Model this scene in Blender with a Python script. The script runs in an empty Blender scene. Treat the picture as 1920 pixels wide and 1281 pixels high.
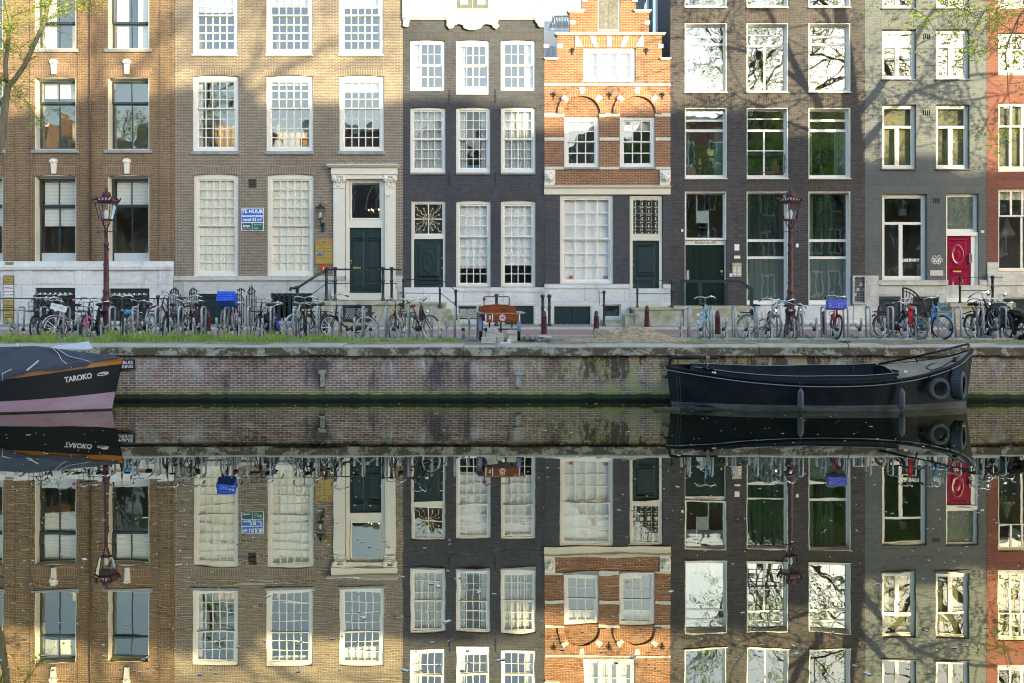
import bpy, math, random
from mathutils import Vector, Matrix
D = bpy.data
SC = bpy.context.scene
COL = SC.collection
R = math.radians
# ------------------------------------------------------------------ camera
F = 2016.0                    # focal length in photo pixels (photo 1920 wide)
CZ, HY, CX = 2.85, 547.0, 960.0
cam = D.cameras.new('camera'); camo = D.objects.new('camera', cam); COL.objects.link(camo)
camo.location = (0, 0, CZ); camo.rotation_euler = (R(90), 0, 0)
cam.sensor_width = 36; cam.lens = 36*F/1920; cam.shift_y = -(640.5-HY)/1920
cam.clip_start = .05; cam.clip_end = 2000
SC.camera = camo
# ------------------------------------------------------------------ sky, sun, exposure
SUN_EL, SUN_AZ = 8.5, 38.0     # azimuth: degrees right of straight behind the camera
w = D.worlds.new('World'); SC.world = w; w.use_nodes = True
nt = w.node_tree; bg = nt.nodes['Background']
sky = nt.nodes.new('ShaderNodeTexSky'); sky.sky_type = 'NISHITA'; sky.sun_disc = False
sky.sun_elevation = R(SUN_EL); sky.sun_rotation = R(180-SUN_AZ)
sky.air_density = 1.0; sky.dust_density = 1.2; sky.ozone_density = 1.0; sky.altitude = 0
wb = nt.nodes.new('ShaderNodeMix'); wb.data_type = 'RGBA'; wb.blend_type = 'MULTIPLY'; wb.inputs[0].default_value = 1; wb.inputs[7].default_value = (.96, 1.0, 1.07, 1)   # camera white balance
nt.links.new(sky.outputs[0], wb.inputs[6]); nt.links.new(wb.outputs[2], bg.inputs[0]); bg.inputs[1].default_value = 0.15
sl = D.lights.new('sun', 'SUN'); slo = D.objects.new('sun', sl); COL.objects.link(slo)
sl.energy = 2.8; sl.angle = R(.5); sl.color = (1, .82, .47)
a = R(SUN_AZ); e = R(SUN_EL)
SDIR = Vector((math.sin(a)*math.cos(e), -math.cos(a)*math.cos(e), math.sin(e)))   # towards the sun
slo.rotation_euler = SDIR.to_track_quat('Z', 'Y').to_euler(); slo.location = (30, -40, 30)
SC.view_settings.view_transform = 'Standard'; SC.view_settings.look = 'None'
SC.view_settings.exposure = 2.15; SC.view_settings.gamma = 1
SC.cycles.use_denoising = True; SC.cycles.filter_width = 1.1
SC.cycles.max_bounces = 8; SC.cycles.transparent_max_bounces = 12
SC.cycles.caustics_reflective = False; SC.cycles.caustics_refractive = False
SC.cycles.sample_clamp_indirect = 8

# ------------------------------------------------------------------ helpers
FY = F/52.0                    # the row of facades stands here
def X(px, y=FY): return (px-CX)*y/F
def Z(py, y=FY): return CZ+(HY-py)*y/F
ORG = {}
def link(o, name):
    o.name = name; COL.objects.link(o); return o
def thing(name, label, cat, loc=(0, 0, 0), rz=0, group=None, local=False):
    o = D.objects.new(name, None); COL.objects.link(o); o.empty_display_size = .3
    o.location = loc; o.rotation_euler = (0, 0, rz)
    o['label'] = label; o['category'] = cat
    if group: o['group'] = group
    ORG[o.name] = Vector((0, 0, 0)) if local else Vector(loc)
    return o
def tag(o, label, cat, group=None):
    o['label'] = label; o['category'] = cat
    if group: o['group'] = group
    return o
def frame3(d):
    d = d.normalized(); up = Vector((0, 0, 1)) if abs(d.z) < .95 else Vector((1, 0, 0))
    u = d.cross(up).normalized(); return u, d.cross(u).normalized()
class MB:
    def __init__(s): s.v = []; s.f = []; s.m = []; s.sm = []
    def add(s, vs, fs, m=0, sm=False):
        n = len(s.v); s.v += [tuple(v) for v in vs]
        s.f += [tuple(i+n for i in f) for f in fs]; s.m += [m]*len(fs); s.sm += [sm]*len(fs)
    def box(s, x0, x1, y0, y1, z0, z1, m=0):
        if x0 > x1: x0, x1 = x1, x0
        if y0 > y1: y0, y1 = y1, y0
        if z0 > z1: z0, z1 = z1, z0
        s.add([(x0,y0,z0),(x1,y0,z0),(x1,y1,z0),(x0,y1,z0),(x0,y0,z1),(x1,y0,z1),(x1,y1,z1),(x0,y1,z1)],
              [(3,2,1,0),(4,5,6,7),(0,1,5,4),(2,3,7,6),(1,2,6,5),(3,0,4,7)], m)
    def obox(s, c, sx, sy, sz, rz=0, ry=0, rx=0, m=0):
        M = Matrix.Translation(c) @ Matrix.Rotation(rz, 4, 'Z') @ Matrix.Rotation(ry, 4, 'Y') @ Matrix.Rotation(rx, 4, 'X')
        vs = [M @ Vector((a*sx/2, b*sy/2, d*sz/2)) for d in (-1, 1) for a, b in ((-1,-1),(1,-1),(1,1),(-1,1))]
        s.add(vs, [(3,2,1,0),(4,5,6,7),(0,1,5,4),(2,3,7,6),(1,2,6,5),(3,0,4,7)], m)
    def prism(s, pts, y0, y1, m=0, sm=False):        # polygon in x-z, swept along y
        n = len(pts)
        vs = [(p[0], y0, p[1]) for p in pts]+[(p[0], y1, p[1]) for p in pts]
        s.add(vs, [tuple(range(n)), tuple(range(2*n-1, n-1, -1))], m)
        k = len(s.v)-2*n
        for i in range(n):
            j = (i+1) % n; s.f.append((k+j, k+i, k+n+i, k+n+j)); s.m.append(m); s.sm.append(sm)
    def prismx(s, pts, x0, x1, m=0):                 # polygon in y-z, swept along x
        n = len(pts)
        vs = [(x0, p[0], p[1]) for p in pts]+[(x1, p[0], p[1]) for p in pts]
        s.add(vs, [tuple(range(n)), tuple(range(2*n-1, n-1, -1))]+[((i+1) % n, i, n+i, n+(i+1) % n) for i in range(n)], m)
    def tube(s, pts, r, n=8, m=0, closed=False, cap=True):
        pts = [Vector(p) for p in pts]; k = len(pts)
        rs = r if isinstance(r, (list, tuple)) else [r]*k
        base = len(s.v); u = None
        for i, p in enumerate(pts):
            if closed: d = pts[(i+1) % k]-pts[i-1]
            else: d = pts[min(i+1, k-1)]-pts[max(i-1, 0)]
            if d.length < 1e-7: d = Vector((0, 0, 1))
            d.normalize()
            if u is None: u, _ = frame3(d)
            u = (u-d*u.dot(d))
            if u.length < 1e-5: u, _ = frame3(d)
            u.normalize(); vv = d.cross(u)
            for j in range(n):
                t = 2*math.pi*j/n; s.v.append(tuple(p+(u*math.cos(t)+vv*math.sin(t))*rs[i]))
        for i in range(k if closed else k-1):
            a0 = base+i*n; b0 = base+((i+1) % k)*n
            for j in range(n):
                j2 = (j+1) % n; s.f.append((a0+j, a0+j2, b0+j2, b0+j)); s.m.append(m); s.sm.append(n > 4)
        if cap and not closed:
            s.f.append(tuple(base+j for j in range(n-1, -1, -1))); s.m.append(m); s.sm.append(False)
            s.f.append(tuple(base+(k-1)*n+j for j in range(n))); s.m.append(m); s.sm.append(False)
    def lathe(s, prof, c=(0, 0, 0), n=16, m=0, axis='z', rot=0, sm=True):
        base = len(s.v)
        for r, h in prof:
            for j in range(n):
                t = 2*math.pi*j/n+rot; a_, b_ = r*math.cos(t), r*math.sin(t)
                if axis == 'z': p = (c[0]+a_, c[1]+b_, c[2]+h)
                elif axis == 'y': p = (c[0]+a_, c[1]+h, c[2]+b_)
                else: p = (c[0]+h, c[1]+a_, c[2]+b_)
                s.v.append(p)
        for i in range(len(prof)-1):
            for j in range(n):
                j2 = (j+1) % n; a0 = base+i*n; b0 = a0+n
                s.f.append((a0+j, a0+j2, b0+j2, b0+j)); s.m.append(m); s.sm.append(sm)
        s.f.append(tuple(base+j for j in range(n-1, -1, -1))); s.m.append(m); s.sm.append(False)
        b0 = base+(len(prof)-1)*n; s.f.append(tuple(b0+j for j in range(n))); s.m.append(m); s.sm.append(False)
    def ball(s, c, r, n=10, m=0, sq=(1, 1, 1)):
        k = n//2; base = len(s.v)
        for i in range(1, k):
            t = math.pi*i/k
            for j in range(n):
                u = 2*math.pi*j/n
                s.v.append((c[0]+r*sq[0]*math.sin(t)*math.cos(u), c[1]+r*sq[1]*math.sin(t)*math.sin(u), c[2]+r*sq[2]*math.cos(t)))
        top = len(s.v); s.v.append((c[0], c[1], c[2]+r*sq[2])); s.v.append((c[0], c[1], c[2]-r*sq[2]))
        for i in range(k-2):
            for j in range(n):
                j2 = (j+1) % n; a0 = base+i*n; b0 = a0+n
                s.f.append((a0+j, b0+j, b0+j2, a0+j2)); s.m.append(m); s.sm.append(True)
        for j in range(n):
            j2 = (j+1) % n
            s.f.append((top, base+j, base+j2)); s.f.append((top+1, base+(k-2)*n+j2, base+(k-2)*n+j)); s.m += [m, m]; s.sm += [True, True]
    def torus(s, c, Rr, r, axis='y', n=32, k=8, m=0, wide=1.0):
        pts = []
        base = len(s.v)
        for i in range(n):
            t = 2*math.pi*i/n
            for j in range(k):
                q = 2*math.pi*j/k; rr = Rr+r*math.cos(q); h = r*wide*math.sin(q)
                a_, b_ = rr*math.cos(t), rr*math.sin(t)
                p = (a_, h, b_) if axis == 'y' else ((a_, b_, h) if axis == 'z' else (h, a_, b_))
                s.v.append((c[0]+p[0], c[1]+p[1], c[2]+p[2]))
        for i in range(n):
            for j in range(k):
                a0 = base+i*n*0+i*k; b0 = base+((i+1) % n)*k; j2 = (j+1) % k
                s.f.append((a0+j, b0+j, b0+j2, a0+j2)); s.m.append(m); s.sm.append(True)
    def xf(s, M, start=0):
        for i in range(start, len(s.v)): s.v[i] = tuple(M @ Vector(s.v[i]))
    def build(s, name, mats, parent=None, kind=None):
        if not isinstance(mats, (list, tuple)): mats = [mats]
        o0 = ORG[parent.name] if parent else Vector((0, 0, 0))
        me = D.meshes.new(name)
        me.from_pydata([(v[0]-o0.x, v[1]-o0.y, v[2]-o0.z) for v in s.v], [], s.f)
        for mt in mats: me.materials.append(mt)
        if len(mats) > 1: me.polygons.foreach_set('material_index', s.m)
        me.polygons.foreach_set('use_smooth', s.sm)
        me.update()
        o = D.objects.new(name, me); COL.objects.link(o)
        if parent: o.parent = parent
        ORG[o.name] = o0
        if kind: o['kind'] = kind
        return o
def textobj(name, body, size, loc, mat, parent, rot=(R(90), 0, 0), align='CENTER', sx=1.0, ext=.002, bold=.0, shear=0, dz=0):
    cu = D.curves.new('txt', 'FONT'); cu.body = body; cu.size = size; cu.align_x = align; cu.align_y = 'CENTER'
    cu.extrude = ext; cu.offset = bold; cu.shear = shear; cu.resolution_u = 3
    to = D.objects.new('txt', cu); COL.objects.link(to)
    dg = bpy.context.evaluated_depsgraph_get(); dg.update()
    me = D.meshes.new_from_object(to.evaluated_get(dg)); D.objects.remove(to)
    M = Matrix.Translation(loc) @ Matrix.Rotation(rot[2], 4, 'Z') @ Matrix.Rotation(rot[1], 4, 'Y') @ Matrix.Rotation(rot[0], 4, 'X') @ Matrix.Diagonal((sx, 1, 1, 1))
    me.transform(Matrix.Translation(-ORG[parent.name]) @ M)
    me.materials.clear(); me.materials.append(mat)
    o = D.objects.new(name, me); COL.objects.link(o); o.parent = parent; ORG[o.name] = ORG[parent.name]
    return o
def dup(root, loc, rz=0, label=None, sc=None):
    r = root.copy(); COL.objects.link(r); r.location = loc; r.rotation_euler = (0, 0, rz)
    if label: r['label'] = label
    for ch in list(root.children):
        c = ch.copy(); COL.objects.link(c); c.parent = r
        for g in list(ch.children):
            d = g.copy(); COL.objects.link(d); d.parent = c
    return r

# ------------------------------------------------------------------ materials
def mat(name, col, rough=.6, metal=0., spec=.5, noise=0., nscale=6., bump=0., bscale=30., coat=0., col2=None, stretch=None):
    m = D.materials.new(name); m.use_nodes = True; t = m.node_tree; b = t.nodes['Principled BSDF']
    b.inputs['Base Color'].default_value = (*col, 1); b.inputs['Roughness'].default_value = rough
    b.inputs['Metallic'].default_value = metal; b.inputs['Specular IOR Level'].default_value = spec
    if coat: b.inputs['Coat Weight'].default_value = coat; b.inputs['Coat Roughness'].default_value = .1
    if noise or bump:
        g = t.nodes.new('ShaderNodeNewGeometry'); mp = t.nodes.new('ShaderNodeMapping')
        t.links.new(g.outputs['Position'], mp.inputs[0])
        if stretch: mp.inputs['Scale'].default_value = stretch
    if noise:
        n = t.nodes.new('ShaderNodeTexNoise'); n.inputs['Scale'].default_value = nscale; n.inputs['Detail'].default_value = 6
        n.inputs['Roughness'].default_value = .65
        t.links.new(mp.outputs[0], n.inputs['Vector'])
        r = t.nodes.new('ShaderNodeValToRGB'); c2 = col2 or tuple(c*(1-noise) for c in col)
        r.color_ramp.elements[0].position = .35; r.color_ramp.elements[1].position = .65
        r.color_ramp.elements[0].color = (*c2, 1); r.color_ramp.elements[1].color = (*col, 1)
        t.links.new(n.outputs[0], r.inputs[0]); t.links.new(r.outputs[0], b.inputs['Base Color'])
        q = t.nodes.new('ShaderNodeMapRange'); q.inputs[3].default_value = rough*.85; q.inputs[4].default_value = min(1, rough*1.15)
        t.links.new(n.outputs[0], q.inputs[0]); t.links.new(q.outputs[0], b.inputs['Roughness'])
    if bump:
        n = t.nodes.new('ShaderNodeTexNoise'); n.inputs['Scale'].default_value = bscale; n.inputs['Detail'].default_value = 4
        t.links.new(mp.outputs[0], n.inputs['Vector'])
        bp = t.nodes.new('ShaderNodeBump'); bp.inputs['Strength'].default_value = bump; bp.inputs['Distance'].default_value = .02
        t.links.new(n.outputs[0], bp.inputs['Height']); t.links.new(bp.outputs[0], b.inputs['Normal'])
    return m
def mixrgb(t, a_, b_, fac, mode='MIX'):
    n = t.nodes.new('ShaderNodeMix'); n.data_type = 'RGBA'; n.blend_type = mode
    for src, i in ((fac, 0), (a_, 6), (b_, 7)):
        if hasattr(src, 'links') or hasattr(src, 'is_linked'): t.links.new(src, n.inputs[i])
        elif isinstance(src, (int, float)): n.inputs[i].default_value = src
        else: n.inputs[i].default_value = (*src, 1)
    return n.outputs[2]
def noise_fac(t, vec, scale, lo, hi, detail=5, sc=None, rough=.6):
    if sc:
        mp = t.nodes.new('ShaderNodeMapping'); mp.inputs['Scale'].default_value = sc; t.links.new(vec, mp.inputs[0]); vec = mp.outputs[0]
    n = t.nodes.new('ShaderNodeTexNoise'); n.inputs['Scale'].default_value = scale; n.inputs['Detail'].default_value = detail
    n.inputs['Roughness'].default_value = rough
    t.links.new(vec, n.inputs['Vector'])
    q = t.nodes.new('ShaderNodeMapRange'); q.clamp = True; q.inputs[1].default_value = lo; q.inputs[2].default_value = hi
    t.links.new(n.outputs[0], q.inputs[0]); return q.outputs[0]
def ramp_fac(t, val, a0, a1, clamp=True):
    q = t.nodes.new('ShaderNodeMapRange'); q.clamp = True; q.inputs[1].default_value = a0; q.inputs[2].default_value = a1
    t.links.new(val, q.inputs[0]); return q.outputs[0]
def mth(t, op, a_, b_=0.0):
    n = t.nodes.new('ShaderNodeMath'); n.operation = op
    for v, i in ((a_, 0), (b_, 1)):
        if isinstance(v, (int, float)): n.inputs[i].default_value = v
        else: t.links.new(v, n.inputs[i])
    return n.outputs[0]
def brick(name, c1, c2, mortar, bw=.21, rh=.0605, ms=.007, soldier=False, bump=.35, vary=.35, bias=0., rough=.8, offset=.5, stain=0., stain_col=(.1,.1,.1), extra=None):
    m = D.materials.new(name); m.use_nodes = True; t = m.node_tree; b = t.nodes['Principled BSDF']
    g = t.nodes.new('ShaderNodeNewGeometry'); s = t.nodes.new('ShaderNodeSeparateXYZ'); t.links.new(g.outputs['Position'], s.inputs[0])
    h = mth(t, 'ADD', s.outputs[0], s.outputs[1]); c = t.nodes.new('ShaderNodeCombineXYZ')
    if soldier: t.links.new(s.outputs[2], c.inputs[0]); t.links.new(h, c.inputs[1])
    else: t.links.new(h, c.inputs[0]); t.links.new(s.outputs[2], c.inputs[1])
    k = t.nodes.new('ShaderNodeTexBrick'); t.links.new(c.outputs[0], k.inputs[0])
    k.inputs['Color1'].default_value = (*c1, 1); k.inputs['Color2'].default_value = (*c2, 1); k.inputs['Mortar'].default_value = (*mortar, 1)
    k.inputs['Scale'].default_value = 1; k.inputs['Mortar Size'].default_value = ms; k.inputs['Mortar Smooth'].default_value = .25
    k.inputs['Bias'].default_value = bias; k.inputs['Brick Width'].default_value = bw; k.inputs['Row Height'].default_value = rh; k.offset = offset
    if soldier: k.offset = 0; k.inputs['Brick Width'].default_value = .23
    col = k.outputs[0]; pos = g.outputs['Position']
    n1 = noise_fac(t, pos, .55, .3, .7); n2 = noise_fac(t, pos, 5., .3, .7, sc=(1, 1, 2.2)); n3 = noise_fac(t, pos, 24., .3, .7, sc=(.5, .5, 2))
    v = mth(t, 'ADD', mth(t, 'MULTIPLY', n1, .35), mth(t, 'ADD', mth(t, 'MULTIPLY', n2, .35), mth(t, 'MULTIPLY', n3, .3)))
    v = mth(t, 'ADD', mth(t, 'MULTIPLY', v, vary*1.6), 1-vary*.8)
    cb = t.nodes.new('ShaderNodeCombineXYZ')
    for i in range(3): t.links.new(v, cb.inputs[i])
    col = mixrgb(t, col, cb.outputs[0], 1.0, 'MULTIPLY')
    if stain:
        f = noise_fac(t, pos, 1.6, .56, .75, sc=(1.4, 1.4, .35)); col = mixrgb(t, col, stain_col, mth(t, 'MULTIPLY', f, stain))
    if extra: col = extra(t, col, s, pos, k)
    t.links.new(col, b.inputs['Base Color']); b.inputs['Roughness'].default_value = rough; b.inputs['Specular IOR Level'].default_value = .25
    bp = t.nodes.new('ShaderNodeBump'); bp.inputs['Strength'].default_value = bump; bp.inputs['Distance'].default_value = .006; bp.invert = True
    hh = mth(t, 'ADD', k.outputs[1], mth(t, 'MULTIPLY', n3, .4))
    t.links.new(hh, bp.inputs['Height']); t.links.new(bp.outputs[0], b.inputs['Normal'])
    return m
def glass(name, tint=(.96,.98,.97), ior=2.1, wav=.06):
    m = D.materials.new(name); m.use_nodes = True; t = m.node_tree; t.nodes.remove(t.nodes['Principled BSDF'])
    out = t.nodes['Material Output']; tr = t.nodes.new('ShaderNodeBsdfTransparent'); tr.inputs[0].default_value = (*tint, 1)
    gl = t.nodes.new('ShaderNodeBsdfGlossy'); gl.inputs['Roughness'].default_value = .015; gl.inputs[0].default_value = (.95, .97, 1, 1)
    lw = t.nodes.new('ShaderNodeLayerWeight'); lw.inputs[0].default_value = .5
    f0 = ((ior-1)/(ior+1))**2; fr_ = t.nodes.new('ShaderNodeMath'); fr_.operation = 'POWER'; t.links.new(lw.outputs['Facing'], fr_.inputs[0]); fr_.inputs[1].default_value = 4
    fr = t.nodes.new('ShaderNodeMapRange'); t.links.new(fr_.outputs[0], fr.inputs[0]); fr.inputs[3].default_value = f0; fr.inputs[4].default_value = 1
    g = t.nodes.new('ShaderNodeNewGeometry'); n = t.nodes.new('ShaderNodeTexNoise'); n.inputs['Scale'].default_value = 1.7; n.inputs['Detail'].default_value = 1
    t.links.new(g.outputs['Position'], n.inputs['Vector']); bp = t.nodes.new('ShaderNodeBump'); bp.inputs['Strength'].default_value = wav; bp.inputs['Distance'].default_value = .05
    t.links.new(n.outputs[0], bp.inputs['Height']); t.links.new(bp.outputs[0], gl.inputs['Normal'])
    mx = t.nodes.new('ShaderNodeMixShader'); t.links.new(fr.outputs[0], mx.inputs[0]); t.links.new(tr.outputs[0], mx.inputs[1]); t.links.new(gl.outputs[0], mx.inputs[2])
    t.links.new(mx.outputs[0], out.inputs[0]); return m
def stripes(name, c1, c2, scale, axis='Z', rough=.7, transl=0):
    m = D.materials.new(name); m.use_nodes = True; t = m.node_tree; b = t.nodes['Principled BSDF']
    g = t.nodes.new('ShaderNodeNewGeometry'); wv = t.nodes.new('ShaderNodeTexWave'); wv.bands_direction = axis
    wv.inputs['Scale'].default_value = scale; wv.inputs['Distortion'].default_value = .3 if axis == 'X' else 0
    t.links.new(g.outputs['Position'], wv.inputs['Vector']); t.links.new(mixrgb(t, c1, c2, wv.outputs[1]), b.inputs['Base Color'])
    b.inputs['Roughness'].default_value = rough; return m

W = mat('white_paint', (.80,.80,.77), .35, noise=.05, nscale=3)
CREAM = mat('cream_paint', (.72,.69,.58), .4, noise=.06, nscale=3)
CREAM2 = mat('ivory_paint', (.78,.76,.68), .4, noise=.05, nscale=3)
DGREEN = mat('dark_green_paint', (.018,.042,.047), .5, noise=.2, spec=.3)
BGREEN = mat('blue_green_paint', (.03,.05,.058), .35, noise=.2)
DBLUE = mat('slate_blue_paint', (.045,.07,.10), .35, noise=.15)
GLASS = glass('window_glass', ior=2.5); GLASSC = glass('clear_window_glass', (.98,.99,.98), 1.7, .05); GLASS2 = glass('modern_window_glass', (.80,.90,.86), 2.8, .02); GLASSD = glass('tree_reflecting_glass', (.8,.9,.85), 4.0, .04); GLASSB = glass('bright_window_glass', (.8,.9,.85), 3.2, .05)
LGLASS = glass('lantern_glass', (.95,.95,.93), 1.7, .02)
SILL = mat('bluestone_sill', (.33,.35,.37), .7, noise=.3, nscale=4)
MOSS = mat('mossy_stone', (.50,.49,.44), .9, noise=.6, nscale=3.0, col2=(.27,.28,.16), bump=.3)
IRON = mat('dark_green_iron', (.02,.035,.038), .4, noise=.2)
BLACK = mat('black_iron', (.015,.016,.018), .45, noise=.2)
ROOM = mat('room_plaster', (.55,.52,.42), .9, noise=.15, nscale=1); ROOMD = mat('dark_room', (.24,.25,.21), .9, noise=.2, nscale=1)
ROOMO = mat('ochre_room', (.45,.30,.13), .9, noise=.2, nscale=1)
FLOORW = mat('interior_floor', (.22,.15,.09), .6)
CURT = stripes('white_curtain', (.86,.86,.81), (.70,.70,.65), 3.4, 'X'); SHEER = stripes('sheer_curtain', (.74,.75,.72), (.50,.51,.49), 2.9, 'X')
GREENC = stripes('green_curtain', (.13,.18,.14), (.05,.08,.06), 1.7, 'X'); PALEC = stripes('pale_green_curtain', (.42,.50,.40), (.25,.31,.24), 3.2, 'X')
BLIND = stripes('slatted_blind', (.85,.87,.85), (.60,.63,.62), 6.2, 'Z'); BLINDW = mat('roller_blind', (.86,.88,.88), .7, noise=.05)
BLINDC = mat('cream_roller_blind', (.74,.73,.63), .7, noise=.06); FROST = mat('frosted_film', (.50,.55,.58), .5)
GOLD = mat('brass', (.55,.42,.13), .35, metal=.6, noise=.15); GALV = mat('galvanised_steel', (.50,.54,.58), .5, metal=.15, noise=.3, nscale=9)
RUBBER = mat('black_rubber', (.018,.018,.019), .7); CHROME = mat('chrome', (.62,.63,.65), .22, metal=.9)
MAROON = mat('maroon_paint', (.060,.011,.018), .4, noise=.35, nscale=14, spec=.4, col2=(.085,.028,.035))
ROOFT = mat('roof_tiles', (.10,.055,.045), .8, noise=.4); LEAD = mat('lead_roof', (.16,.17,.18), .6, noise=.3)
STONE = brick('grey_limestone', (.56,.57,.56), (.48,.49,.48), (.24,.24,.23), bw=1.25, rh=.46, ms=.005, vary=.4, stain=.6, stain_col=(.22,.22,.21), bump=.3)
STONE2 = brick('pale_limestone', (.72,.73,.74), (.64,.65,.66), (.30,.31,.31), bw=1.45, rh=.62, ms=.005, vary=.32, stain=.6, stain_col=(.33,.35,.36), bump=.3)
H1B = brick('brown_brick', (.185,.122,.078), (.132,.086,.058), (.35,.28,.18), vary=.55, stain=.35, stain_col=(.07,.05,.04))
H1S = brick('brown_brick_arch', (.22,.135,.088), (.165,.098,.068), (.38,.30,.21), soldier=True)
H2B = brick('taupe_brick', (.205,.170,.135), (.155,.128,.105), (.43,.385,.30), rh=.056, vary=.42, stain=.3, stain_col=(.10,.085,.07))
H2S = brick('taupe_brick_arch', (.225,.185,.145), (.175,.14,.113), (.45,.40,.31), soldier=True)
H3B = brick('charcoal_painted_brick', (.072,.077,.089), (.058,.062,.074), (.040,.043,.052), vary=.6, stain=.35, stain_col=(.11,.11,.11), rough=.6, bump=.6)
H3S = brick('charcoal_painted_arch', (.068,.071,.079), (.055,.057,.066), (.045,.045,.048), soldier=True, rough=.6)
H4B = brick('orange_brick', (.28,.122,.062), (.19,.08,.046), (.42,.34,.24), vary=.6, stain=.4, stain_col=(.30,.25,.2))
H4S = brick('orange_brick_arch', (.33,.145,.072), (.26,.115,.060), (.55,.40,.28), soldier=True)
H4L = brick('blue_black_brick', (.070,.075,.087), (.053,.057,.069), (.095,.098,.106), vary=.4)
H5B = brick('dark_brown_brick', (.072,.069,.072), (.048,.046,.050), (.10,.092,.09), vary=.7, stain=.4, stain_col=(.10,.095,.09))
H5S = brick('dark_brown_brick_arch', (.082,.070,.066), (.058,.050,.048), (.12,.11,.105), soldier=True)
H6B = brick('grey_painted_brick', (.112,.133,.145), (.102,.121,.133), (.082,.096,.106), vary=.4, stain=.3, stain_col=(.17,.18,.18), rough=.6)
H6S = brick('grey_painted_arch', (.13,.145,.152), (.115,.128,.136), (.09,.10,.105), soldier=True, vary=.15, rough=.6)
H7B = brick('red_painted_brick', (.215,.095,.075), (.185,.082,.066), (.14,.062,.05), vary=.4, stain=.3, stain_col=(.12,.05,.04))
H7S = brick('red_painted_arch', (.225,.10,.078), (.195,.087,.069), (.28,.08,.06), soldier=True, vary=.2)
# ------------------------------------------------------------------ house builders
GZ = 1.68                    # street level at the facades
def wall(h, m, x0, x1, y0, y1, ops, dep=.36, name='wall', yf=0., extra=None):
    """front wall between photo columns x0..x1 and rows y0..y1 with openings (px x0,x1,y0,y1[,arch px])"""
    b = MB(); Y0, Y1 = FY+yf, FY+dep
    xs = sorted({x0, x1, *[c for o in ops for c in o[:2] if x0 < c < x1]})
    ys = sorted({y0, y1, *[c for o in ops for c in o[2:4] if y0 < c < y1]})
    ins = lambda x, y: any(o[0] <= x <= o[1] and o[2] <= y <= o[3] for o in ops)
    for j in range(len(ys)-1):
        i = 0
        while i < len(xs)-1:
            if ins((xs[i]+xs[i+1])/2, (ys[j]+ys[j+1])/2): i += 1; continue
            k = i
            while k < len(xs)-2 and not ins((xs[k+1]+xs[k+2])/2, (ys[j]+ys[j+1])/2): k += 1
            xa, xb, za, zb = X(xs[i]), X(xs[k+1]), Z(ys[j+1]), Z(ys[j])
            b.add([(xa,Y0,za),(xb,Y0,za),(xb,Y0,zb),(xa,Y0,zb)], [(0,1,2,3)]); i = k+1
    for o in ops:
        xa, xb, za, zb = X(max(o[0], x0)), X(min(o[1], x1)), Z(min(o[3], y1)), Z(max(o[2], y0))
        P = [(xa,za),(xb,za),(xb,zb),(xa,zb)]
        for q in range(4):
            if (q == 2 and o[2] < y0) or (q == 0 and o[3] > y1): continue
            p, r = P[q], P[(q+1) % 4]
            b.add([(p[0],Y0,p[1]),(p[0],Y1,p[1]),(r[0],Y1,r[1]),(r[0],Y0,r[1])], [(0,1,2,3)])
        if len(o) > 4:
            n = 8; rise = o[4]*FY/F; w_ = xb-xa
            for side in (0, 1):
                pts = [(xa if side == 0 else xb, zb)]
                for i in range(n+1):
                    u = i/n*.5; u = u if side == 0 else 1-u
                    pts.append((xa+w_*u, zb-rise*(2*u-1)**2))
                if side == 1: pts = [pts[0]]+pts[1:]
                pts = [p for i, p in enumerate(pts) if i == 0 or abs(p[0]-pts[i-1][0])+abs(p[1]-pts[i-1][1]) > 1e-5]
                b.prism(pts if side else pts[::-1], Y0, Y0+.16)
    # closing rim (outer edge, thickness)
    xa, xb, za, zb = X(x0), X(x1), Z(y1), Z(y0)
    for p, r in (((xa,za),(xa,zb)), ((xb,zb),(xb,za)))+((((xa,zb),(xb,zb)),) if not any(o[2] < y0 for o in ops) else ((((xa,zb),(X(1093.9),zb))), ((X(1192.1),zb),(xb,zb)))) + (() if any(o[3] > y1 for o in ops) else (((xb,za),(xa,za)),)):
        b.add([(p[0],Y0,p[1]),(p[0],Y1,p[1]),(r[0],Y1,r[1]),(r[0],Y0,r[1])], [(0,1,2,3)])
    if extra: extra(b)
    return b.build(name, m, h)
def house(name, label, x0, x1, top, m, depth=11., ridge=None, floors=(), room=None, back=4.5, cat='house', roofm=None):
    xa, xb = X(x0)+.012, X(x1)-.012; zt = Z(top)
    h = thing(name, label, cat, ((xa+xb)/2, FY, GZ), group='canal houses along the far quay')
    b = MB(); y0 = FY+.36; y1 = FY+depth
    b.box(xa, xa+.28, y0, y1-.28, GZ-.6, zt-.3); b.box(xb-.28, xb, y0, y1-.28, GZ-.6, zt-.3); b.box(xa, xb, y1-.28, y1, GZ-.6, zt-.3)
    b.build('side_wall', m, h)
    r = MB(); zr = zt-.3
    if ridge is None: r.box(xa, xb, y0+.002, y1, zr+.002, zr+.2)
    else:
        zz = Z(ridge); xm = (xa+xb)/2
        r.prism([(xa-.0, zr+.003), (xb, zr+.003), (xm, zz)], y0+.002, y1)
    r.build('roof', roofm or LEAD, h)
    i = MB(); yb = FY+back
    i.box(xa+.29, xb-.29, yb, yb+.1, GZ-.5, zt-.4, 0)
    for f_ in floors: i.box(xa+.29, xb-.29, y0+.05, yb-.002, Z(f_)-.14, Z(f_), 1)
    i.build('interior', [room or ROOM, FLOORW], h)
    return h
_rng = random.Random(5)
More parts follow.
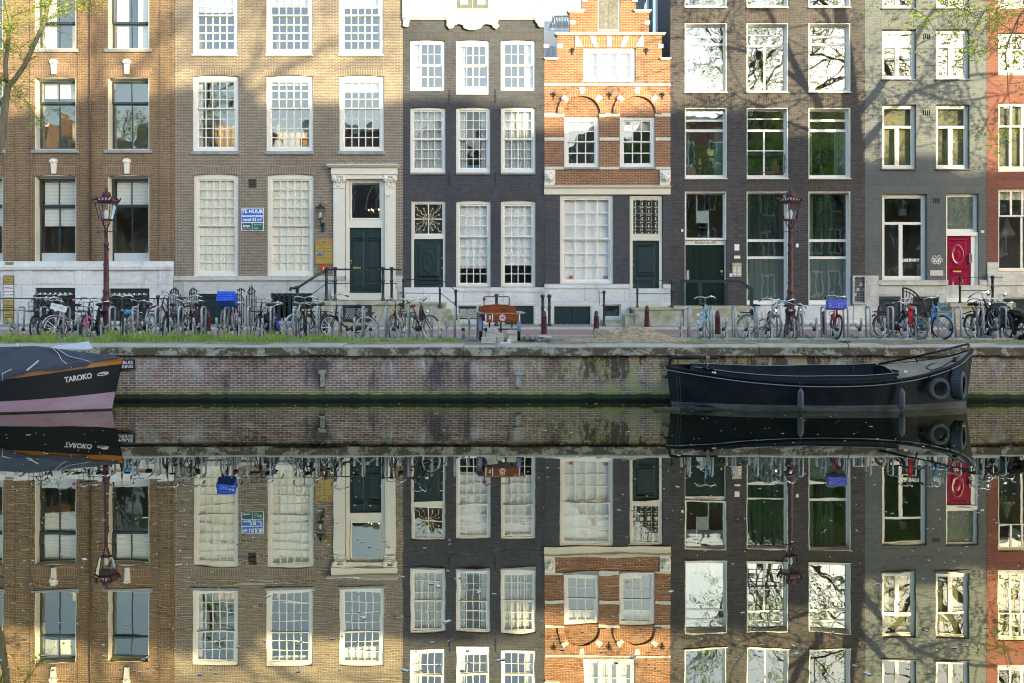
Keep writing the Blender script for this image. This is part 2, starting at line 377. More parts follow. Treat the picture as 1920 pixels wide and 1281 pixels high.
def ring(b, xa, xb, za, zb, w_, y0, y1, m=0, wb=None, wt=None):
    wb = w_ if wb is None else wb; wt = w_ if wt is None else wt
    b.box(xa, xa+w_, y0, y1, za, zb, m); b.box(xb-w_, xb, y0, y1, za, zb, m)
    if wb: b.box(xa+w_, xb-w_, y0+.001, y1, za, za+wb, m)
    if wt: b.box(xa+w_, xb-w_, y0+.001, y1, zb-wt, zb, m)
PXM = FY/F
def win(h, x0, x1, y0, y1, cols=4, rows=(3, 3), split=.5, fw=5, frame=None, sash=None, sw=3, bar=1.6, rec=.07, deep=0, arch=0,
        sill=None, sillm=None, cover=(), glz=None, fwt=None, fwb=None, label=None, colsb=None, name='window', midw=3.5):
    """cover: list of (material, px x0,x1,y0,y1, wave amplitude)"""
    frame = frame or W; sash = sash or W; glz = glz or GLASS
    xa, xb, za, zb = X(x0), X(x1), Z(y1), Z(y0); f_ = fw*PXM
    g = lambda v: v*PXM
    b = MB(); yF = FY+rec
    if deep:
        yF = FY+deep; t = .035
        b.box(xa+.001, xa+t, FY+.02, yF, za, zb-.001); b.box(xb-t, xb-.001, FY+.02, yF, za, zb-.001)
        b.box(xa+t, xb-t, FY+.025, yF, zb-t, zb-.001); b.box(xa+t, xb-t, FY+.025, yF, za+.001, za+t)
    ring(b, xa+.0015, xb-.0015, za+.0015, zb-.0015, f_, yF, yF+.13, 0, wb=g(fwb) if fwb else f_, wt=(g(fwt) if fwt else f_)+g(arch))
    w_ = b.build(name, frame, h)
    if label: w_['label'] = label
    ia, ib, ja, jb = xa+f_, xb-f_, za+(g(fwb) if fwb else f_), zb-(g(fwt) if fwt else f_)-g(arch)
    s = MB(); ys = yF+.025; zs = jb-(jb-ja)*split; S = g(sw); B = g(bar)
    panes = []
    def grid(a0, a1, c0, c1, nc, nr, y):
        ring(s, a0, a1, c0, c1, S, y, y+.05)
        a0 += S; a1 -= S; c0 += S; c1 -= S
        for i in range(1, nc):
            xx = a0+(a1-a0)*i/nc; s.box(xx-B/2, xx+B/2, y+.004, y+.045, c0, c1)
        for j in range(1, nr):
            zz = c0+(c1-c0)*j/nr; s.box(a0, a1, y+.008, y+.042, zz-B/2, zz+B/2)
        for i in range(nc):
            for j in range(nr):
                panes.append((a0+(a1-a0)*i/nc, a0+(a1-a0)*(i+1)/nc, c0+(c1-c0)*j/nr, c0+(c1-c0)*(j+1)/nr, y+.03))
    if rows[1]:
        grid(ia, ib, zs, jb, cols, rows[0], ys); grid(ia, ib, ja, zs+g(midw)/2, colsb or cols, rows[1], ys+.055)
    else: grid(ia, ib, ja, jb, cols, rows[0], ys)
    so = s.build('sash', sash, w_)
    p = MB()
    for (a0, a1, c0, c1, y) in panes:
        t1, t2 = _rng.gauss(0, .0022), _rng.gauss(0, .0022); W_, H_ = (a1-a0)/2, (c1-c0)/2
        p.add([(a0, y-W_*t1-H_*t2, c0), (a1, y+W_*t1-H_*t2, c0), (a1, y+W_*t1+H_*t2, c1), (a0, y-W_*t1+H_*t2, c1)], [(0,1,2,3)])
    p.build('pane', glz, w_)
    if sill:
        q = MB(); oh = g(sill[1]); q.box(xa-oh, xb+oh, FY-.07, FY+.0-.002 if 0 else FY+.06, za-g(sill[0]), za-.001)
        q.build('window_sill', sillm or SILL, w_)
    for c in cover:
        m_, c0, c1, r0, r1 = c[:5]; amp = c[5] if len(c) > 5 else 0; nm = c[6] if len(c) > 6 else ('curtain' if amp else 'blind')
        q = MB(); yb = yF+.20+(c[7] if len(c) > 7 else 0); n = max(2, int((c1-c0)/1.2)) if amp else 1
        vs = []
        for i in range(n+1):
            xx = X(c0+(c1-c0)*i/n); yy = yb+amp*math.sin(i*2.1)+amp*.5*math.sin(i*.77+1)
            vs += [(xx, yy, Z(r1)), (xx, yy, Z(r0))]
        q.add(vs, [(2*i, 2*i+2, 2*i+3, 2*i+1) for i in range(n)], 0, bool(amp))
        q.build(nm, m_, w_)
    return w_
def arch_lintel(b, x0, x1, y0, y1, rise=0, splay=5):
    """soldier course above an opening: bottom edge follows the opening's arch"""
    n = 10; pts = []
    for i in range(n+1):
        u = i/n; pts.append((X(x0+(x1-x0)*u), Z(y1+rise*(2*u-1)**2)))
    for i in range(n+1):
        u = 1-i/n; pts.append((X(x0-splay+(x1-x0+2*splay)*u), Z(y0+rise*.8*(2*u-1)**2)))
    b.prism(pts, FY-.006, FY+.05)
def panel(b, x0, x1, y0, y1, yf, m=0, bev=.025, out=.02):
    """raised door panel with sloping edges"""
    xa, xb, za, zb = X(x0), X(x1), Z(y1), Z(y0)
    b.add([(xa,yf,za),(xb,yf,za),(xb,yf,zb),(xa,yf,zb),(xa+bev,yf-out,za+bev),(xb-bev,yf-out,za+bev),(xb-bev,yf-out,zb-bev),(xa+bev,yf-out,zb-bev)],
          [(0,1,5,4),(1,2,6,5),(2,3,7,6),(3,0,4,7),(4,5,6,7)], m)
def moulding(b, x0, x1, y, yf, hh=2.2, out=.05):
    b.prismx([(yf, Z(y+hh)), (yf-out, Z(y+hh*.6)), (yf-out, Z(y)), (yf, Z(y-hh*.3))], X(x0), X(x1))
def oval(b, cx, cy, rx, ry, yf, out=.03, m=0, n=24, pointy=0.25):
    def ringp(k, y):
        r = []
        for i in range(n):
            t = 2*math.pi*i/n; c, s_ = math.cos(t), math.sin(t)
            xx = abs(c)**(1+pointy)*(1 if c > 0 else -1)
            r.append((X(cx+rx*k*xx), y, Z(cy-ry*k*s_)))
        return r
    vs = ringp(1, yf)+ringp(.86, yf-out)+ringp(.72, yf-out*.4)+ringp(.35, yf-out*.9)
    fs = [(l*n+i, l*n+(i+1) % n, (l+1)*n+(i+1) % n, (l+1)*n+i) for l in range(3) for i in range(n)]+[tuple(3*n+i for i in range(n))]
    b.add(vs, fs, m, True)
def chain_rail(parent, pts, r, m, name='railing', posts=()):
    b = MB(); b.tube(pts, r, 8)
    for p in posts: p(b)
    return b.build(name, m, parent)
def post(b, x, y, z0, z1, r=.035, m=0, knob=True):
    pr = [(r*1.7, 0), (r*1.7, .05), (r*1.1, .09), (r, .14), (r, (z1-z0)*.55), (r*1.35, (z1-z0)*.57), (r*1.35, (z1-z0)*.61), (r, (z1-z0)*.63), (r, z1-z0-.12)]
    if knob: pr += [(r*1.5, z1-z0-.10), (r*1.6, z1-z0-.05), (r*1.1, z1-z0)]
    b.lathe(pr, (x, y, z0), 10, m)

# ------------------------------------------------------------------ house 1: brown brick, stone plinth
h1 = house('brick_house', 'brown brick house with dark green windows above grey stone, leftmost in the row', -155, 326, -180, H1B, floors=(-100, 115, 305, 497), room=ROOM)
cols1 = [(-73, 6), (65, 143), (202, 280)]
ops = [(a_, b_, -60, 92, 3) for a_, b_ in cols1]+[(a_, b_, 145, 281, 3) for a_, b_ in cols1]+[(a_, b_, 328, 495, 4) for a_, b_ in cols1]
def ex(b):
    for p0, p1 in ((8, 28), (57, 60.5), (171.5, 176.5), (147, 150), (300, 321), (-95, -80)):
        b.box(X(p0), X(p1), FY-.05, FY-.0005, Z(490), Z(-180))
wall(h1, H1B, -155, 326, -180, 490, ops, extra=ex)
for a_, b_ in cols1:
    for t in (-64, 141, 326): b = MB(); arch_lintel(b, a_-7, b_+3, t-17, t, 3, 4); b.build('brick_arch', H1S, h1)
for a_, b_ in cols1:
    c = (a_+b_)/2-2
    for t in (128, 314, -77):
        k = MB()
        k.prism([(X(c-4), Z(t+12)), (X(c+4), Z(t+12)), (X(c+5.5), Z(t-9)), (X(c-5.5), Z(t-9))], FY-.09, FY-.008)
        k.prism([(X(c-7), Z(t-9)), (X(c+7), Z(t-9)), (X(c+7.5), Z(t-12)), (X(c+5), Z(t-15.5)), (X(c), Z(t-16.5)), (X(c-5), Z(t-15.5)), (X(c-7.5), Z(t-12))], FY-.11, FY-.008)
        k.ball((X(c), FY-.10, Z(t-10)), .06, 8); k.build('keystone', CREAM2, h1)
    A = dict(cols=2, frame=CREAM, sash=BGREEN, fw=1.6, sw=4, bar=2.2, deep=.30, sillm=SILL)
    cov = [(CURT, a_+8, a_+32, -60, 90, .03), (CURT, a_+48, b_-4, -60, 90, .03)]
    win(h1, a_, b_, -60, 92, rows=(1, 1), split=.66, arch=3, sill=(6, 5), cover=cov if a_ > 100 else cov[:1], **A)
    win(h1, a_, b_, 145, 281, rows=(1, 1), split=.33, arch=3, sill=(6, 6), cover=[(BLINDC, a_+8, b_-4, 145, 181)] if a_ < 150 else [], **A)
    win(h1, a_, b_, 328, 495, glz=GLASSC, rows=(1, 1), split=.33, arch=4, cover=[(BLIND, a_+8, b_-3, 336, 423 if a_ < 150 else 386), (FROST, a_+6, b_-3, 474, 495, 0, 'frosted_film', -.17), (BLINDC, a_+8, b_-3, 330, 340, 0, 'blind_box', -.02)], **A)
d = MB(); d.tube([(X(171.5), FY-.09, Z(488)), (X(171.5), FY-.09, Z(-170))], .035, 8); d.build('drainpipe', mat('brown_pipe', (.12,.07,.05), .5), h1)
p = MB(); sops = [(-60, 2), (67, 142), (206, 281)]
def plinth(b, x0, x1, y0, y1, ops, yf=-.05):
    xs = [x0]+[c for o in ops for c in o[:2]]+[x1]
    for i in range(0, len(xs), 2): b.box(X(xs[i]), X(xs[i+1]), FY+yf, FY+.3, GZ-.6, Z(y0))
    for o in ops:
        b.box(X(o[0])+.0005, X(o[1])-.0005, FY+yf+.001, FY+.3, Z(o[2]), Z(y0))
        if o[3] < y1: b.box(X(o[0])+.0005, X(o[1])-.0005, FY+yf+.001, FY+.3, GZ-.6, Z(o[3]))
plinth(p, -155, 326, 507, 606, [(-60, 2, 545, 602), (67, 142, 540, 602), (206, 281, 541, 602)])
p.box(X(-155), X(326), FY-.06, FY+.3, Z(507)+.001, Z(490)-.001)
p.box(X(-155), X(327), FY-.17, FY-.061, Z(506), Z(500)); p.box(X(-155), X(326.5), FY-.12, FY-.062, Z(500)+.001, Z(497))
for a_, b_ in ((28, 62), (143, 174), (300, 326)):
    p.box(X(a_), X(b_), FY-.10, FY-.051, GZ-.4, Z(507)); p.prism([(X((a_+b_)/2+8*math.cos(t*math.pi/8)), Z(528-8*math.sin(t*math.pi/8))) for t in range(9)]+[(X((a_+b_)/2-8), Z(545)), (X((a_+b_)/2+8), Z(545))], FY-.12, FY-.101)
for a_, b_ in ((67, 142), (206, 281)): p.box(X(a_+4), X(b_-4), FY-.075, FY-.051, Z(532), Z(514))
p.build('stone_plinth', STONE2, h1)
for a_, b_, t in ((-60, 2, 545), (67, 142, 540), (206, 281, 541)):
    w_ = win(h1, a_, b_, t, 602, cols=3, rows=(1, 0), frame=BGREEN, sash=BGREEN, fw=4, fwt=6, sw=3, rec=.06, name='basement_window', cover=[(DGREEN, a_+2, b_-2, t+2, 600, 0, 'dark_shutter', .1)])
    g_ = MB()
    for i in range(int((b_-a_-8)/9.3)+1):
        xx = X(a_+5+i*9.3); g_.box(xx-.012, xx+.012, FY-.02, FY+.0, Z(600), Z(t+8))
        g_.ball((xx, FY-.03, Z(t+10)), .05, 6); g_.tube([(xx+.09*math.cos(q*.6), FY-.03, Z(t+18)+.09*math.sin(q*.6)) for q in range(9)], .012, 4)
    g_.build('window_grille', IRON, w_)
    g_ = MB()
    for i in range(int((b_-a_-8)/4.6)+1): g_.ball((X(a_+5+i*4.6), FY-.05, Z(t+11)), .042, 6, sq=(1, .5, 1.2))
    g_.build('gilt_frieze', CREAM2, w_)
def sign(name, label, x0, x1, y0, y1, m, yb=FY-.0, th=.03, cat='sign', edge=None):
    s = thing(name, label, cat, (X((x0+x1)/2), yb, Z(y1)))
    b = MB(); b.box(X(x0), X(x1), yb-th, yb-.001, Z(y1), Z(y0)); b.build('board', m, s); return s
BK = mat('black_lettering', (.015,.015,.015), .5); WL = mat('white_lettering', (.85,.85,.85), .5); GOLDP = mat('yellow_brass_plate', (.48,.36,.10), .35, metal=.3, noise=.1)
s = sign('name_plates', 'column of brass and white company name plates on the stone plinth left of the railing', 9, 29, 517, 606, BLACK, FY-.10, .03, 'name plate')
yy = 518.5
for i, (hh, mm) in enumerate(((14, GOLDP), (13, STONE2), (14, CREAM2), (13, GOLDP), (9, GOLDP), (8, GOLDP), (13, GOLDP))):
    b = MB(); b.box(X(10), X(28.5), FY-.145, FY-.131, Z(yy+hh), Z(yy)); b.build('plate', mm, s)
    for q in range(2 if i not in (1, 4) else 1):
        textobj('plate_lettering', ['Advies', 'W Wonen', 'Van den Berg', 'H', 'WERF 13', 'K studio', 'Notaris'][i] if q == 0 else ['& partners', '', 'advocaten', 'architecten', '', 'ontwerp', 'kantoor'][i], .075 if i != 4 else .11,
                (X(19), FY-.148, Z(yy+hh*(.35+.38*q) if hh > 9 and i not in (1,) else yy+hh*.5)), BK, s)
    yy += hh+1.2 if i != 4 else hh
s = sign('house_number_plate', 'yellow house number plate 340 on the stone band', 11, 27, 492, 500, BLACK, FY-.06, .02, 'number plate')
b = MB(); b.box(X(11.8), X(26.2), FY-.087, FY-.0805, Z(499.2), Z(492.8)); b.build('number_field', GOLDP, s); textobj('number', '340', .13, (X(19), FY-.089, Z(496)), BK, s)

# ------------------------------------------------------------------ house 2: taupe brick, wide
h2 = house('brick_house', 'wide taupe brick house with white multi pane sash windows and a classical door surround', 327, 755.5, -180, H2B, floors=(-100, 120, 300, 560), room=ROOMO)
ops = [(361, 446, -42, 103), (499, 586, -42, 103), (635, 719, -42, 103), (361, 447, 141, 284, 3), (499, 587, 141, 284, 3), (636, 720, 141, 284, 3),
       (363, 447, 326, 518, 3), (501, 588, 326, 518, 3), (648, 722, 333, 560)]
wall(h2, H2B, 327, 755.5, -180, 517.5, ops)
for a_, b_, t in ((361, 447, 140), (499, 587, 140), (636, 720, 140), (363, 447, 325), (501, 588, 325)): b = MB(); arch_lintel(b, a_-2, b_+2, t-13, t, 3, 4); b.build('brick_arch', H2S, h2)
A = dict(cols=5, fw=7, sw=2.6, bar=1.7)
for i, (a_, b_) in enumerate(((361, 446), (499, 586), (635, 719))):
    win(h2, a_, b_, -42, 103, rows=(4, 4), fwb=10, cover=[(BLINDW, a_+8, b_-8, -42, (20, 7, 13)[i])], sill=(2, 1), sillm=W, **A)
for i, (a_, b_) in enumerate(((361, 447), (499, 587), (636, 720))):
    cv = [[(CURT, a_+8, a_+16, 150, 283, .02)], [], [(BLINDW, a_+8, b_-8, 141, 172)]][i]
    win(h2, a_, b_, 141, 284, rows=(3, 4), split=.42, arch=3, sill=(6, 2), cover=cv+([(BLINDW, a_+8, b_-8, 141, 158)] if i == 1 else []), **A)
CREAMC = stripes('cream_shutters', (.93,.91,.81), (.84,.82,.73), 5.0, 'X')
for i, (a_, b_) in enumerate(((363, 447), (501, 588))):
    win(h2, a_, b_, 326, 518, glz=GLASSC, rows=(5, 5), split=.505, arch=3, cover=[(CREAMC, a_+8, b_-8, 328, 517, .004, 'cream_curtain', -.06)], frame=CREAM2, sash=CREAM2, **A)
# plinth
p = MB()
plinth(p, 327, 612, 526, 606, [(372, 447, 551, 612), (508, 586, 550, 602)])
p.box(X(327), X(647), FY-.12, FY+.3, Z(526)+.001, Z(517.5)); p.box(X(723), X(755.5), FY-.085, FY+.3, Z(548), Z(517.5))
p.box(X(612), X(755.3), FY-.049, FY+.3, GZ-.6, Z(563))
p.box(X(612.2), X(648), FY-.048, FY+.3, Z(563)+.001, Z(526)); p.box(X(723), X(755.2), FY-.0475, FY+.3, Z(563)+.001, Z(548)+.001)
for a_ in (345, 462, 494, 600): p.box(X(a_-1), X(a_+5), FY-.075, FY-.051, GZ-.4, Z(527))
p.build('stone_plinth', STONE, h2)
b = MB(); b.box(X(372), X(447), FY+.02, FY+.08, GZ, Z(551))
for q in (380, 398, 418, 436): b.box(X(q-.6), X(q+.6), FY+.012, FY+.019, GZ+.1, Z(566))
panel(b, 376, 409, 563, 604, FY+.019); panel(b, 411, 443, 563, 604, FY+.019); b.box(X(372), X(447), FY-.03, FY+.018, Z(557), Z(552))
b.build('basement_door', DGREEN, h2)
w_ = win(h2, 508, 586, 550, 602, cols=4, rows=(1, 0), fw=3, sw=2, rec=.15, name='basement_window', frame=CREAM)
g_ = MB()
for i in range(8): xx = X(513+i*9.8); g_.prism([(xx-.05, Z(602)), (xx+.05, Z(602)), (xx+.05, Z(553)), (xx, Z(550.5)), (xx-.05, Z(553))], FY+.04, FY+.09)
for q in (557, 564, 577): g_.box(X(508.5), X(585.5), FY+.091, FY+.11, Z(q+1), Z(q-1))
g_.build('window_grille', DGREEN, w_)
# door and surround
s = MB()
for a_, b_ in ((625, 648), (721.5, 743)):
    s.box(X(a_+1), X(b_-1), FY-.10, FY+.1, Z(549), Z(312)); s.box(X(a_-2), X(b_+2), FY-.17, FY-.101, Z(562), Z(545)); s.box(X(a_-.5), X(b_+.5), FY-.14, FY-.102, Z(545)+.001, Z(540))
    c = (a_+b_)/2
    s.box(X(a_-2), X(b_+2), FY-.16, FY-.103, Z(332), Z(329)); s.box(X(a_), X(b_), FY-.14, FY-.104, Z(353), Z(351))
    for sx in (-1, 1):
        s.lathe([(.055, -.02), (.10, -.01), (.10, .02), (.05, .03)], (X(c+sx*8.5), FY-.16, Z(336)), 12, axis='y')
        s.lathe([(.03, -.03), (.05, -.02), (.05, .02)], (X(c+sx*8.5), FY-.17, Z(336)), 10, axis='y')
    s.torus((X(c), FY-.13, Z(345)), .09, .018, 'y', 16, 6); s.ball((X(c), FY-.14, Z(337)), .07, 8, sq=(1, .6, .8))
    for q in range(5): s.ball((X(c-8+q*4), FY-.13, Z(341)), .035, 6, sq=(1, .6, 1.6))
    for q0, q1 in ((a_+5, a_+5.6), (b_-5.6, b_-5)): s.box(X(q0), X(q1), FY-.112, FY-.101, Z(535), Z(362))
    s.box(X(a_+5.7), X(b_-5.7), FY-.112, FY-.101, Z(362.6), Z(362))
s.box(X(622), X(746), FY-.18, FY+.1, Z(328)-.001, Z(315)); s.box(X(650), X(719), FY-.12, FY+.1, Z(336), Z(328)-.002)
s.prismx([(FY+.05, Z(315)), (FY-.26, Z(315)), (FY-.36, Z(311)), (FY-.36, Z(309.5)), (FY+.05, Z(309.5))], X(615), X(749))
s.build('door_surround', CREAM2, h2)
s = MB(); s.box(X(617), X(747), FY-.34, FY+.02, Z(309.4), Z(306)); s.build('lead_flashing', mat('weathered_lead', (.33,.33,.32), .8, noise=.6, nscale=12), h2)
dr = MB(); ring(dr, X(648), X(721.5), Z(560), Z(336), 7*PXM, FY+.04, FY+.2, 0, wb=0, wt=3*PXM)
dr.box(X(655.1), X(714.4), FY+.042, FY+.2, Z(427), Z(412)); dr.box(X(648.2), X(721.2), FY-.12, FY+.3, Z(563)+.002, Z(549.5))
dr.build('door_frame', CREAM2, h2)
dd = MB()
dd.box(X(655.3), X(714.2), FY+.13, FY+.19, Z(549), Z(427.3)); dd.box(X(684.2), X(685.4), FY+.115, FY+.129, Z(548.5), Z(428))
for a_ in (658, 687.5):
    for r0, r1, in ((432, 448), (451, 504), (508, 545)):
        panel(dd, a_+1, a_+24, r0, r1, FY+.129, bev=.05, out=.03)
    for r in (449, 450.5, 538): moulding(dd, a_+1.5, a_+23.5, r, FY+.129, 1.4)
do = dd.build('door', DGREEN, h2)
b = MB(); b.box(X(661), X(676), FY+.085, FY+.098, Z(504), Z(500.5)); b.ball((X(657.5), FY+.10, Z(489)), .035, 8); b.ball((X(657.5), FY+.10, Z(494)), .025, 8); b.build('letter_plate', GOLD, do)
w_ = win(h2, 656, 714, 339.5, 411.5, cols=1, rows=(1, 0), fw=1.5, sw=1.5, frame=CREAM2, sash=CREAM2, rec=.08, name='transom_window', cover=[(mat('green_strip', (.45,.62,.38), .6), 658, 712, 342, 345, 0, 'blind', -.1)])
c = MB(); cx_, cz_ = X(705), Z(397); cy_ = FY+2.2
k_ = (FY+2.2)/FY
cx_ *= k_; cz_ = CZ+(cz_-CZ)*k_
c.tube([(cx_, cy_, cz_+1.2), (cx_, cy_, cz_)], .01, 5)
for q in range(6):
    t = q*math.pi/3; c.tube([(cx_, cy_, cz_), (cx_+.15*math.cos(t), cy_+.15*math.sin(t), cz_-.08), (cx_+.28*math.cos(t), cy_+.28*math.sin(t), cz_+.02)], .012, 5)
EM = D.materials.new('lit_bulb'); EM.use_nodes = True; EM.node_tree.nodes['Principled BSDF'].inputs['Emission Color'].default_value = (1, .75, .4, 1); EM.node_tree.nodes['Principled BSDF'].inputs['Emission Strength'].default_value = 2.5
ch = thing('chandelier', 'brass chandelier with lit bulbs hanging behind the window over the double door', 'chandelier', (cx_, cy_, cz_)); c.build('arms', GOLD, ch)
c = MB()
for q in range(6): t = q*math.pi/3; c.ball((cx_+.28*math.cos(t), cy_+.28*math.sin(t), cz_+.06), .02, 8, sq=(1, 1, 1.6))
c.build('bulb', EM, ch)
# stoop
st = MB(); st.box(X(616), X(754.5), FY-1.25, FY-.05, Z(571), Z(563.5)); st.box(X(620), X(752), FY-1.18, FY-.0505, GZ-.3, Z(571)-.001)
for i, (a_, zz) in enumerate(((600, 572), (583, 582), (566, 593))): st.box(X(a_), X(619.5), FY-1.2+.003*i, FY-.051, GZ-.3+.01*i, Z(zz)-.002*i); st.box(X(a_-3), X(a_+17), FY-1.23, FY-.052, Z(zz), Z(zz-3))
so = st.build('stoop', MOSS, h2)
w_ = MB(); ring(w_, X(651), X(705), Z(601), Z(571)-.003, .09, FY-1.235, FY-1.181, 0); w_.box(X(656), X(700), FY-1.19, FY-1.182, Z(597), Z(576)); w_.build('cellar_hatch', BGREEN, so)
g_ = MB()
for i in range(14): g_.tube([(X(657+i*3.1), FY-1.197, Z(577)), (X(min(700, 657+i*3.1+10)), FY-1.197, Z(596))], .006, 4); g_.tube([(X(700-i*3.1), FY-1.2, Z(577)), (X(max(657, 700-i*3.1-10)), FY-1.2, Z(596))], .006, 4)
g_.build('mesh_screen', GALV, so)
rl = MB(); yr = FY-1.12
for x_ in (622, 638, 725, 741): post(rl, X(x_), yr, Z(563.5), Z(502), .05)
post(rl, X(569), yr, Z(588), Z(536), .06)
rl.box(X(621), X(752), yr-.035, yr+.035, Z(508), Z(505)); rl.tube([(X(622), yr, Z(506.5)), (X(571), yr, Z(539)), (X(562), yr, Z(541)), (X(557), yr, Z(540)), (X(555.5), yr, Z(543)), (X(558), yr, Z(545.5))], .045, 8)
rl.tube([(X(750), yr, Z(532)), (X(622), yr, Z(532)), (X(585), yr, Z(560)), (X(572), yr, Z(566))], .016, 6)
rl.tube([(X(750), yr, Z(506)), (X(752), FY-.05, Z(506))], .03, 6)
rl.build('railing', IRON, h2)
# fittings on house 2
s = sign('rental_sign', 'blue and green rental board reading TE HUUR between the two tall cream windows', 453, 494.5, 390.5, 433, WL, FY-.0, .04)
BLU = mat('sign_blue', (.03,.15,.60), .4); GRN = mat('sign_green', (.015,.13,.09), .4); TEAL = mat('sign_teal', (.02,.10,.12), .4)
b = MB(); b.box(X(453.8), X(493.7), FY-.048, FY-.0405, Z(416.5), Z(391.3)); b.build('blue_panel', BLU, s)
b = MB(); b.box(X(454.5), X(473), FY-.048, FY-.0405, Z(432), Z(418.5)); b.build('teal_panel', TEAL, s)
b = MB(); b.box(X(474), X(493.5), FY-.048, FY-.0405, Z(432), Z(418.5)); b.build('green_panel', GRN, s)
for tx, sz, yy, bo in (('TE HUUR', .185, 397, .006), ('kantoorruimte', .125, 405.2, .004), ('vanaf 62 m\u00b2', .145, 412, .004)): textobj('lettering', tx, sz, (X(473.7), FY-.05, Z(yy)), WL, s, bold=bo, sx=1.02)
textobj('lettering', 'trec', .15, (X(463), FY-.05, Z(424)), WL, s, bold=.004); textobj('lettering', '020 - 624 1234'[:0]+'bedrijfs makelaars', .045, (X(463.5), FY-.05, Z(429.5)), WL, s)
textobj('lettering', '020 644 5401', .052, (X(484), FY-.05, Z(422)), WL, s); textobj('lettering', 'CBRE', .07, (X(481), FY-.05, Z(428.5)), WL, s)
def lantern(name, label, x, y, zc, wd, hg, fm, wallside=None):
    s = thing(name, label, 'lamp', (x, y, zc)); b = MB(); r2 = math.sqrt(2)/2
    wt, wb_ = wd/2, wd*.29; h_ = hg
    for sx in (-1, 1):
        for sy in (-1, 1): b.tube([(x+sx*wb_, y+sy*wb_, zc), (x+sx*wt*.9, y+sy*wt*.9, zc+h_)], wd*.024, 4)
    b.lathe([(wb_*1.5, -.03), (wb_*1.5, 0)], (x, y, zc), 4, rot=math.pi/4, sm=False)
    b.lathe([(wt*1.27, h_), (wt*1.40, h_+.02*wd/.5), (wt*1.40, h_+.05*wd/.5), (wt*.5, h_+.28*wd), (wt*.42, h_+.3*wd)], (x, y, zc), 4, rot=math.pi/4, sm=False)
    b.lathe([(wd*.10, 0), (wd*.16, .06*wd), (wd*.17, .12*wd), (wd*.10, .2*wd), (wd*.05, .24*wd), (wd*.03, .32*wd), (wd*.05, .36*wd), (wd*.01, .44*wd)], (x, y, zc+h_+.28*wd), 12)
    return s, b
xx, zc = X(603.5), Z(411)
s, b = lantern('wall_lantern', 'black glass wall lantern beside the door surround above the wooden plate board', xx, FY-.32, zc, .34, .36, IRON)
b.tube([(xx, FY-.32, zc), (xx, FY-.32, zc-.1), (xx+.02, FY-.2, zc-.2), (xx+.05, FY-.08, zc-.24)], .025, 6)
b.tube([(xx+.05+.07*math.cos(q*.7), FY-.08, zc-.22+.07*math.sin(q*.7)) for q in range(9)], .018, 6); b.obox((xx+.05, FY-.05, zc-.30), .09, .07, .32)
b.build('bracket', IRON, s)
b = MB()
for q in range(4):
    M = Matrix.Translation((xx, FY-.32, zc)) @ Matrix.Rotation(q*math.pi/2, 4, 'Z')
    b.add([M @ Vector(p) for p in ((-.09, -.095, .005), (.09, -.095, .005), (.145, -.148, .355), (-.145, -.148, .355))], [(0,1,2,3)])
b.build('pane', LGLASS, s); b = MB(); b.lathe([(.03, 0), (.035, .1), (.03, .16), (.01, .2)], (xx, FY-.32, zc+.02), 8); b.build('bulb', WL, s)
o = MB(); o.ball((X(610.5), FY-.04, Z(381.5)), .055, 10); tag(o.build('alarm_light', mat('amber_plastic', (.70,.30,.03), .3)), 'small orange alarm dome above the wall lantern', 'alarm')
s = sign('plate_board', 'wooden board of brass company plates left of the double door', 591, 626, 448, 496, mat('oiled_wood', (.42,.25,.08), .5, noise=.25, nscale=8), FY-.0, .04, 'name plate')
for i, (p0, p1, p2, p3, tt) in enumerate(((601, 615, 450, 459, '338'), (593, 607, 461, 471, 'ADV'), (609, 624, 461, 471, 'partners'), (593, 607, 473, 483, ''), (609, 624, 473, 483, 'studio'), (593, 607, 485, 494, ''), (609, 624, 485, 494, ''))):
    b = MB(); b.box(X(p0), X(p1), FY-.05, FY-.0405, Z(p3), Z(p2)); b.build('plate', GOLDP, s)
    if tt: textobj('plate_lettering', tt, .1 if i == 0 else .05, (X((p0+p1)/2), FY-.052, Z((p2+p3)/2)), BK, s)
b = MB(); b.prism([(X(594), Z(480)), (X(606), Z(480)), (X(606), Z(478)), (X(600), Z(474)), (X(594), Z(478))], FY-.053, FY-.0505); b.build('blue_emblem', BLU, s)
o = sign('red_box', 'small red fire box with white slot under the wooden plate board', 602, 616, 497, 511, mat('red_enamel', (.60,.06,.03), .4), FY-.0, .08, 'box')
b = MB(); b.box(X(607), X(611), FY-.086, FY-.081, Z(506.5), Z(501.5)); b.build('slot_plate', WL, o)
b = MB(); b.box(X(466), X(481), FY-.005, FY+.02, Z(352), Z(336))
for q in range(6): b.box(X(467), X(480), FY-.02, FY-.006, Z(338.4+q*2.4), Z(337.2+q*2.4))
b.build('vent_grille', mat('rusty_grille', (.05,.045,.035), .7), h2)
b = MB(); b.obox((X(723+7), FY-.2, Z(367)), .08, .14, .06); b.ball((X(731), FY-.28, Z(367)), .035, 8); b.build('security_camera', WL, h2)

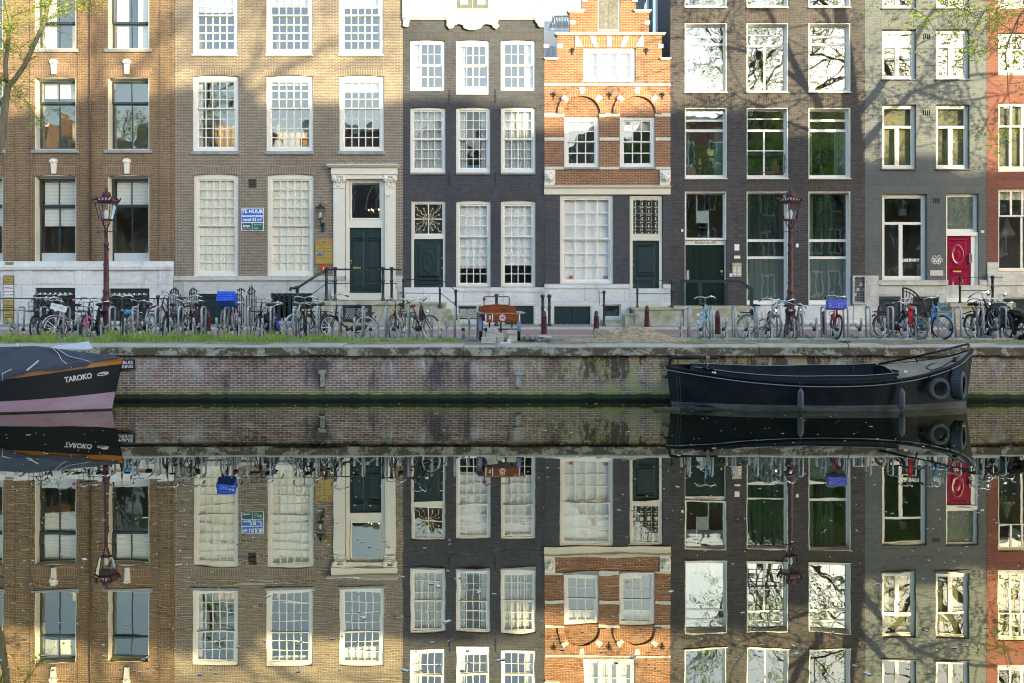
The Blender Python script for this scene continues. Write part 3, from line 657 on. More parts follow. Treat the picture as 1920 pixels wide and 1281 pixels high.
# ------------------------------------------------------------------ house 3: charcoal painted, white cornice
h3 = house('brick_house', 'narrow charcoal painted brick house with white scrolled cornice and oval panel door', 755.5, 1020, -60, H3B, floors=(60, 185, 350, 560), depth=9)
ops = [(769, 834, 75, 170, 2), (855, 918, 75, 177, 2), (939, 1004, 75, 170, 2), (769, 835, 201, 324, 2), (855, 919, 201, 324, 2), (939, 1004, 201, 324, 2),
       (771, 835, 377, 566, 0.01), (855, 920, 376, 538, 2), (939, 1004, 376, 538, 2)]
wall(h3, H3B, 755.5, 1020, 37, 538.5, ops)
b = MB()
for a_, b_ in ((769, 834), (855, 918), (939, 1004)):
    for t in (74, 200, 375): b = MB(); arch_lintel(b, a_-1, b_+1, t-15, t, 2, 5); b.build('brick_arch', H3S, h3)
A = dict(cols=4, fw=4.5, sw=3, bar=1.5)
win(h3, 769, 834, 75, 170, rows=(2, 2), cover=[(CURT, 775, 787, 78, 166, .03)], **A)
win(h3, 855, 918, 75, 177, rows=(2, 2), fwb=13, fwt=8, cover=[(CURT, 860, 871, 78, 166, .03)], **A)
win(h3, 939, 1004, 75, 170, rows=(2, 2), cover=[(CURT, 986, 999, 78, 166, .03)], **A)
for i, (a_, b_) in enumerate(((769, 835), (855, 919), (939, 1004))):
    cv = [(SHEER, a_+5, b_-5, 203, 320, .04)] if i != 1 else [(SHEER, a_+5, a_+17, 203, 320, .04), (SHEER, b_-17, b_-5, 203, 320, .04)]
    win(h3, a_, b_, 201, 324, glz=GLASSC, rows=(3, 3), fwb=7, fwt=5, sill=(3.5, 0), cover=cv, **A)
for i, (a_, b_) in enumerate(((855, 920), (939, 1004))):
    win(h3, a_, b_, 376, 538, glz=GLASSC, rows=(3, 5), split=.41, fwt=7, frame=CREAM2, cover=[(BLINDW, a_+5, b_-5, 380, (503, 496)[i])], **A)
# plant on the window ledge, painted pot
pl = thing('potted_plant', 'leafy plant in a blue planter behind the middle second floor window of the charcoal house', 'plant', (X(886), FY+.5, Z(318)))
b = MB(); b.box(X(872), X(900), FY+.42, FY+.6, Z(320), Z(307)); b.build('planter', mat('blue_planter', (.03,.22,.42), .5), pl)
LEAFD = mat('house_plant_leaf', (.07,.12,.03), .6, noise=.4, nscale=20)
def leaves(b, c, rad, n, size, rng, m=0, flat=1.):
    for _ in range(n):
        while 1:
            q = Vector((rng.uniform(-1, 1), rng.uniform(-1, 1), rng.uniform(-1, 1)))
            if q.length < 1: break
        p = Vector(c)+Vector((q.x*rad[0], q.y*rad[1], q.z*rad[2])); u = Vector((rng.gauss(0, 1), rng.gauss(0, 1), rng.gauss(0, .6))).normalized()
        v_ = u.cross(Vector((rng.gauss(0, 1), rng.gauss(0, 1), rng.gauss(0, 1)))).normalized(); s_ = size*rng.uniform(.6, 1.3)
        b.add([p-u*s_, p+v_*s_*.45, p+u*s_, p-v_*s_*.45], [(0,1,2,3)], m)
b = MB(); leaves(b, (X(886), FY+.5, Z(298)), (.42, .1, .22), 260, .05, random.Random(2)); b.build('foliage', LEAFD, pl)
# transom with gilt rays and oval door
w_ = win(h3, 771, 835, 377, 444, cols=2, rows=(2, 0), fw=4, sw=2, bar=2, name='transom_window', frame=CREAM2, cover=[(DGREEN, 775, 831, 380, 440, 0, 'dark_backing', .1)])
g_ = MB(); cx_, cz_ = X(802.5), Z(411.5); GP = mat('gilt_ironwork', (.62,.50,.24), .4, metal=.3)
for q in range(8):
    t = math.pi/8+q*math.pi/4
    g_.tube([(cx_+.1*math.cos(t), FY+.05, cz_+.1*math.sin(t)), (cx_+.40*math.cos(t), FY+.05, cz_+.40*math.sin(t))], .007, 4)
    for rr in (.18, .42): g_.ball((cx_+rr*math.cos(t), FY+.05, cz_+rr*math.sin(t)), .034, 8)
for q in range(4):
    t = math.pi/4+q*math.pi/2; u = Vector((math.cos(t), 0, math.sin(t))); v_ = Vector((-math.sin(t), 0, math.cos(t)))
    g_.tube([Vector((cx_, FY+.05, cz_))+u*(.08+.6*i/16)+v_*.025*math.sin(i*1.3) for i in range(17)], .013, 5)
g_.build('gilt_rays', GP, w_)
dr = MB(); ring(dr, X(771)+.001, X(835)-.001, Z(566), Z(444)-.002, 4.5*PXM, FY+.06, FY+.2, 0, wb=0, wt=4*PXM); dr.box(X(771), X(835), FY+.03, FY+.3, Z(569), Z(566)); dr.build('door_frame', CREAM2, h3)
dd = MB(); dd.box(X(775.7), X(830.3), FY+.14, FY+.2, Z(565.8), Z(449)); yf = FY+.139
panel(dd, 781, 826, 456, 521, yf, bev=.07, out=.045); panel(dd, 786, 821, 462, 518, yf-.046, bev=.03, out=.015); oval(dd, 803, 491, 11.5, 24, yf-.062, .05)
for r, a_, b_ in ((522, 782, 824), (524, 780, 826), (531, 783, 819), (557, 783, 821)): moulding(dd, a_, b_, r, yf, 1.8, .07)
dd.add([(X(787),yf,Z(545)),(X(817),yf,Z(545)),(X(802),yf,Z(538)),(X(802),yf-.06,Z(543.5))], [(0,1,3),(1,2,3),(2,0,3)]); panel(dd, 785, 819, 533, 553, yf, bev=.05, out=.02)
do = dd.build('door', DGREEN, h3); b = MB(); b.ball((X(828), FY+.11, Z(484)), .03, 8); b.ball((X(828), FY+.11, Z(503)), .03, 8); b.build('handle', CHROME, do)
# cornice, scrolls and neck gable
c = MB()
c.prismx([(FY+.3, Z(38)), (FY-.06, Z(38)), (FY-.10, Z(35)), (FY-.10, Z(-16)), (FY-.18, Z(-20)), (FY-.18, Z(-24)), (FY+.3, Z(-24))], X(755), X(1018))
c.box(X(755.2), X(763), FY-.12, FY-.1005, Z(36), Z(-15)); c.box(X(835), X(838), FY-.13, FY-.1005, Z(36), Z(-16)); c.box(X(1000), X(1003), FY-.13, FY-.1005, Z(36), Z(-16))
def scroll_poly(pts, yo=.12): c.prism([(X(a_), Z(b_)) for a_, b_ in pts], FY-yo, FY-.002)
scroll_poly([(757, 37.5), (769, 37.5), (769, 42), (766, 45), (768, 50), (763, 52), (759, 50), (757, 46)][::-1])
scroll_poly([(1004, 37.5), (1019, 37.5), (1019, 52), (1014, 53), (1009, 50), (1007, 45), (1004, 42)][::-1])
sc_ = [(838, 37.5)]+[(935, 37.5), (933, 45), (936, 50), (930, 56), (925, 53), (922, 48), (912, 46.5), (905, 48), (902, 54), (893, 57.5), (886, 58), (879, 57.5), (870, 54), (868, 48), (860, 46.5), (852, 49), (849, 54), (843, 56), (838, 49)]
scroll_poly(sc_[::-1])
for q in (760, 845, 873, 900, 928, 1012): c.torus((X(q), FY-.12, Z(48)), .06, .02, 'y', 14, 6)
n_ = [(-24, 775, 1000), (-60, 800, 975), (-90, 822, 952), (-130, 832, 942)]
c.prism([(X(n_[0][1]), Z(-24)), (X(n_[0][2]), Z(-24))]+[(X(q[2]), Z(q[0])) for q in n_[1:]]+[(X(887), Z(-160))]+[(X(q[1]), Z(q[0])) for q in n_[:0:-1]], FY+.001, FY+.28)
c.build('cornice', mat('white_plaster', (.60,.60,.57), .7, noise=.25, nscale=5, bump=.3), h3)
b = MB(); b.box(X(856), X(917), FY-.14, FY-.101, Z(19), Z(-14)); b.build('hatch_frame', W, h3)
b = MB(); b.box(X(857.5), X(886), FY-.155, FY-.141, Z(18), Z(-14)); b.box(X(887), X(916), FY-.155, FY-.141, Z(18), Z(-14)); b.build('attic_hatch', mat('sage_shutter', (.13,.15,.125), .5, noise=.3, nscale=8), h3)
b = MB(); b.box(X(863), X(878), FY-.165, FY-.156, Z(11), Z(-10)); b.box(X(895), X(910), FY-.165, FY-.156, Z(11), Z(-10)); b.build('shutter_pane', mat('bluish_pane', (.35,.38,.42), .2), h3)
p = MB(); plinth(p, 755.5, 1020, 539, 606, [(771, 835, 569, 606), (858, 920, 573, 601), (944, 1003, 571, 611)]); p.box(X(835.5), X(1019.8), FY-.09, FY-.051, Z(547), Z(539)); p.box(X(756), X(770.5), FY-.09, FY-.051, Z(563), Z(545)); p.build('stone_plinth', STONE2, h3)
w_ = win(h3, 858, 920, 573, 601, cols=4, rows=(1, 0), fw=2, sw=2, rec=.04, name='basement_window', frame=CREAM, sash=DGREEN)
g_ = MB()
for i in range(18): g_.tube([(X(861+i*3.2), FY+.02, Z(579)), (X(min(917, 861+i*3.2+9)), FY+.02, Z(597))], .008, 4); g_.tube([(X(917-i*3.2), FY+.015, Z(579)), (X(max(861, 917-i*3.2-9)), FY+.015, Z(597))], .008, 4)
g_.build('mesh_screen', W, w_)
b = MB(); ring(b, X(944), X(1003), GZ, Z(571), 2.5*PXM, FY-.03, FY+.1, 0, wb=0); b.build('basement_door_frame', CREAM, h3)
b = MB(); b.box(X(946.6), X(1000.4), FY+.03, FY+.09, GZ, Z(573.6)); b.box(X(947), X(1000), FY+.015, FY+.029, Z(583.6), Z(583))
for q in (960, 973.5, 987): b.box(X(q-.4), X(q+.4), FY+.02, FY+.029, GZ+.05, Z(584.2))
b.build('basement_door', DGREEN, h3)
for x_ in (843, 929):
    b = MB()
    for t in (178, 333): b.box(X(x_)-.012, X(x_)+.012, FY-.03, FY-.001, Z(t+15), Z(t-10)); b.box(X(x_)-.03, X(x_)+.03, FY-.035, FY-.031, Z(t+3), Z(t))
    b.build('wall_anchor', BLACK, h3)
st = MB(); st.box(X(752), X(836), FY-.85, FY-.052, GZ-.2, Z(571)); st.box(X(760), X(850), FY-1.15, FY-.851, GZ-.3, Z(579)); st.box(X(752.5), X(862), FY-1.5, FY-1.151, GZ-.3, Z(590)); st.box(X(752.2), X(866), FY-1.75, FY-1.501, GZ-.3, Z(598))
st.box(X(750), X(838), FY-.9, FY-.0515, Z(570.9), Z(567)); st.build('stoop', MOSS, h3)
rl = MB(); yr = FY-.9
post(rl, X(761), yr, Z(600), Z(523), .035); post(rl, X(828), yr, Z(576), Z(521), .035); post(rl, X(859), FY-1.6, Z(598), Z(543), .04)
rl.tube([(X(761), yr, Z(525)), (X(830), yr, Z(524)), (X(859), FY-1.6, Z(546))], .014, 6); rl.tube([(X(755), yr, Z(549.5)), (X(830), yr, Z(550)), (X(858), FY-1.6, Z(571))], .014, 6); rl.tube([(X(859), FY-1.6, Z(546)), (X(866), FY-1.6, Z(546))], .012, 6)
rl.build('railing', IRON, h3)
for i, (x_, t, b2, lb) in enumerate(((931, 551, 572, 'short dark iron post on the pavement behind the cargo bike box'), (1017.5, 552, 606, 'left one of the two dark iron posts between the charcoal and stepped gable houses'), (1030, 552, 606, 'right one of the two dark iron posts between the charcoal and stepped gable houses'))):
    b = MB(); post(b, X(x_, FY-1.0), FY-1.0, GZ-.03, Z(t, FY-1.0), .05); 
    if i: b.tube([(X(x_-5, FY-1), FY-1.0, Z(t+4, FY-1)), (X(x_, FY-1), FY-1, Z(t+4, FY-1))], .012, 6); b.tube([(X(x_-5, FY-1), FY-1, Z(t+29, FY-1)), (X(x_, FY-1), FY-1, Z(t+29, FY-1))], .012, 6)
    tag(b.build('iron_post', IRON), lb, 'post', 'iron stoop posts')

# ------------------------------------------------------------------ house 4: stepped gable
h4 = house('stepped_gable_house', 'narrow orange brick house with white banded stepped gable above a blue black ground floor', 1020.5, 1257, 118, H4B, floors=(160, 330, 560), depth=9, ridge=-20, roofm=ROOFT, back=3.5, room=ROOM)
wins4 = [(1058, 1123, 219, 314), (1162, 1228, 219, 314)]
ops = [(1094, 1192, 90, 153)]+wins4
wall(h4, H4B, 1020.5, 1257, 113, 348, ops, name='upper_wall')
b = MB()
wl = lambda x0, x1, y0, y1: b.box(X(x0), X(x1), FY, FY+.35, Z(y1), Z(y0)-.0)
wl(1045, 1094, 66, 112.9); wl(1192, 1241, 66, 112.9); wl(1094, 1192, 66, 89.9)
wl(1068, 1121, 24, 65.9); wl(1163, 1217, 24, 65.9); wl(1121, 1163, 58.5, 65.9); wl(1091, 1121, -22, 23.9); wl(1163, 1193, -22, 23.9); wl(1121, 1163, -22, -12); wl(1115, 1170, -62, -22.1)
b.build('stepped_gable', H4B, h4)
b = MB(); arch_lintel(b, 1098, 1188, 68, 89, 0, 14); b.build('flat_arch', H4S, h4)
WST = mat('white_stone', (.68,.66,.60), .6, noise=.15)
for q0, q1, t0, t1 in ((1094, 1078, 89, 68), (1118, 1110, 89, 68), (1142.5, 1142.5, 89, 68), (1167, 1175, 89, 68), (1191, 1207, 89, 68)):
    w0 = 7 if q0 not in (1118, 1142.5, 1167) else 4.2; w1 = w0+(0 if q0 in (1094, 1191) else .8)
    if q0 == 1094: pts = [(1078, 88), (1094, 88), (1083, 68), (1078, 68)]
    elif q0 == 1191: pts = [(1191, 88), (1207, 88), (1207, 68), (1202, 68)]
    else: pts = [(q0-w0, t0), (q0+w0, t0), (q1+w1, t1), (q1-w1, t1)]
    b = MB(); b.prism([(X(x_), Z(y_)) for x_, y_ in pts], FY-.03, FY-.0065); b.build('voussoir', WST, h4)
for (x0, x1, y0, y1) in ((1021, 1257, 157, 161.5), (1021, 1058, 213, 219), (1123, 1162, 213, 219), (1228, 1257, 213, 219), (1021, 1057, 258, 264), (1124, 1161, 258, 264), (1229, 1257, 258, 264), (1021, 1057, 313, 318), (1124, 1161, 313, 318), (1229, 1257, 313, 318)):
    b = MB(); b.box(X(x0), X(x1), FY-.03, FY-.001, Z(y1), Z(y0)); b.build('stone_band', WST, h4)
for x0, x1, y0, y1 in ((1020, 1048, 109, 113), (1237, 1258, 109, 113), (1040, 1248, 62, 66), (1063, 1097, 19, 24), (1188, 1221, 19, 24)):
    b = MB(); b.box(X(x0), X(x1), FY-.10, FY+.37, Z(y1-2), Z(y0)); b.box(X(x0+2), X(x1-2), FY-.05, FY+.36, Z(y1), Z(y1-2)-.001); b.build('step_coping', WST, h4)
for x_, y_ in ((1019, 83), (1233, 83), (1044, 83), (1068, 39), (1208, 39), (1091, -3), (1185, -3)): b = MB(); b.box(X(x_+.5), X(x_+10.5), FY-.025, FY-.0015, Z(y_+7), Z(y_)); b.build('corner_block', WST, h4)
for cx_ in (1091, 1195):
    for t in (90, 41, 139):
        u = Vector((math.cos(R(t)), 0, math.sin(R(t)))); v_ = Vector((-u.z, 0, u.x)); c_ = Vector((X(cx_), 0, Z(213)))+u*.80
        P = [c_+u*.12+v_*.09, c_-u*.11+v_*.075, c_-u*.11-v_*.075, c_+u*.12-v_*.09]
        b = MB(); b.prism([(p_.x, p_.z) for p_ in P], FY-.115, FY-.101); b.build('voussoir', WST, h4)
b = MB()
for cx_ in (1091, 1195):
    b = MB(); n = 14; P = [(X(cx_)+.88*math.cos(math.pi*i/n), Z(213)+.88*math.sin(math.pi*i/n)) for i in range(n+1)]+[(X(cx_)+.66*math.cos(math.pi*i/n), Z(213)+.62*math.sin(math.pi*i/n)) for i in range(n, -1, -1)]
    b.prism(P, FY-.10, FY-.0005); b.build('brick_arch', H4S, h4)
b = MB()
for x_, y_ in ((1038, 180), (1143, 180), (1242, 180), (1073, 97), (1212, 97)):
    b = MB()
    cx_, cz_ = X(x_), Z(y_)
    b.box(cx_-.012, cx_+.012, FY-.04, FY-.001, cz_-.12, cz_+.12)
    for sx in (-1, 1):
        b.tube([(cx_, FY-.045, cz_-.02), (cx_+sx*.07, FY-.05, cz_+.02), (cx_+sx*.08, FY-.05, cz_+.08), (cx_+sx*.04, FY-.05, cz_+.10)], .014, 5); b.tube([(cx_, FY-.045, cz_+.03), (cx_+sx*.04, FY-.05, cz_+.12)], .014, 5)
    b.build('wall_anchor', BLACK, h4)
win(h4, 1094, 1192, 90, 153, cols=2, rows=(1, 0), fw=5, sw=4, sash=W, cover=[(CURT, 1099, 1187, 93, 149, .03)])
b = MB()
for a_ in (1099, 1143-12, 1170): 
    pass
for q in (1124.5, 1160.5): b.box(X(q-3.5), X(q+3.5), FY+.055, FY+.10, Z(149), Z(94))
b.box(X(1128), X(1157), FY+.07, FY+.1, Z(121.8), Z(120)); b.box(X(1102), X(1121), FY+.07, FY+.1, Z(121.8), Z(120)); b.box(X(1164), X(1184), FY+.07, FY+.1, Z(121.8), Z(120)); b.build('window_mullion', W, h4)
for a_, b_, _, _ in wins4:
    win(h4, a_, b_, 219, 314, cols=3, rows=(2, 2), fw=6, fwt=6, sw=2.5, bar=2, sill=(4, 0), cover=[(BLINDC, a_+6, b_-6, 222, 243)])
b = MB(); b.box(X(1121.2), X(1162.8), FY+.05, FY+.15, Z(58.3), Z(-12)); b.build('hatch_frame', CREAM2, h4)
b = MB(); b.box(X(1124), X(1160), FY+.03, FY+.049, Z(54), Z(-10)); b.box(X(1141.6), X(1142.4), FY+.024, FY+.0299, Z(54), Z(-10)); b.build('attic_hatch', mat('weathered_shutter', (.20,.20,.19), .7, noise=.5, nscale=9), h4)
# lions, cornice
c = MB(); c.prismx([(FY+.3, Z(365)), (FY-.06, Z(365)), (FY-.06, Z(354)), (FY-.14, Z(352)), (FY-.16, Z(348.5)), (FY+.3, Z(348.2))], X(1020), X(1257)); c.build('cornice', CREAM, h4)
for x0, x1 in ((1021, 1041), (1237, 1257)):
    b = MB(); xm = (x0+x1)/2
    b.prism([(X(x_), Z(y_)) for x_, y_ in ((x0, 347.5), (x1-2, 347.5), (x1, 340), (x1, 319), (x0, 319))], FY-.07, FY-.001)
    b.ball((X(xm), FY-.10, Z(333)), .13, 12, sq=(1, .7, 1.1)); b.ball((X(xm), FY-.19, Z(336)), .06, 8); 
    for sx in (-1, 1): b.ball((X(xm+sx*5), FY-.10, Z(326)), .05, 8); b.ball((X(xm+sx*2.3), FY-.20, Z(331)), .025, 6); b.ball((X(xm+sx*6), FY-.09, Z(335)), .06, 8)
    for q in range(9): t = q*2*math.pi/9; b.ball((X(xm)+.14*math.cos(t), FY-.09, Z(333)+.15*math.sin(t)), .045, 6)
    b.build('lion_head', CREAM2, h4)
wall(h4, H4L, 1020.5, 1257, 364.8, 532.5, [(1050, 1150, 366, 532.6), (1180, 1243, 366, 532.6)], name='lower_wall')
win(h4, 1050, 1150, 366, 532, glz=GLASSC, cols=4, rows=(3, 3), split=.5, fw=5, sw=3.5, bar=1.8, frame=CREAM2, cover=[(BLINDW, 1056, 1144, 370, 528)])
for q, cc in ((1071, (.6,.12,.08)), (1137, (.25,.2,.4))):
    b = MB(); b.box(X(q-4), X(q+4), FY+.2, FY+.21, Z(524), Z(517)); o = b.build('window_card', mat('printed_card', cc, .6)); tag(o, 'small %s card in the lower corner of the stepped gable house window' % ('red' if q < 1100 else 'purple'), 'card')
w_ = win(h4, 1181, 1242, 367, 446, cols=1, rows=(1, 0), fw=4, sw=3, frame=CREAM, name='transom_window', cover=[(DGREEN, 1186, 1238, 370, 444, 0, 'dark_backing', .15)])
g_ = MB()
for j in range(10):
    for i in range(4):
        if j % 2 == 0: x_ = 1190+i*13.5; g_.box(X(max(1188.5, x_-3)), X(min(1234.5, x_+3)), FY+.05, FY+.06, Z(375+j*7+.9), Z(375+j*7-.6))
        else: x_ = 1192+i*12.5; g_.box(X(x_-.9), X(x_+.9), FY+.05, FY+.06, Z(375+j*7+3), Z(375+j*7-3))
for i in range(5): g_.box(X(1192+i*10)-.004, X(1192+i*10)+.004, FY+.062, FY+.068, Z(442), Z(371))
for j in range(6): g_.box(X(1188), X(1235), FY+.0685, FY+.073, Z(375+j*12.5)-.004, Z(375+j*12.5)+.004)
g_.build('gilt_lattice', mat('pale_gilt_lattice', (.60,.56,.42), .4), w_)
b = MB(); ring(b, X(1181), X(1242), Z(562), Z(446)-.001, 5.5*PXM, FY+.05, FY+.3, 0, wb=0, wt=5*PXM); b.box(X(1181.3), X(1241.7), FY-.045, FY+.3, Z(577), Z(562)-.001); b.build('door_frame', CREAM, h4)
dd = MB(); dd.box(X(1186.8), X(1236.2), FY+.14, FY+.2, Z(561.8), Z(451.5)); yf = FY+.139; panel(dd, 1194, 1229, 457, 513, yf, bev=.05, out=.03); panel(dd, 1194, 1229, 520, 555, yf, bev=.05, out=.03)
for q in (458, 461, 515.5, 529, 552): moulding(dd, 1196, 1227, q, yf-.02, 1.4, .05)
do = dd.build('door', DGREEN, h4); b = MB(); 
for q in (485, 497, 535): b.ball((X(1188.5), FY+.12, Z(q)), .025, 8)
b.build('handle', CHROME, do)
p = MB(); plinth(p, 1020.5, 1257, 541, 606, [(1036, 1110, 571.5, 611), (1132, 1164, 571, 595), (1181, 1242, 569, 604)]); p.box(X(1020.5), X(1180), FY-.09, FY+.3, Z(541)+.001, Z(532.6)); p.box(X(1243), X(1257), FY-.09, FY+.3, Z(541)+.001, Z(532.6)); p.box(X(1181.5), X(1185), FY-.07, FY-.0515, Z(575), Z(541)) ; p.build('stone_plinth', STONE2, h4)
b = MB(); ring(b, X(1036), X(1110), GZ, Z(571.5)-.001, 3*PXM, FY-.03, FY+.1, 0, wb=0); b.build('basement_door_frame', CREAM, h4)
b = MB(); b.box(X(1039.2), X(1106.8), FY+.03, FY+.09, GZ, Z(574.7))
for q in (1055, 1072, 1073.6, 1091): b.box(X(q-.4), X(q+.4), FY+.02, FY+.0299, GZ+.05, Z(576))
b.build('basement_door', DGREEN, h4)
w_ = win(h4, 1132, 1164, 571, 595, cols=2, rows=(1, 0), fw=2.5, sw=2, rec=.04, name='basement_window', frame=CREAM, sash=DGREEN)
st = MB(); st.box(X(1183), X(1290), FY-1.2, FY-.053, GZ-.3, Z(580)); st.box(X(1179), X(1270), FY-1.25, FY-.054, Z(580)+.001, Z(576)); st.box(X(1166), X(1182.5), FY-1.18, FY-.055, GZ-.3, Z(590)); st.box(X(1163), X(1190), FY-1.22, FY-1.181, Z(590), Z(587)); st.box(X(1125), X(1165.5), FY-1.0, FY-.056, GZ-.3, Z(600))
st.build('stoop', MOSS, h4)
rl = MB(); yr = FY-1.1
post(rl, X(1195, yr), yr, Z(577), Z(521, yr), .035); post(rl, X(1260, yr), yr, Z(577), Z(524, yr), .045); post(rl, X(1132.5, yr), yr, GZ-.05, Z(545, yr), .04)
rl.tube([(X(1188, yr), yr, Z(525, yr)), (X(1262, yr), yr, Z(526, yr))], .014, 6); rl.tube([(X(1190, yr), yr, Z(551, yr)), (X(1262, yr), yr, Z(551, yr))], .014, 6)
rl.tube([(X(1123, yr), yr, Z(543, yr)), (X(1124, yr), yr, Z(572, yr)), (X(1132, yr), yr, Z(573, yr))], .012, 6); rl.tube([(X(1123, yr), yr, Z(549, yr)), (X(1132, yr), yr, Z(549, yr))], .012, 6)
rl.build('railing', IRON, h4)
# ------------------------------------------------------------------ house 5: dark brick, tall modern windows
h5 = house('brick_house', 'tall dark brown brick house with large plain white windows and a black double height entrance', 1257, 1622, -200, H5B, floors=(15, 180, 340, 572), depth=12, room=ROOMD)
c5 = ((1284, 1363), (1400, 1478), (1516, 1595))
ops = [(a_, b_, -118, 14) for a_, b_ in c5]+[(a_, b_, 43, 173) for a_, b_ in c5]+[(a_, b_, 202, 335) for a_, b_ in c5]+[(1284, 1362, 359, 572), (1400, 1478, 359, 572), (1516, 1595, 359, 572)]
wall(h5, H5B, 1257, 1622, -200, 572.5, ops)
for a_, b_ in c5:
    for t in (42, 201, 358): b = MB(); arch_lintel(b, a_-1, b_+1, t-20, t, 0, 1); b.build('brick_arch', H5S, h5)
A = dict(cols=1, frame=W, fw=1.5, sw=3, deep=.26, glz=GLASSB)
def transoms(w_, x0, x1, ys, yf=.29, vert=()):
    b = MB()
    for q, t in ys: b.box(X(x0+1.6), X(x1-1.6), FY+yf, FY+yf+.06, Z(q+t/2), Z(q-t/2))
    for x_, q0, q1 in vert: b.box(X(x_-1.6), X(x_+1.6), FY+yf+.004, FY+yf+.055, Z(q1), Z(q0))
    b.build('transom', W, w_)
for i, (a_, b_) in enumerate(c5):
    w_ = win(h5, a_, b_, -118, 14, rows=(1, 0), sill=(2, 0), sillm=CREAM, **A); transoms(w_, a_, b_, [(8, 3)])
    w_ = win(h5, a_, b_, 43, 173, rows=(1, 0), fwb=4, sill=(1.5, 1), sillm=CREAM, **A)
    if i == 1: transoms(w_, a_, b_, [(63, 1.6), (83, 4)], vert=[((a_+b_)/2-2, 83, 168)])
    else: transoms(w_, a_, b_, [(66, 4), (80, 4)], vert=[])
    cv = [[(PALEC, a_+3, a_+12, 235, 332, .05), (PALEC, b_-20, b_-4, 235, 332, .05)], [], [(PALEC, a_+2, a_+14, 205, 332, .05), (PALEC, b_-24, b_-4, 240, 332, .06)]][i]
    B_ = dict(A); B_['glz'] = GLASSD
    w_ = win(h5, a_, b_, 202, 335, rows=(1, 0), fwb=5, cover=cv, sill=(1.5, 1), sillm=CREAM, **B_)
    if i == 1: transoms(w_, a_, b_, [(221, 1.6), (243, 4), (281, 2)], vert=[((a_+b_)/2-3, 243, 330)])
    else: transoms(w_, a_, b_, [(224, 4), (243, 5)])
# things behind the glass
def pot(x_, yb, z0, hh, r, nm, lab, m):
    b = MB(); b.lathe([(r*.75, 0), (r, hh*.3), (r*.95, hh*.7), (r*.5, hh*.85), (r*.6, hh)], (x_, yb, z0), 14); tag(b.build(nm, m), lab, 'pot')
TC = mat('terracotta', (.45,.17,.06), .8, noise=.2, nscale=10)
pot(X(1461), FY+.6, Z(327), .55, .17, 'terracotta_pot', 'tall terracotta pot behind the railed middle window of the dark brick house', TC)
pot(X(1447), FY+.62, Z(328), .2, .2, 'terracotta_pot', 'squat wide terracotta pot left of the tall pot behind the railed window', TC)
ac = thing('armchair', 'pink checked wing armchair behind the left second floor window of the dark brick house', 'armchair', (X(1302), FY+.9, Z(340)))
b = MB(); b.prism([(X(1295), Z(332)), (X(1309), Z(332)), (X(1311), Z(318)), (X(1309), Z(308)), (X(1303), Z(305)), (X(1296), Z(307))], FY+.75, FY+.9); b.build('backrest', mat('pink_check', (.50,.30,.24), .8, noise=.3, nscale=20), ac)
b = MB(); b.obox((X(1303), FY+1.1, Z(329)), .5, .4, .25); b.build('seat', D.materials['pink_check'], ac)
b = MB(); x_ = X(1547); b.lathe([(.12, 0), (.13, .15), (.09, .3), (.07, .36), (.09, .42), (.05, .52), (.01, .55)], (x_, FY+.6, Z(331)), 10); tag(b.build('statuette', BLACK), 'dark seated figurine behind the right second floor window of the dark brick house', 'statuette')
b = MB(); yr = FY-.03; ring(b, X(1402), X(1472), Z(324), Z(290), .025, yr, yr+.03)
for q in (298, 315): b.tube([(X(1471), yr+.01, Z(q)), (X(1474), FY+.05, Z(q))], .02, 5)
b.build('window_guard', BLACK, h5)
# ground floor
w_ = win(h5, 1284, 1362, 359, 450, cols=1, rows=(1, 0), frame=W, fw=2.5, sw=2, deep=.18, glz=GLASS2, name='transom_window')
b = MB(); b.box(X(1308), X(1310.5), FY+.30, FY+.33, Z(447), Z(366)) if 0 else None
b.box(X(1308), X(1310.6), FY+.35, FY+.37, Z(394), Z(365)); b.box(X(1309), X(1333), FY+.38, FY+.42, Z(417), Z(394)); b.box(X(1330), X(1333), FY+.35, FY+.37, Z(447), Z(417)); b.build('light_panel', mat('frosted_white_panel', (.62,.65,.66), .5), w_)
b = MB(); ring(b, X(1284)+.001, X(1362)-.001, Z(572), Z(450)-.002, 2*PXM, FY+.12, FY+.3, 0, wb=0, wt=9*PXM); b.build('door_frame', W, h5)
textobj('lettering', 'Boelen en Bik', .11, (X(1323), FY+.118, Z(455)), BK, h5, shear=.35, sx=1.25)
dd = MB(); DD = mat('black_green_door', (.008,.022,.018), .22, coat=.4); dd.box(X(1286.2), X(1360), FY+.2, FY+.26, Z(572), Z(460)); dd.box(X(1302), X(1303), FY+.19, FY+.1995, Z(571), Z(461)); dd.box(X(1316), X(1346), FY+.185, FY+.1995, Z(556), Z(472))
do = dd.build('door', DD, h5); b = MB(); b.ball((X(1354), FY+.14, Z(509)), .06, 12); b.ball((X(1355), FY+.15, Z(515)), .03, 8); b.build('door_knob', GOLD, do)
b = MB(); b.box(X(1289), X(1293.5), FY+.16, FY+.199, Z(524), Z(507)); b.build('lock_plate', GALV, do)
for i, (a_, b_) in enumerate(c5[1:]):
    w_ = win(h5, a_, b_, 359, 572, cols=1, rows=(1, 0), frame=W, fw=1.5, sw=2.5, fwb=6, deep=.26, glz=GLASS2,
             cover=[(GREENC, a_+(2, 22)[i], b_-(4, 24)[i], 362, 572, .09), (PALEC, a_+(2, 4)[i], a_+(14, 16)[i], 362, 480, .07), (mat('dark_film', (.145,.185,.195), .4), a_+3, b_-3, 484, 568, 0, 'window_film', -.1)])
    transoms(w_, a_, b_, [(450.5, 5), (483, 5)]); 
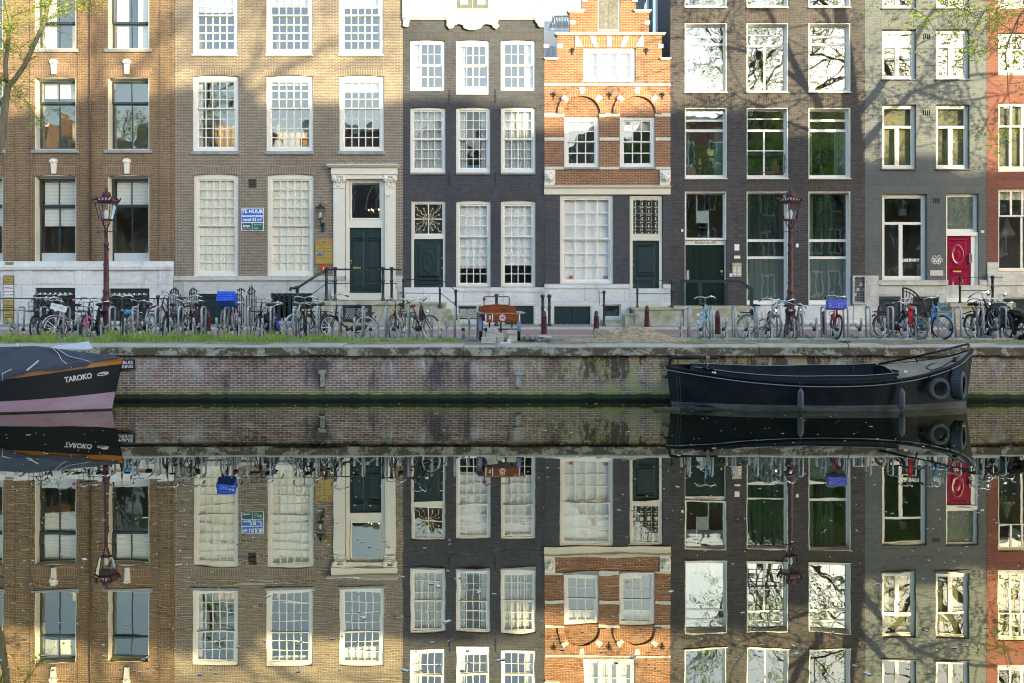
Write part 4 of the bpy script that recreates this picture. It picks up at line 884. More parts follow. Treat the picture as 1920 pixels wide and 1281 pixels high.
b = MB(); b.box(X(1492), X(1497), FY-.03, FY-.001, Z(464), Z(457)); b.box(X(1277), X(1281), FY-.03, FY-.001, Z(435), Z(430)); b.build('number_tile', WL, h5)
s = thing('doorbell_panel', 'steel doorbell panel with rows of name strips right of the black entrance', 'doorbell', (X(1381), FY, Z(519)))
b = MB(); b.box(X(1373), X(1390), FY-.03, FY-.001, Z(519), Z(493)); b.build('plate', mat('champagne_steel', (.46,.43,.34), .4, metal=.4), s)
b = MB()
for i in range(6):
    for sx in (1374.5, 1383): b.box(X(sx), X(sx+5.5), FY-.036, FY-.0305, Z(503+i*2.5), Z(501.5+i*2.5))
b.ball((X(1379.5), FY-.035, Z(497)), .03, 8); b.build('name_strip', WL, s)
b = MB(); b.box(X(1368), X(1372.5), FY-.02, FY-.001, Z(519), Z(512.5)); b.build('tile', WL, s)
b = MB(); b.box(X(1377), X(1386), FY-.02, FY-.001, Z(470), Z(458)); tag(b.build('wall_sign', WL), 'small white square sign above the doorbell panel', 'sign')
b = MB(); b.box(X(1376.5), X(1387.5), FY-.04, FY-.001, Z(485), Z(479.5)); tag(b.build('wall_sign', WL), 'small white oblong sign between the square sign and the doorbell panel', 'sign')
s = thing('mailboxes', 'grey steel bank of mailboxes where the dark brick and grey houses meet', 'mailbox', (X(1609), FY, GZ))
b = MB(); ring(b, X(1597), X(1621), Z(571), Z(517), .05, FY-.18, FY-.003); b.box(X(1598), X(1620), FY-.10, FY-.004, Z(570), Z(518)); b.build('case', GALV, s)
for i in range(9):
    for sx in (1599.5, 1605.3, 1611.2, 1616):
        if (i*3+int(sx)) % 11 == 0: continue
        b = MB(); b.box(X(sx), X(sx+4.2), FY-.135, FY-.102, Z(525+i*5), Z(520.8+i*5)); b.box(X(sx+.8), X(sx+3.4), FY-.14, FY-.1355, Z(522.8+i*5), Z(522+i*5)); b.build('mailbox_door', mat('dark_box', (.06,.065,.07), .5) if 'dark_box' not in D.materials else D.materials['dark_box'], s)
p = MB(); plinth(p, 1257, 1622, 573, 606, [(1285, 1362, 573.5, 576)]); p.box(X(1600), X(1622), FY-.08, FY-.052, GZ-.3, Z(572)); p.build('stone_plinth', STONE2, h5)
st = MB(); st.box(X(1253), X(1402), FY-1.3, FY-.0535, Z(579), Z(573)); st.box(X(1272), X(1385), FY-1.28, FY-.0545, GZ-.3, Z(579)-.001); st.box(X(1385.5), X(1404), FY-1.25, FY-.0555, GZ-.3, Z(585)); st.box(X(1404.5), X(1420), FY-1.25, FY-.0565, GZ-.3, Z(595)); st.build('stoop', MOSS, h5)
rl = MB(); yr = FY-1.2; q = lambda v: X(v, yr); r_ = lambda v: Z(v, yr)
for x0, x1, y0, y1 in ((1276, 1282, 525, 573), (1310, 1316, 531, 573), (1358, 1364, 531, 573), (1406, 1412, 545, 592)): rl.box(q(x0), q(x1), yr-.05, yr+.05, r_(y1), r_(y0))
rl.prism([(q(a_), r_(b_)) for a_, b_ in ((1276, 530), (1386, 530), (1407, 545), (1412, 545), (1412, 541), (1387, 524.8), (1276, 524.8))], yr-.051, yr+.051)
rl.tube([(q(1262), yr, r_(546)), (q(1277), yr, r_(546))], .012, 6); rl.build('railing', DGREEN, h5)
# windows in the visible left flank
fx = X(1257)+.012
for y_, z0, z1 in ((FY+3.4, 13.0, 15.0), (FY+6.2, 13.2, 15.1)):
    b = MB(); yy0, yy1 = y_, y_+1.0
    b.box(fx-.07, fx-.001, yy0, yy1, z0-1.4, z1); b.build('side_window_frame', W, h5)
    b = MB(); b.box(fx-.08, fx-.0705, yy0+.1, yy1-.1, z0-1.3, z1-.1); b.build('side_window_pane', mat('dull_pane', (.12,.13,.16), .15), h5)

# ------------------------------------------------------------------ house 6: grey painted
h6 = house('brick_house', 'grey painted brick house with crimson front door', 1622, 1850, -190, H6B, floors=(30, 170, 340, 560), depth=10, room=ROOM)
c6 = ((1654, 1718), (1755, 1818))
ops = [(a_, b_, -80, 16) for a_, b_ in c6]+[(a_, b_, 55, 149) for a_, b_ in c6]+[(a_, b_, 196, 317) for a_, b_ in c6]+[(1654, 1738, 364, 525), (1774, 1835, 363, 562)]
wall(h6, H6B, 1622, 1850, -190, 525.5, ops)
for a_, b_, t in [(a_, b_, t) for a_, b_ in c6 for t in (54, 195)]+[(1654, 1739, 363), (1774, 1835, 362)]:
    b = MB(); arch_lintel(b, a_-1, b_+1, t-15, t, 0, 3); b.build('brick_arch', H6S, h6)
OLIVE = mat('olive_haze', (.22,.215,.14), .8, noise=.5, nscale=1.5)  # colour of an added sheet that paints pale haze into the panes
def win6(x0, x1, y0, y1, tr, cover=(), label=None):
    w_ = win(h6, x0, x1, y0, y1, cols=1, rows=(1, 0), fw=4.5, sw=2.5, rec=.16, sill=(2.5, 1.5), sillm=H6S, cover=cover, fwb=6, glz=GLASS)
    b = MB(); yf = FY+.17; xa, xb = X(x0+4.6), X(x1-4.6)
    b.box(xa, xb, yf, yf+.08, Z(tr+2.5), Z(tr-2)); xm = (x0+x1)/2-1
    b.box(X(xm-4), X(xm+4), yf+.004, yf+.078, Z(y1-6.1), Z(tr+2.5)-.001)
    b.build('transom', W, w_); return w_
for a_, b_ in c6:
    win6(a_, b_, -80, 16, -50); win6(a_, b_, 55, 149, 86, cover=[(BLINDC, a_+6, b_-6, 60, 84)] if a_ < 1700 else []); win6(a_, b_, 196, 317, 237, cover=[(OLIVE, a_+5, b_-5, 200, 312)])  # the olive sheet is no real blind, it paints in window haze
w_ = win(h6, 1654, 1738, 364, 525, cols=1, rows=(1, 0), fw=5, sw=2.5, rec=.16, cover=(), label='ground floor window with white lettering')
b = MB(); b.box(X(1659.1), X(1732.9), FY+.17, FY+.25, Z(421), Z(416)); b.box(X(1688.5), X(1695.5), FY+.174, FY+.248, Z(520), Z(421)-.001); b.build('transom', W, w_)
textobj('lettering', 'POSITIVITY', .14, (X(1709.5), FY+.19, Z(488)), WL, w_, bold=.008, sx=1.0)
b = MB(); yb = FY+1.2; b.box(X(1686, yb), X(1700, yb), yb, yb+.2, Z(404, yb), Z(391, yb)); b.tube([(X(1693, yb), yb+.1, Z(391, yb)), (X(1690, yb), yb+.1, Z(378, yb))], .01, 5)
tag(b.build('hanging_lamp_box', mat('white_lamp_box', (.6,.58,.5), .6)), 'white box lamp hanging behind the window with white lettering', 'lamp')
b = MB(); yb = FY+.9
b.obox((X(1704, yb), yb, Z(498, yb)), .22, .2, .25, rz=.4); tag(b.build('wooden_box', mat('pale_wood', (.45,.30,.16), .6)), 'small light brown carton behind the white lettering in the grey house window', 'box')
for t in (64, 207, 372):
    b = MB()
    for i in range(4): b.box(X((1755 if 0 else (1749 if t == 372 else 1731))+i*3.6), X((1749 if t == 372 else 1731)+i*3.6+1.7), FY-.004, FY+.004, Z(t+9.5), Z(t))
    b.build('air_slot', mat('slot_shadow_black', (.01,.01,.01), 1, spec=0) if 'slot_shadow_black' not in D.materials else D.materials['slot_shadow_black'], h6)
s = thing('logo_sign', 'white outline emblem of linked hexagons mounted on the grey wall beside the crimson door', 'sign', (X(1756), FY, Z(496)))
b = MB(); cx_, cz_ = X(1756), Z(486.5)
for ox, oz in ((-.085, .075), (.085, .075), (-.14, -.03), (.0, -.03), (.14, -.03), (-.07, -.10), (.07, -.10)):
    b.tube([(cx_+ox+.075*math.cos(R(30+60*k)), FY-.015, cz_+oz+.075*math.sin(R(30+60*k))) for k in range(6)], .009, 4, closed=True)
    b.tube([(cx_+ox, FY-.015, cz_+oz), (cx_+ox+.075*math.cos(R(-90)), FY-.015, cz_+oz-.075)], .009, 4); b.tube([(cx_+ox-.06, FY-.015, cz_+oz+.035), (cx_+ox, FY-.015, cz_+oz), (cx_+ox+.06, FY-.015, cz_+oz+.035)], .008, 4)
b.build('emblem', WL, s)
s = sign('name_plate', 'small brushed metal name plate under the hexagon emblem', 1744, 1768, 507, 517, mat('brushed_plate', (.50,.52,.54), .4, metal=.4), FY, .02, 'name plate'); textobj('plate_lettering', 'Studio', .07, (X(1756), FY-.022, Z(512)), GALV, s)
w_ = win(h6, 1774, 1835, 363, 435, cols=1, rows=(1, 0), fw=3, sw=3, rec=.16, name='transom_window', cover=[(mat('leaded_glass_ground', (.16,.22,.20), .4, noise=.4, nscale=9), 1780, 1830, 367, 431, 0, 'stained_glass', -.12)])
rng = random.Random(9); b = MB(); b2 = MB(); b3 = MB()
for i in range(90):
    x_, y_ = rng.uniform(1782, 1828), rng.uniform(369, 429)
    (b if i % 3 else b3).ball((X(x_), FY+.275, Z(y_)), rng.uniform(.02, .05), 6, sq=(1, .1, 1))
for x_, y_ in ((1803, 378), (1799, 408), (1819, 409), (1784, 392)):
    for k in range(6): b2.ball((X(x_)+.05*math.cos(k*1.05), FY+.262, Z(y_)+.05*math.sin(k*1.05)), .035, 6, sq=(1, .1, 1))
b.build('glass_leaves', mat('olive_glass', (.22,.24,.10), .4), w_); b2.build('glass_flowers', mat('pink_glass', (.62,.35,.42), .4), w_); b3.build('glass_shapes', mat('blue_grey_glass', (.15,.20,.26), .4), w_)
b = MB(); ring(b, X(1774)+.001, X(1835)-.001, Z(562), Z(435)-.002, 2.5*PXM, FY+.04, FY+.3, 0, wb=0, wt=7*PXM); b.box(X(1823), X(1832.4), FY+.10, FY+.3, Z(559), Z(443)); b.box(X(1772), X(1838), FY-.1, FY+.3, Z(567), Z(559)-.001); b.build('door_frame', W, h6)
CRIM = mat('crimson_gloss', (.27,.004,.045), .16, coat=.6); dd = MB(); dd.box(X(1776.6), X(1822.8), FY+.14, FY+.2, Z(558.8), Z(443)); yf = FY+.139
panel(dd, 1780, 1815, 449, 505, yf, bev=.05, out=.03); oval(dd, 1797, 478, 13, 22, yf-.031, .05); panel(dd, 1780, 1815, 512, 549, yf, bev=.05, out=.03); oval(dd, 1797, 531, 12, 13, yf-.031, .04)
for r in (449, 504, 513, 546, 552): moulding(dd, 1781, 1814, r, yf, 1.8, .06)
do = dd.build('door', CRIM, h6); b = MB(); b.box(X(1789), X(1804), FY+.08, FY+.12, Z(510.5), Z(507.5)); b.build('letter_plate', GOLD, do); b = MB(); ring(b, X(1819), X(1824), Z(493), Z(476), .02, FY+.03, FY+.10); b.build('door_pull', GALV, do)
b = MB(); b.box(X(1839), X(1845), FY-.02, FY-.001, Z(437), Z(432)); b.build('number_tile', CREAM, h6)
p = MB(); plinth(p, 1646, 1850, 535, 606, [(1647, 1688, 556, 602), (1710, 1760, 556, 600), (1774, 1836, 567, 604)]); p.box(X(1645), X(1775), FY-.14, FY+.3, Z(535)+.001, Z(525.6)); p.box(X(1836), X(1850), FY-.08, FY+.3, Z(535)+.001, Z(525.6)); p.box(X(1622.5), X(1645.5), FY-.12, FY+.3, GZ-.3, Z(517)); p.build('stone_plinth', STONE, h6)
GG = mat('grey_green_paint', (.05,.065,.065), .4, noise=.2)
b = MB(); b.box(X(1647), X(1688), FY+.03, FY+.09, GZ-.1, Z(556)); b.box(X(1647), X(1688), FY-.03, FY+.029, Z(562), Z(557)); panel(b, 1650, 1665, 565, 600, FY+.029); panel(b, 1669, 1685, 565, 600, FY+.029); b.build('basement_door', GG, h6)
w_ = win(h6, 1710, 1760, 556, 600, cols=1, rows=(1, 0), fw=3, sw=2, rec=.05, name='basement_window', frame=GG, sash=GG, cover=[(GG, 1712, 1758, 558, 598, 0, 'dark_backing', -.05)])
st = MB(); st.box(X(1760), X(1870), FY-1.2, FY-.0532, GZ-.3, Z(575)); st.box(X(1756), X(1874), FY-1.25, FY-.0542, Z(575)+.001, Z(568)); st.box(X(1735), X(1759.5), FY-1.1, FY-.0552, GZ-.3, Z(586)); st.build('stoop', MOSS, h6)
rl = MB(); yr = FY-1.15; post(rl, X(1800, yr), yr, Z(569), Z(517, yr), .04, knob=True); post(rl, X(1861, yr), yr, Z(569), Z(517, yr), .045); rl.tube([(X(1800, yr), yr, Z(520, yr)), (X(1880, yr), yr, Z(520, yr))], .014, 6); rl.tube([(X(1800, yr), yr, Z(545, yr)), (X(1862, yr), yr, Z(545, yr))], .014, 6)
rl.build('railing', BLACK, h6)
s = thing('fan_grille', 'black fan shaped iron stoop guard in front of the grey house basement', 'grille', (X(1693), FY-.7, GZ)); b = MB(); yr = FY-.6; q = lambda v: X(v, yr); r_ = lambda v: Z(v, yr)
arc = [(1693+42*math.sin(t*math.pi/20)*1.0, 540+66*(1-math.cos(t*math.pi/20))) for t in range(11)]
b.tube([(q(x_), yr-.25*i/10, r_(y_)) for i, (x_, y_) in enumerate(arc)], .03, 6); b.tube([(q(1693+(x_-1693)*.84), yr-.25*i/10, r_(546+(y_-540)*.86)) for i, (x_, y_) in enumerate(arc)], .018, 5)
b.tube([(q(1693), yr, r_(540)), (q(1693), yr, r_(598))], .03, 6)
for i, (x_, y_) in enumerate(arc): b.tube([(q(x_), yr-.25*i/10, r_(y_)), (q(1697), yr, r_(600))], .013, 4)
b.build('iron_fan', BLACK, s)

# ------------------------------------------------------------------ house 7: red painted
h7 = house('brick_house', 'red painted brick house with ivory windows, rightmost in the row', 1850.5, 2150, -190, H7B, floors=(30, 170, 340, 560), depth=10, room=ROOM)
c7 = ((1872, 1968), (2010, 2106)); ops = [(a_, b_, yy0, yy1) for a_, b_ in c7 for yy0, yy1 in ((-95, 16), (62, 141), (193, 322), (354, 509))]
wall(h7, H7B, 1850.5, 2150, -190, 509.5, ops)
for a_, b_ in c7:
    for t in (61, 192, 353): b = MB(); arch_lintel(b, a_-1, b_+1, t-14, t, 0, 3); b.build('brick_arch', H7S, h7)
for a_, b_ in c7:
    for yy0, yy1, sp in ((-95, 16, .35), (62, 141, .42), (193, 322, .35), (354, 509, .33)):
        win(h7, a_, b_, yy0, yy1, cols=4, colsb=4 if yy0 < 300 else 2, rows=(1, 1), split=sp, frame=CREAM2, fw=3, sw=2.5, bar=4, fwb=8 if yy0 < 300 else 4, rec=.1, cover=[(BLINDC, a_+5, b_-5, 357, 374)] if yy0 > 300 else ([(OLIVE, a_+5, b_-5, 196, 316)] if yy0 > 150 else []))  # olive sheet again stands in for haze in the glass
p = MB(); plinth(p, 1850.5, 2150, 535, 606, [(1880, 1960, 558, 598)]); p.box(X(1850.5), X(2150), FY-.12, FY+.3, Z(535)+.001, Z(514)); p.box(X(1850.6), X(1871), FY-.03, FY+.3, Z(514)+.001, Z(492)); p.box(X(1871.1), X(2150), FY-.031, FY+.3, Z(514)+.002, Z(509.6)); p.build('stone_plinth', STONE, h7)
w_ = win(h7, 1880, 1960, 558, 598, cols=2, rows=(1, 0), fw=2, sw=3, rec=.04, name='basement_window', frame=CREAM, sash=DGREEN, cover=[(DGREEN, 1882, 1958, 560, 597, 0, 'dark_shutter', -.08)])
yb = FY+1.6; cx_, cz_ = X(1887, yb), Z(438, yb)
s = thing('chandelier', 'crystal basket chandelier hanging behind the ground floor window of the red house', 'chandelier', (cx_, yb, cz_)); b = MB(); b.lathe([(.03, .62), (.08, .5), (.12, .35), (.22, .12), (.30, .0), (.31, -.05), (.24, -.14), (.1, -.2), (.02, -.22)], (cx_, yb, cz_), 16); b.build('crystal_basket', mat('crystal', (.55,.55,.42), .25, noise=.5, nscale=40), s)

# ------------------------------------------------------------------ white building seen through the gap
yb = 50.0; q = lambda v: X(v, yb); r_ = lambda v: Z(v, yb)
hr = thing('white_rear_house', 'white plastered rear building with balcony glimpsed between two gables', 'house', (q(1035), yb, GZ)); b = MB()
b.box(q(960), q(1096), yb, yb+6, GZ-.5, r_(62)); b.box(q(960), q(1090), yb-1.2, yb-.002, GZ-.5, r_(70)); b.box(q(960), q(1092), yb-1.3, yb+6.1, r_(47), r_(37)) if 0 else b.box(q(960), q(1096), yb-.1, yb+6.1, r_(62)+.001, r_(58)); b.box(q(1010), q(1080), yb+.8, yb+5, r_(58)+.002, r_(37)); b.build('wall', W, hr)
for x0, x1, y0, y1 in ((1023, 1042, 86, 108), (1020, 1034, 40, 56), (1040, 1066, 40, 57)):
    yo = yb-1.2 if y0 > 70 else yb+.8; b = MB(); qq = lambda v: X(v, yo); rr = lambda v: Z(v, yo); ring(b, qq(x0), qq(x1), rr(y1), rr(y0), .07, yo-.04, yo-.001); b.box(qq((x0+x1)/2)-.04, qq((x0+x1)/2)+.04, yo-.035, yo-.002, rr(y1), rr(y0)); w_ = b.build('window', mat('pale_frame', (.6,.62,.65), .5), hr)
    b = MB(); b.box(qq(x0)+.05, qq(x1)-.05, yo-.02, yo-.0025, rr(y1)+.05, rr(y0)-.05); b.build('pane', mat('pale_pane', (.30,.36,.42), .1), w_)
b = MB(); yo = yb-.9
for i in range(12): b.tube([(X(1034+i*3, yo), yo, r_(61)), (X(1036+i*3, yo), yo, r_(40))], .03, 5)
b.tube([(X(1030, yo), yo, r_(62)), (X(1040, yo), yo, r_(40)), (X(1075, yo), yo, r_(40))], .05, 6); b.build('balcony_rail', mat('bleached_wood', (.5,.46,.4), .7), hr)

# ------------------------------------------------------------------ ground, quay, water
def sheet(name, y0, y1, z0, z1, m, x0=-90, x1=90, kind='structure', n=1):
    b = MB()
    b.add([(x0, y0, z0), (x1, y0, z0), (x1, y1, z1), (x0, y1, z1)], [(0, 1, 2, 3)]); return b.build(name, m, None, kind)
QZ = 1.46
def pave(name, c1, c2, mo, bw, rh, vary=.3, herring=False):
    m = D.materials.new(name); m.use_nodes = True; t = m.node_tree; b = t.nodes['Principled BSDF']; g = t.nodes.new('ShaderNodeNewGeometry')
    k = t.nodes.new('ShaderNodeTexBrick'); t.links.new(g.outputs['Position'], k.inputs[0]); k.inputs['Scale'].default_value = 1
    for i_, c in (('Color1', c1), ('Color2', c2), ('Mortar', mo)): k.inputs[i_].default_value = (*c, 1)
    k.inputs['Brick Width'].default_value = bw; k.inputs['Row Height'].default_value = rh; k.inputs['Mortar Size'].default_value = .006
    n = noise_fac(t, g.outputs['Position'], .8, .25, .75); v = mth(t, 'ADD', mth(t, 'MULTIPLY', n, vary), 1-vary*.5); cb = t.nodes.new('ShaderNodeCombineXYZ')
    for i in range(3): t.links.new(v, cb.inputs[i])
    t.links.new(mixrgb(t, k.outputs[0], cb.outputs[0], 1.0, 'MULTIPLY'), b.inputs['Base Color']); b.inputs['Roughness'].default_value = .85; return m
sheet('ground', -300, 0.4, 1.2, 1.2, mat('earth', (.12,.10,.07), .9), -300, 300)
sheet('ground', 28.4, 400, 1.2, 1.2, D.materials['earth'], -300, 300)
sheet('road', 32.9, 36.75, 1.52, 1.56, pave('red_clinker_road', (.34,.23,.20), (.40,.27,.235), (.24,.18,.16), .20, .05, .25))
sheet('parking_strip', 31.0, 32.82, 1.492, 1.515, pave('grey_clinker', (.30,.27,.23), (.36,.32,.27), (.22,.20,.16), .20, .10, .5))
sheet('verge', 28.3, 31.0, 1.465, 1.488, mat('dirt_verge', (.36,.31,.22), .95, noise=.6, nscale=2.2, col2=(.13,.13,.06), bump=.6, bscale=18))
sheet('pavement', 36.9, FY+.4, 1.63, 1.68, pave('pavement_clinker', (.30,.30,.30), (.36,.355,.35), (.20,.20,.19), .2, .07, .4))
b = MB(); b.box(-90, 90, 36.75, 36.899, 1.3, 1.632); b.build('kerb', mat('kerb_stone', (.58,.55,.51), .8, noise=.2, nscale=6), None, 'structure')
b = MB(); b.box(-90, 90, 32.82, 32.9, 1.4, 1.526); b.build('kerb', D.materials['kerb_stone'], None, 'structure')
# quay wall
def quay_extra(t, col, s, pos, k):
    x_, z_ = s.outputs[0], s.outputs[2]
    # efflorescence: pale runs down from the coping
    top = ramp_fac(t, z_, .45, .95); bl = noise_fac(t, pos, 1.3, .50, .60, 4, (1.2, 1.2, .5)); fine = noise_fac(t, pos, 9, .35, .65, 4, (1, 1, .25))
    col = mixrgb(t, col, (.72, .73, .75), mth(t, 'MULTIPLY', mth(t, 'MULTIPLY', bl, mth(t, 'ADD', mth(t, 'MULTIPLY', fine, .75), .25)), mth(t, 'MULTIPLY', top, .9)))
    bl2 = noise_fac(t, pos, .9, .54, .62, 5, (1.6, 1.6, .35)); col = mixrgb(t, col, (.05, .055, .075), mth(t, 'MULTIPLY', bl2, .75))
    n = noise_fac(t, pos, 6, .45, .58, 6, (1, 1, 1.2), .7); col = mixrgb(t, col, (.72, .72, .70), mth(t, 'MULTIPLY', mth(t, 'MULTIPLY', n, ramp_fac(t, z_, 1.0, 1.12)), .8))
    # algae patch between the mound and the black boat, damp darker patches above it
    reg = mth(t, 'MULTIPLY', ramp_fac(t, x_, -.5, 2.2), mth(t, 'SUBTRACT', 1.0, mth(t, 'MULTIPLY', ramp_fac(t, x_, 7.5, 11), .55))); n = noise_fac(t, pos, 2.2, .38, .60, 6, (1, 1, .7))
    col = mixrgb(t, col, (.46, .44, .20), mth(t, 'MULTIPLY', mth(t, 'MULTIPLY', reg, n), .85))
    n = noise_fac(t, pos, 2.0, .475, .53, 8, (1.25, 1.25, .5), .80); mid = mth(t, 'MULTIPLY', ramp_fac(t, z_, .42, .62), reg)
    col = mixrgb(t, col, (.075, .055, .032), mth(t, 'MULTIPLY', mth(t, 'MULTIPLY', n, mid), .9))
    n = noise_fac(t, pos, 5, .3, .6, 5, (.8, .8, 1)); low = mth(t, 'SUBTRACT', 1.0, ramp_fac(t, z_, .20, .42)); col = mixrgb(t, col, (.32, .33, .11), mth(t, 'MULTIPLY', mth(t, 'MULTIPLY', low, n), .7))
    n = noise_fac(t, pos, 3, .3, .7, 5, (1, 1, .2)); edge = mth(t, 'ADD', z_, mth(t, 'MULTIPLY', n, -.06)); low = mth(t, 'SUBTRACT', 1.0, ramp_fac(t, edge, .13, .17)); col = mixrgb(t, col, (.040, .062, .020), low)
    low = mth(t, 'SUBTRACT', 1.0, ramp_fac(t, edge, .02, .05)); return mixrgb(t, col, (.012, .012, .014), low)
QB = brick('quay_brick', (.34,.20,.15), (.20,.12,.095), (.66,.61,.55), bw=.215, rh=.062, ms=.009, vary=.8, extra=quay_extra, rough=.75, bump=.6)
q_ = thing('quay_wall', 'long brick quay wall with stone coping and algae above the waterline', 'quay wall', (0, 28.1, 0))
b = MB(); b.add([(-90, 28.02, -.8), (90, 28.02, -.8), (90, 28.10, 1.17), (-90, 28.10, 1.17)], [(0, 1, 2, 3)]); b.box(-90, 90, 28.12, 28.45, -.8, 1.16); b.build('brick_face', QB, q_)
CM = D.materials.new('coping_stone'); CM.use_nodes = True; t = CM.node_tree; bs = t.nodes['Principled BSDF']; g = t.nodes.new('ShaderNodeNewGeometry'); s_ = t.nodes.new('ShaderNodeSeparateXYZ'); t.links.new(g.outputs['Position'], s_.inputs[0])
n = noise_fac(t, g.outputs['Position'], 2.4, .3, .7); c_ = mixrgb(t, (.38, .36, .29), (.52, .50, .42), n)
n = noise_fac(t, g.outputs['Position'], 2.3, .44, .50, 8, (1, 1, 1.5), .80); d_ = mth(t, 'SUBTRACT', 1.0, ramp_fac(t, s_.outputs[2], 1.375, 1.42)); c_ = mixrgb(t, c_, (.075, .055, .030), mth(t, 'MULTIPLY', mth(t, 'MULTIPLY', n, d_), .9))
n = noise_fac(t, g.outputs['Position'], 3.4, .66, .74, 5); c_ = mixrgb(t, c_, (.55, .56, .54), n)
t.links.new(c_, bs.inputs['Base Color']); bs.inputs['Roughness'].default_value = .85
b = MB(); rng = random.Random(4); x_ = -90
while x_ < 90:
    L = rng.uniform(.8, 1.5) if abs(x_) < 22 else 10; dz = rng.uniform(-.012, .012); dy = rng.uniform(-.006, .006)
    b.prismx([(28.6, 1.17+dz), (27.97+dy, 1.17+dz), (27.93+dy, 1.19+dz), (27.93+dy, 1.41+dz), (27.97+dy, 1.455+dz), (28.05+dy, 1.468+dz), (28.6, 1.468+dz)], x_+.004, x_+L-.004); x_ += L
b.build('coping', CM, q_)
b = MB()
for x0, x1, y0, y1 in ((597, 611, 694, 701), (964, 981, 697, 704)): b.box(X(x0, 28), X(x1, 28), 28.0, 28.12, Z(y1, 28), Z(y0, 28)); b.box(X(x0+3, 28), X(x1-3, 28), 28.02, 28.1, Z(y1+24, 28), Z(y1, 28)-.001)
b.build('stone_insert', mat('weathered_insert', (.55,.55,.52), .9, noise=.7, nscale=9, col2=(.20,.19,.15)), q_)
s = thing('quay_sign', 'black enamel sign on the quay wall half hidden by the bow of the covered boat', 'sign', (X(236, 28), 28, Z(691, 28)))
b = MB(); b.box(X(202, 28), X(254, 28), 27.96, 27.99, Z(692, 28), Z(674, 28)); b.build('board', mat('black_enamel', (.025,.03,.04), .4), s)
textobj('lettering', 'ZINKBUIS', .12, (X(229, 28), 27.955, Z(680, 28)), WL, s, sx=1.15, bold=.003); textobj('lettering', 'RIOLERING', .11, (X(228, 28), 27.955, Z(687.5, 28)), WL, s, sx=1.15, bold=.003)
# water
WM = D.materials.new('canal_water'); WM.use_nodes = True; t = WM.node_tree; t.nodes.remove(t.nodes['Principled BSDF']); out = t.nodes['Material Output']
df = t.nodes.new('ShaderNodeBsdfDiffuse'); df.inputs[0].default_value = (.008, .0105, .004, 1); gl = t.nodes.new('ShaderNodeBsdfGlossy'); gl.inputs['Roughness'].default_value = .0; gl.inputs[0].default_value = (.81, .80, .68, 1)
mx = t.nodes.new('ShaderNodeMixShader'); mx.inputs[0].default_value = .80; t.links.new(df.outputs[0], mx.inputs[1]); t.links.new(gl.outputs[0], mx.inputs[2]); t.links.new(mx.outputs[0], out.inputs[0])
g = t.nodes.new('ShaderNodeNewGeometry'); prev = None
for sc_, amp, st_ in ((1.5, .00011, (.8, 1, 1)), (.45, .00035, (1, .8, 1)), (7., .000004, (.6, 1, 1))):
    mp = t.nodes.new('ShaderNodeMapping'); mp.inputs['Scale'].default_value = st_; t.links.new(g.outputs['Position'], mp.inputs[0]); n = t.nodes.new('ShaderNodeTexNoise'); n.inputs['Scale'].default_value = sc_; n.inputs['Detail'].default_value = 1.5
    t.links.new(mp.outputs[0], n.inputs['Vector']); bp = t.nodes.new('ShaderNodeBump'); bp.inputs['Strength'].default_value = 1; bp.inputs['Distance'].default_value = amp*8; t.links.new(n.outputs[0], bp.inputs['Height'])
    if prev: t.links.new(prev, bp.inputs['Normal'])
    prev = bp.outputs[0]
t.links.new(prev, gl.inputs['Normal'])
sheet('water', .6, 28.08, 0, 0, WM, -90, 90)
rng = random.Random(11); b = MB()
for i in range(800):
    d = rng.uniform(0, 1); y_ = 8+19.5*d**1.3; x_ = rng.uniform(-1, 1)*y_*.5; s_ = rng.uniform(.006, .018)*(1 if rng.random() < .93 else 2.2); a_ = rng.uniform(0, 3.1)
    b.obox((x_, y_, .004), s_*2.2, s_, .003, rz=a_)
b.build('floating_petals', mat('pale_petals', (.80,.72,.60), .7), None, 'stuff')
# near bank under the photographer
b = MB(); b.box(-90, 90, .2, .6, -.8, 1.45); tag(b.build('near_quay_wall', STONE), 'stone edge of the near quay behind the camera', 'quay wall')
sheet('near_road', -11.5, .2, 1.45, 1.5, pave('near_clinker', (.2,.17,.15), (.25,.2,.18), (.14,.12,.1), .2, .1))
# ------------------------------------------------------------------ houses on the near bank (they throw the shade, and show in the panes)
OPX = [(-46, 17.5, 0), (-39, 16.5, 1), (-31, 17.2, 0), (-24.5, 16.2, 2), (-17.5, 16.8, 0), (-10, 17.3, 1), (-3, 16.4, 0), (4, 17.0, 2), (11, 17.4, 0), (18, 17.9, 0)]
prof = [(-45, 18.1, 0), (165, 19.0, 0), (268, 18.6, 0), (330, 18.5, 0), (405, 19.0, 3), (500, 18.75, 0), (620, 18.7, 0), (745, 18.9, 0), (880, 18.7, 0), (965, 17.75, 0), (1060, 17.4, 0), (1190, 18.5, 0), (1420, 17.6, 0), (1560, 16.6, 0), (1700, 16.9, 0), (1790, 16.2, 0), (1920, 16.6, 0)]
y0_ = -12.0
shift = (FY-y0_)*math.tan(R(SUN_AZ)); rise = (FY-y0_)/math.cos(R(SUN_AZ))*math.tan(R(SUN_EL))
base_rise = 51/math.cos(R(38))*math.tan(R(8.0))
lots = []
for i, (x_, zz, kd) in enumerate(OPX):
    nx = OPX[i+1][0] if i+1 < len(OPX) else X(-45)+shift
    lots.append((x_, nx, zz, kd))
for i, (p_, zz, kd) in enumerate(prof):
    nx = X(prof[i+1][0])+shift if i+1 < len(prof) else X(2060)+shift
    lots.append((X(p_)+shift, nx, zz-base_rise+rise, kd))
OM = [brick('far_brick_%d' % i, c, tuple(v*.75 for v in c), (.35,.3,.25)) for i, c in enumerate(((.24,.12,.07), (.13,.09,.07), (.32,.25,.2), (.28,.10,.06), (.08,.08,.085)))]
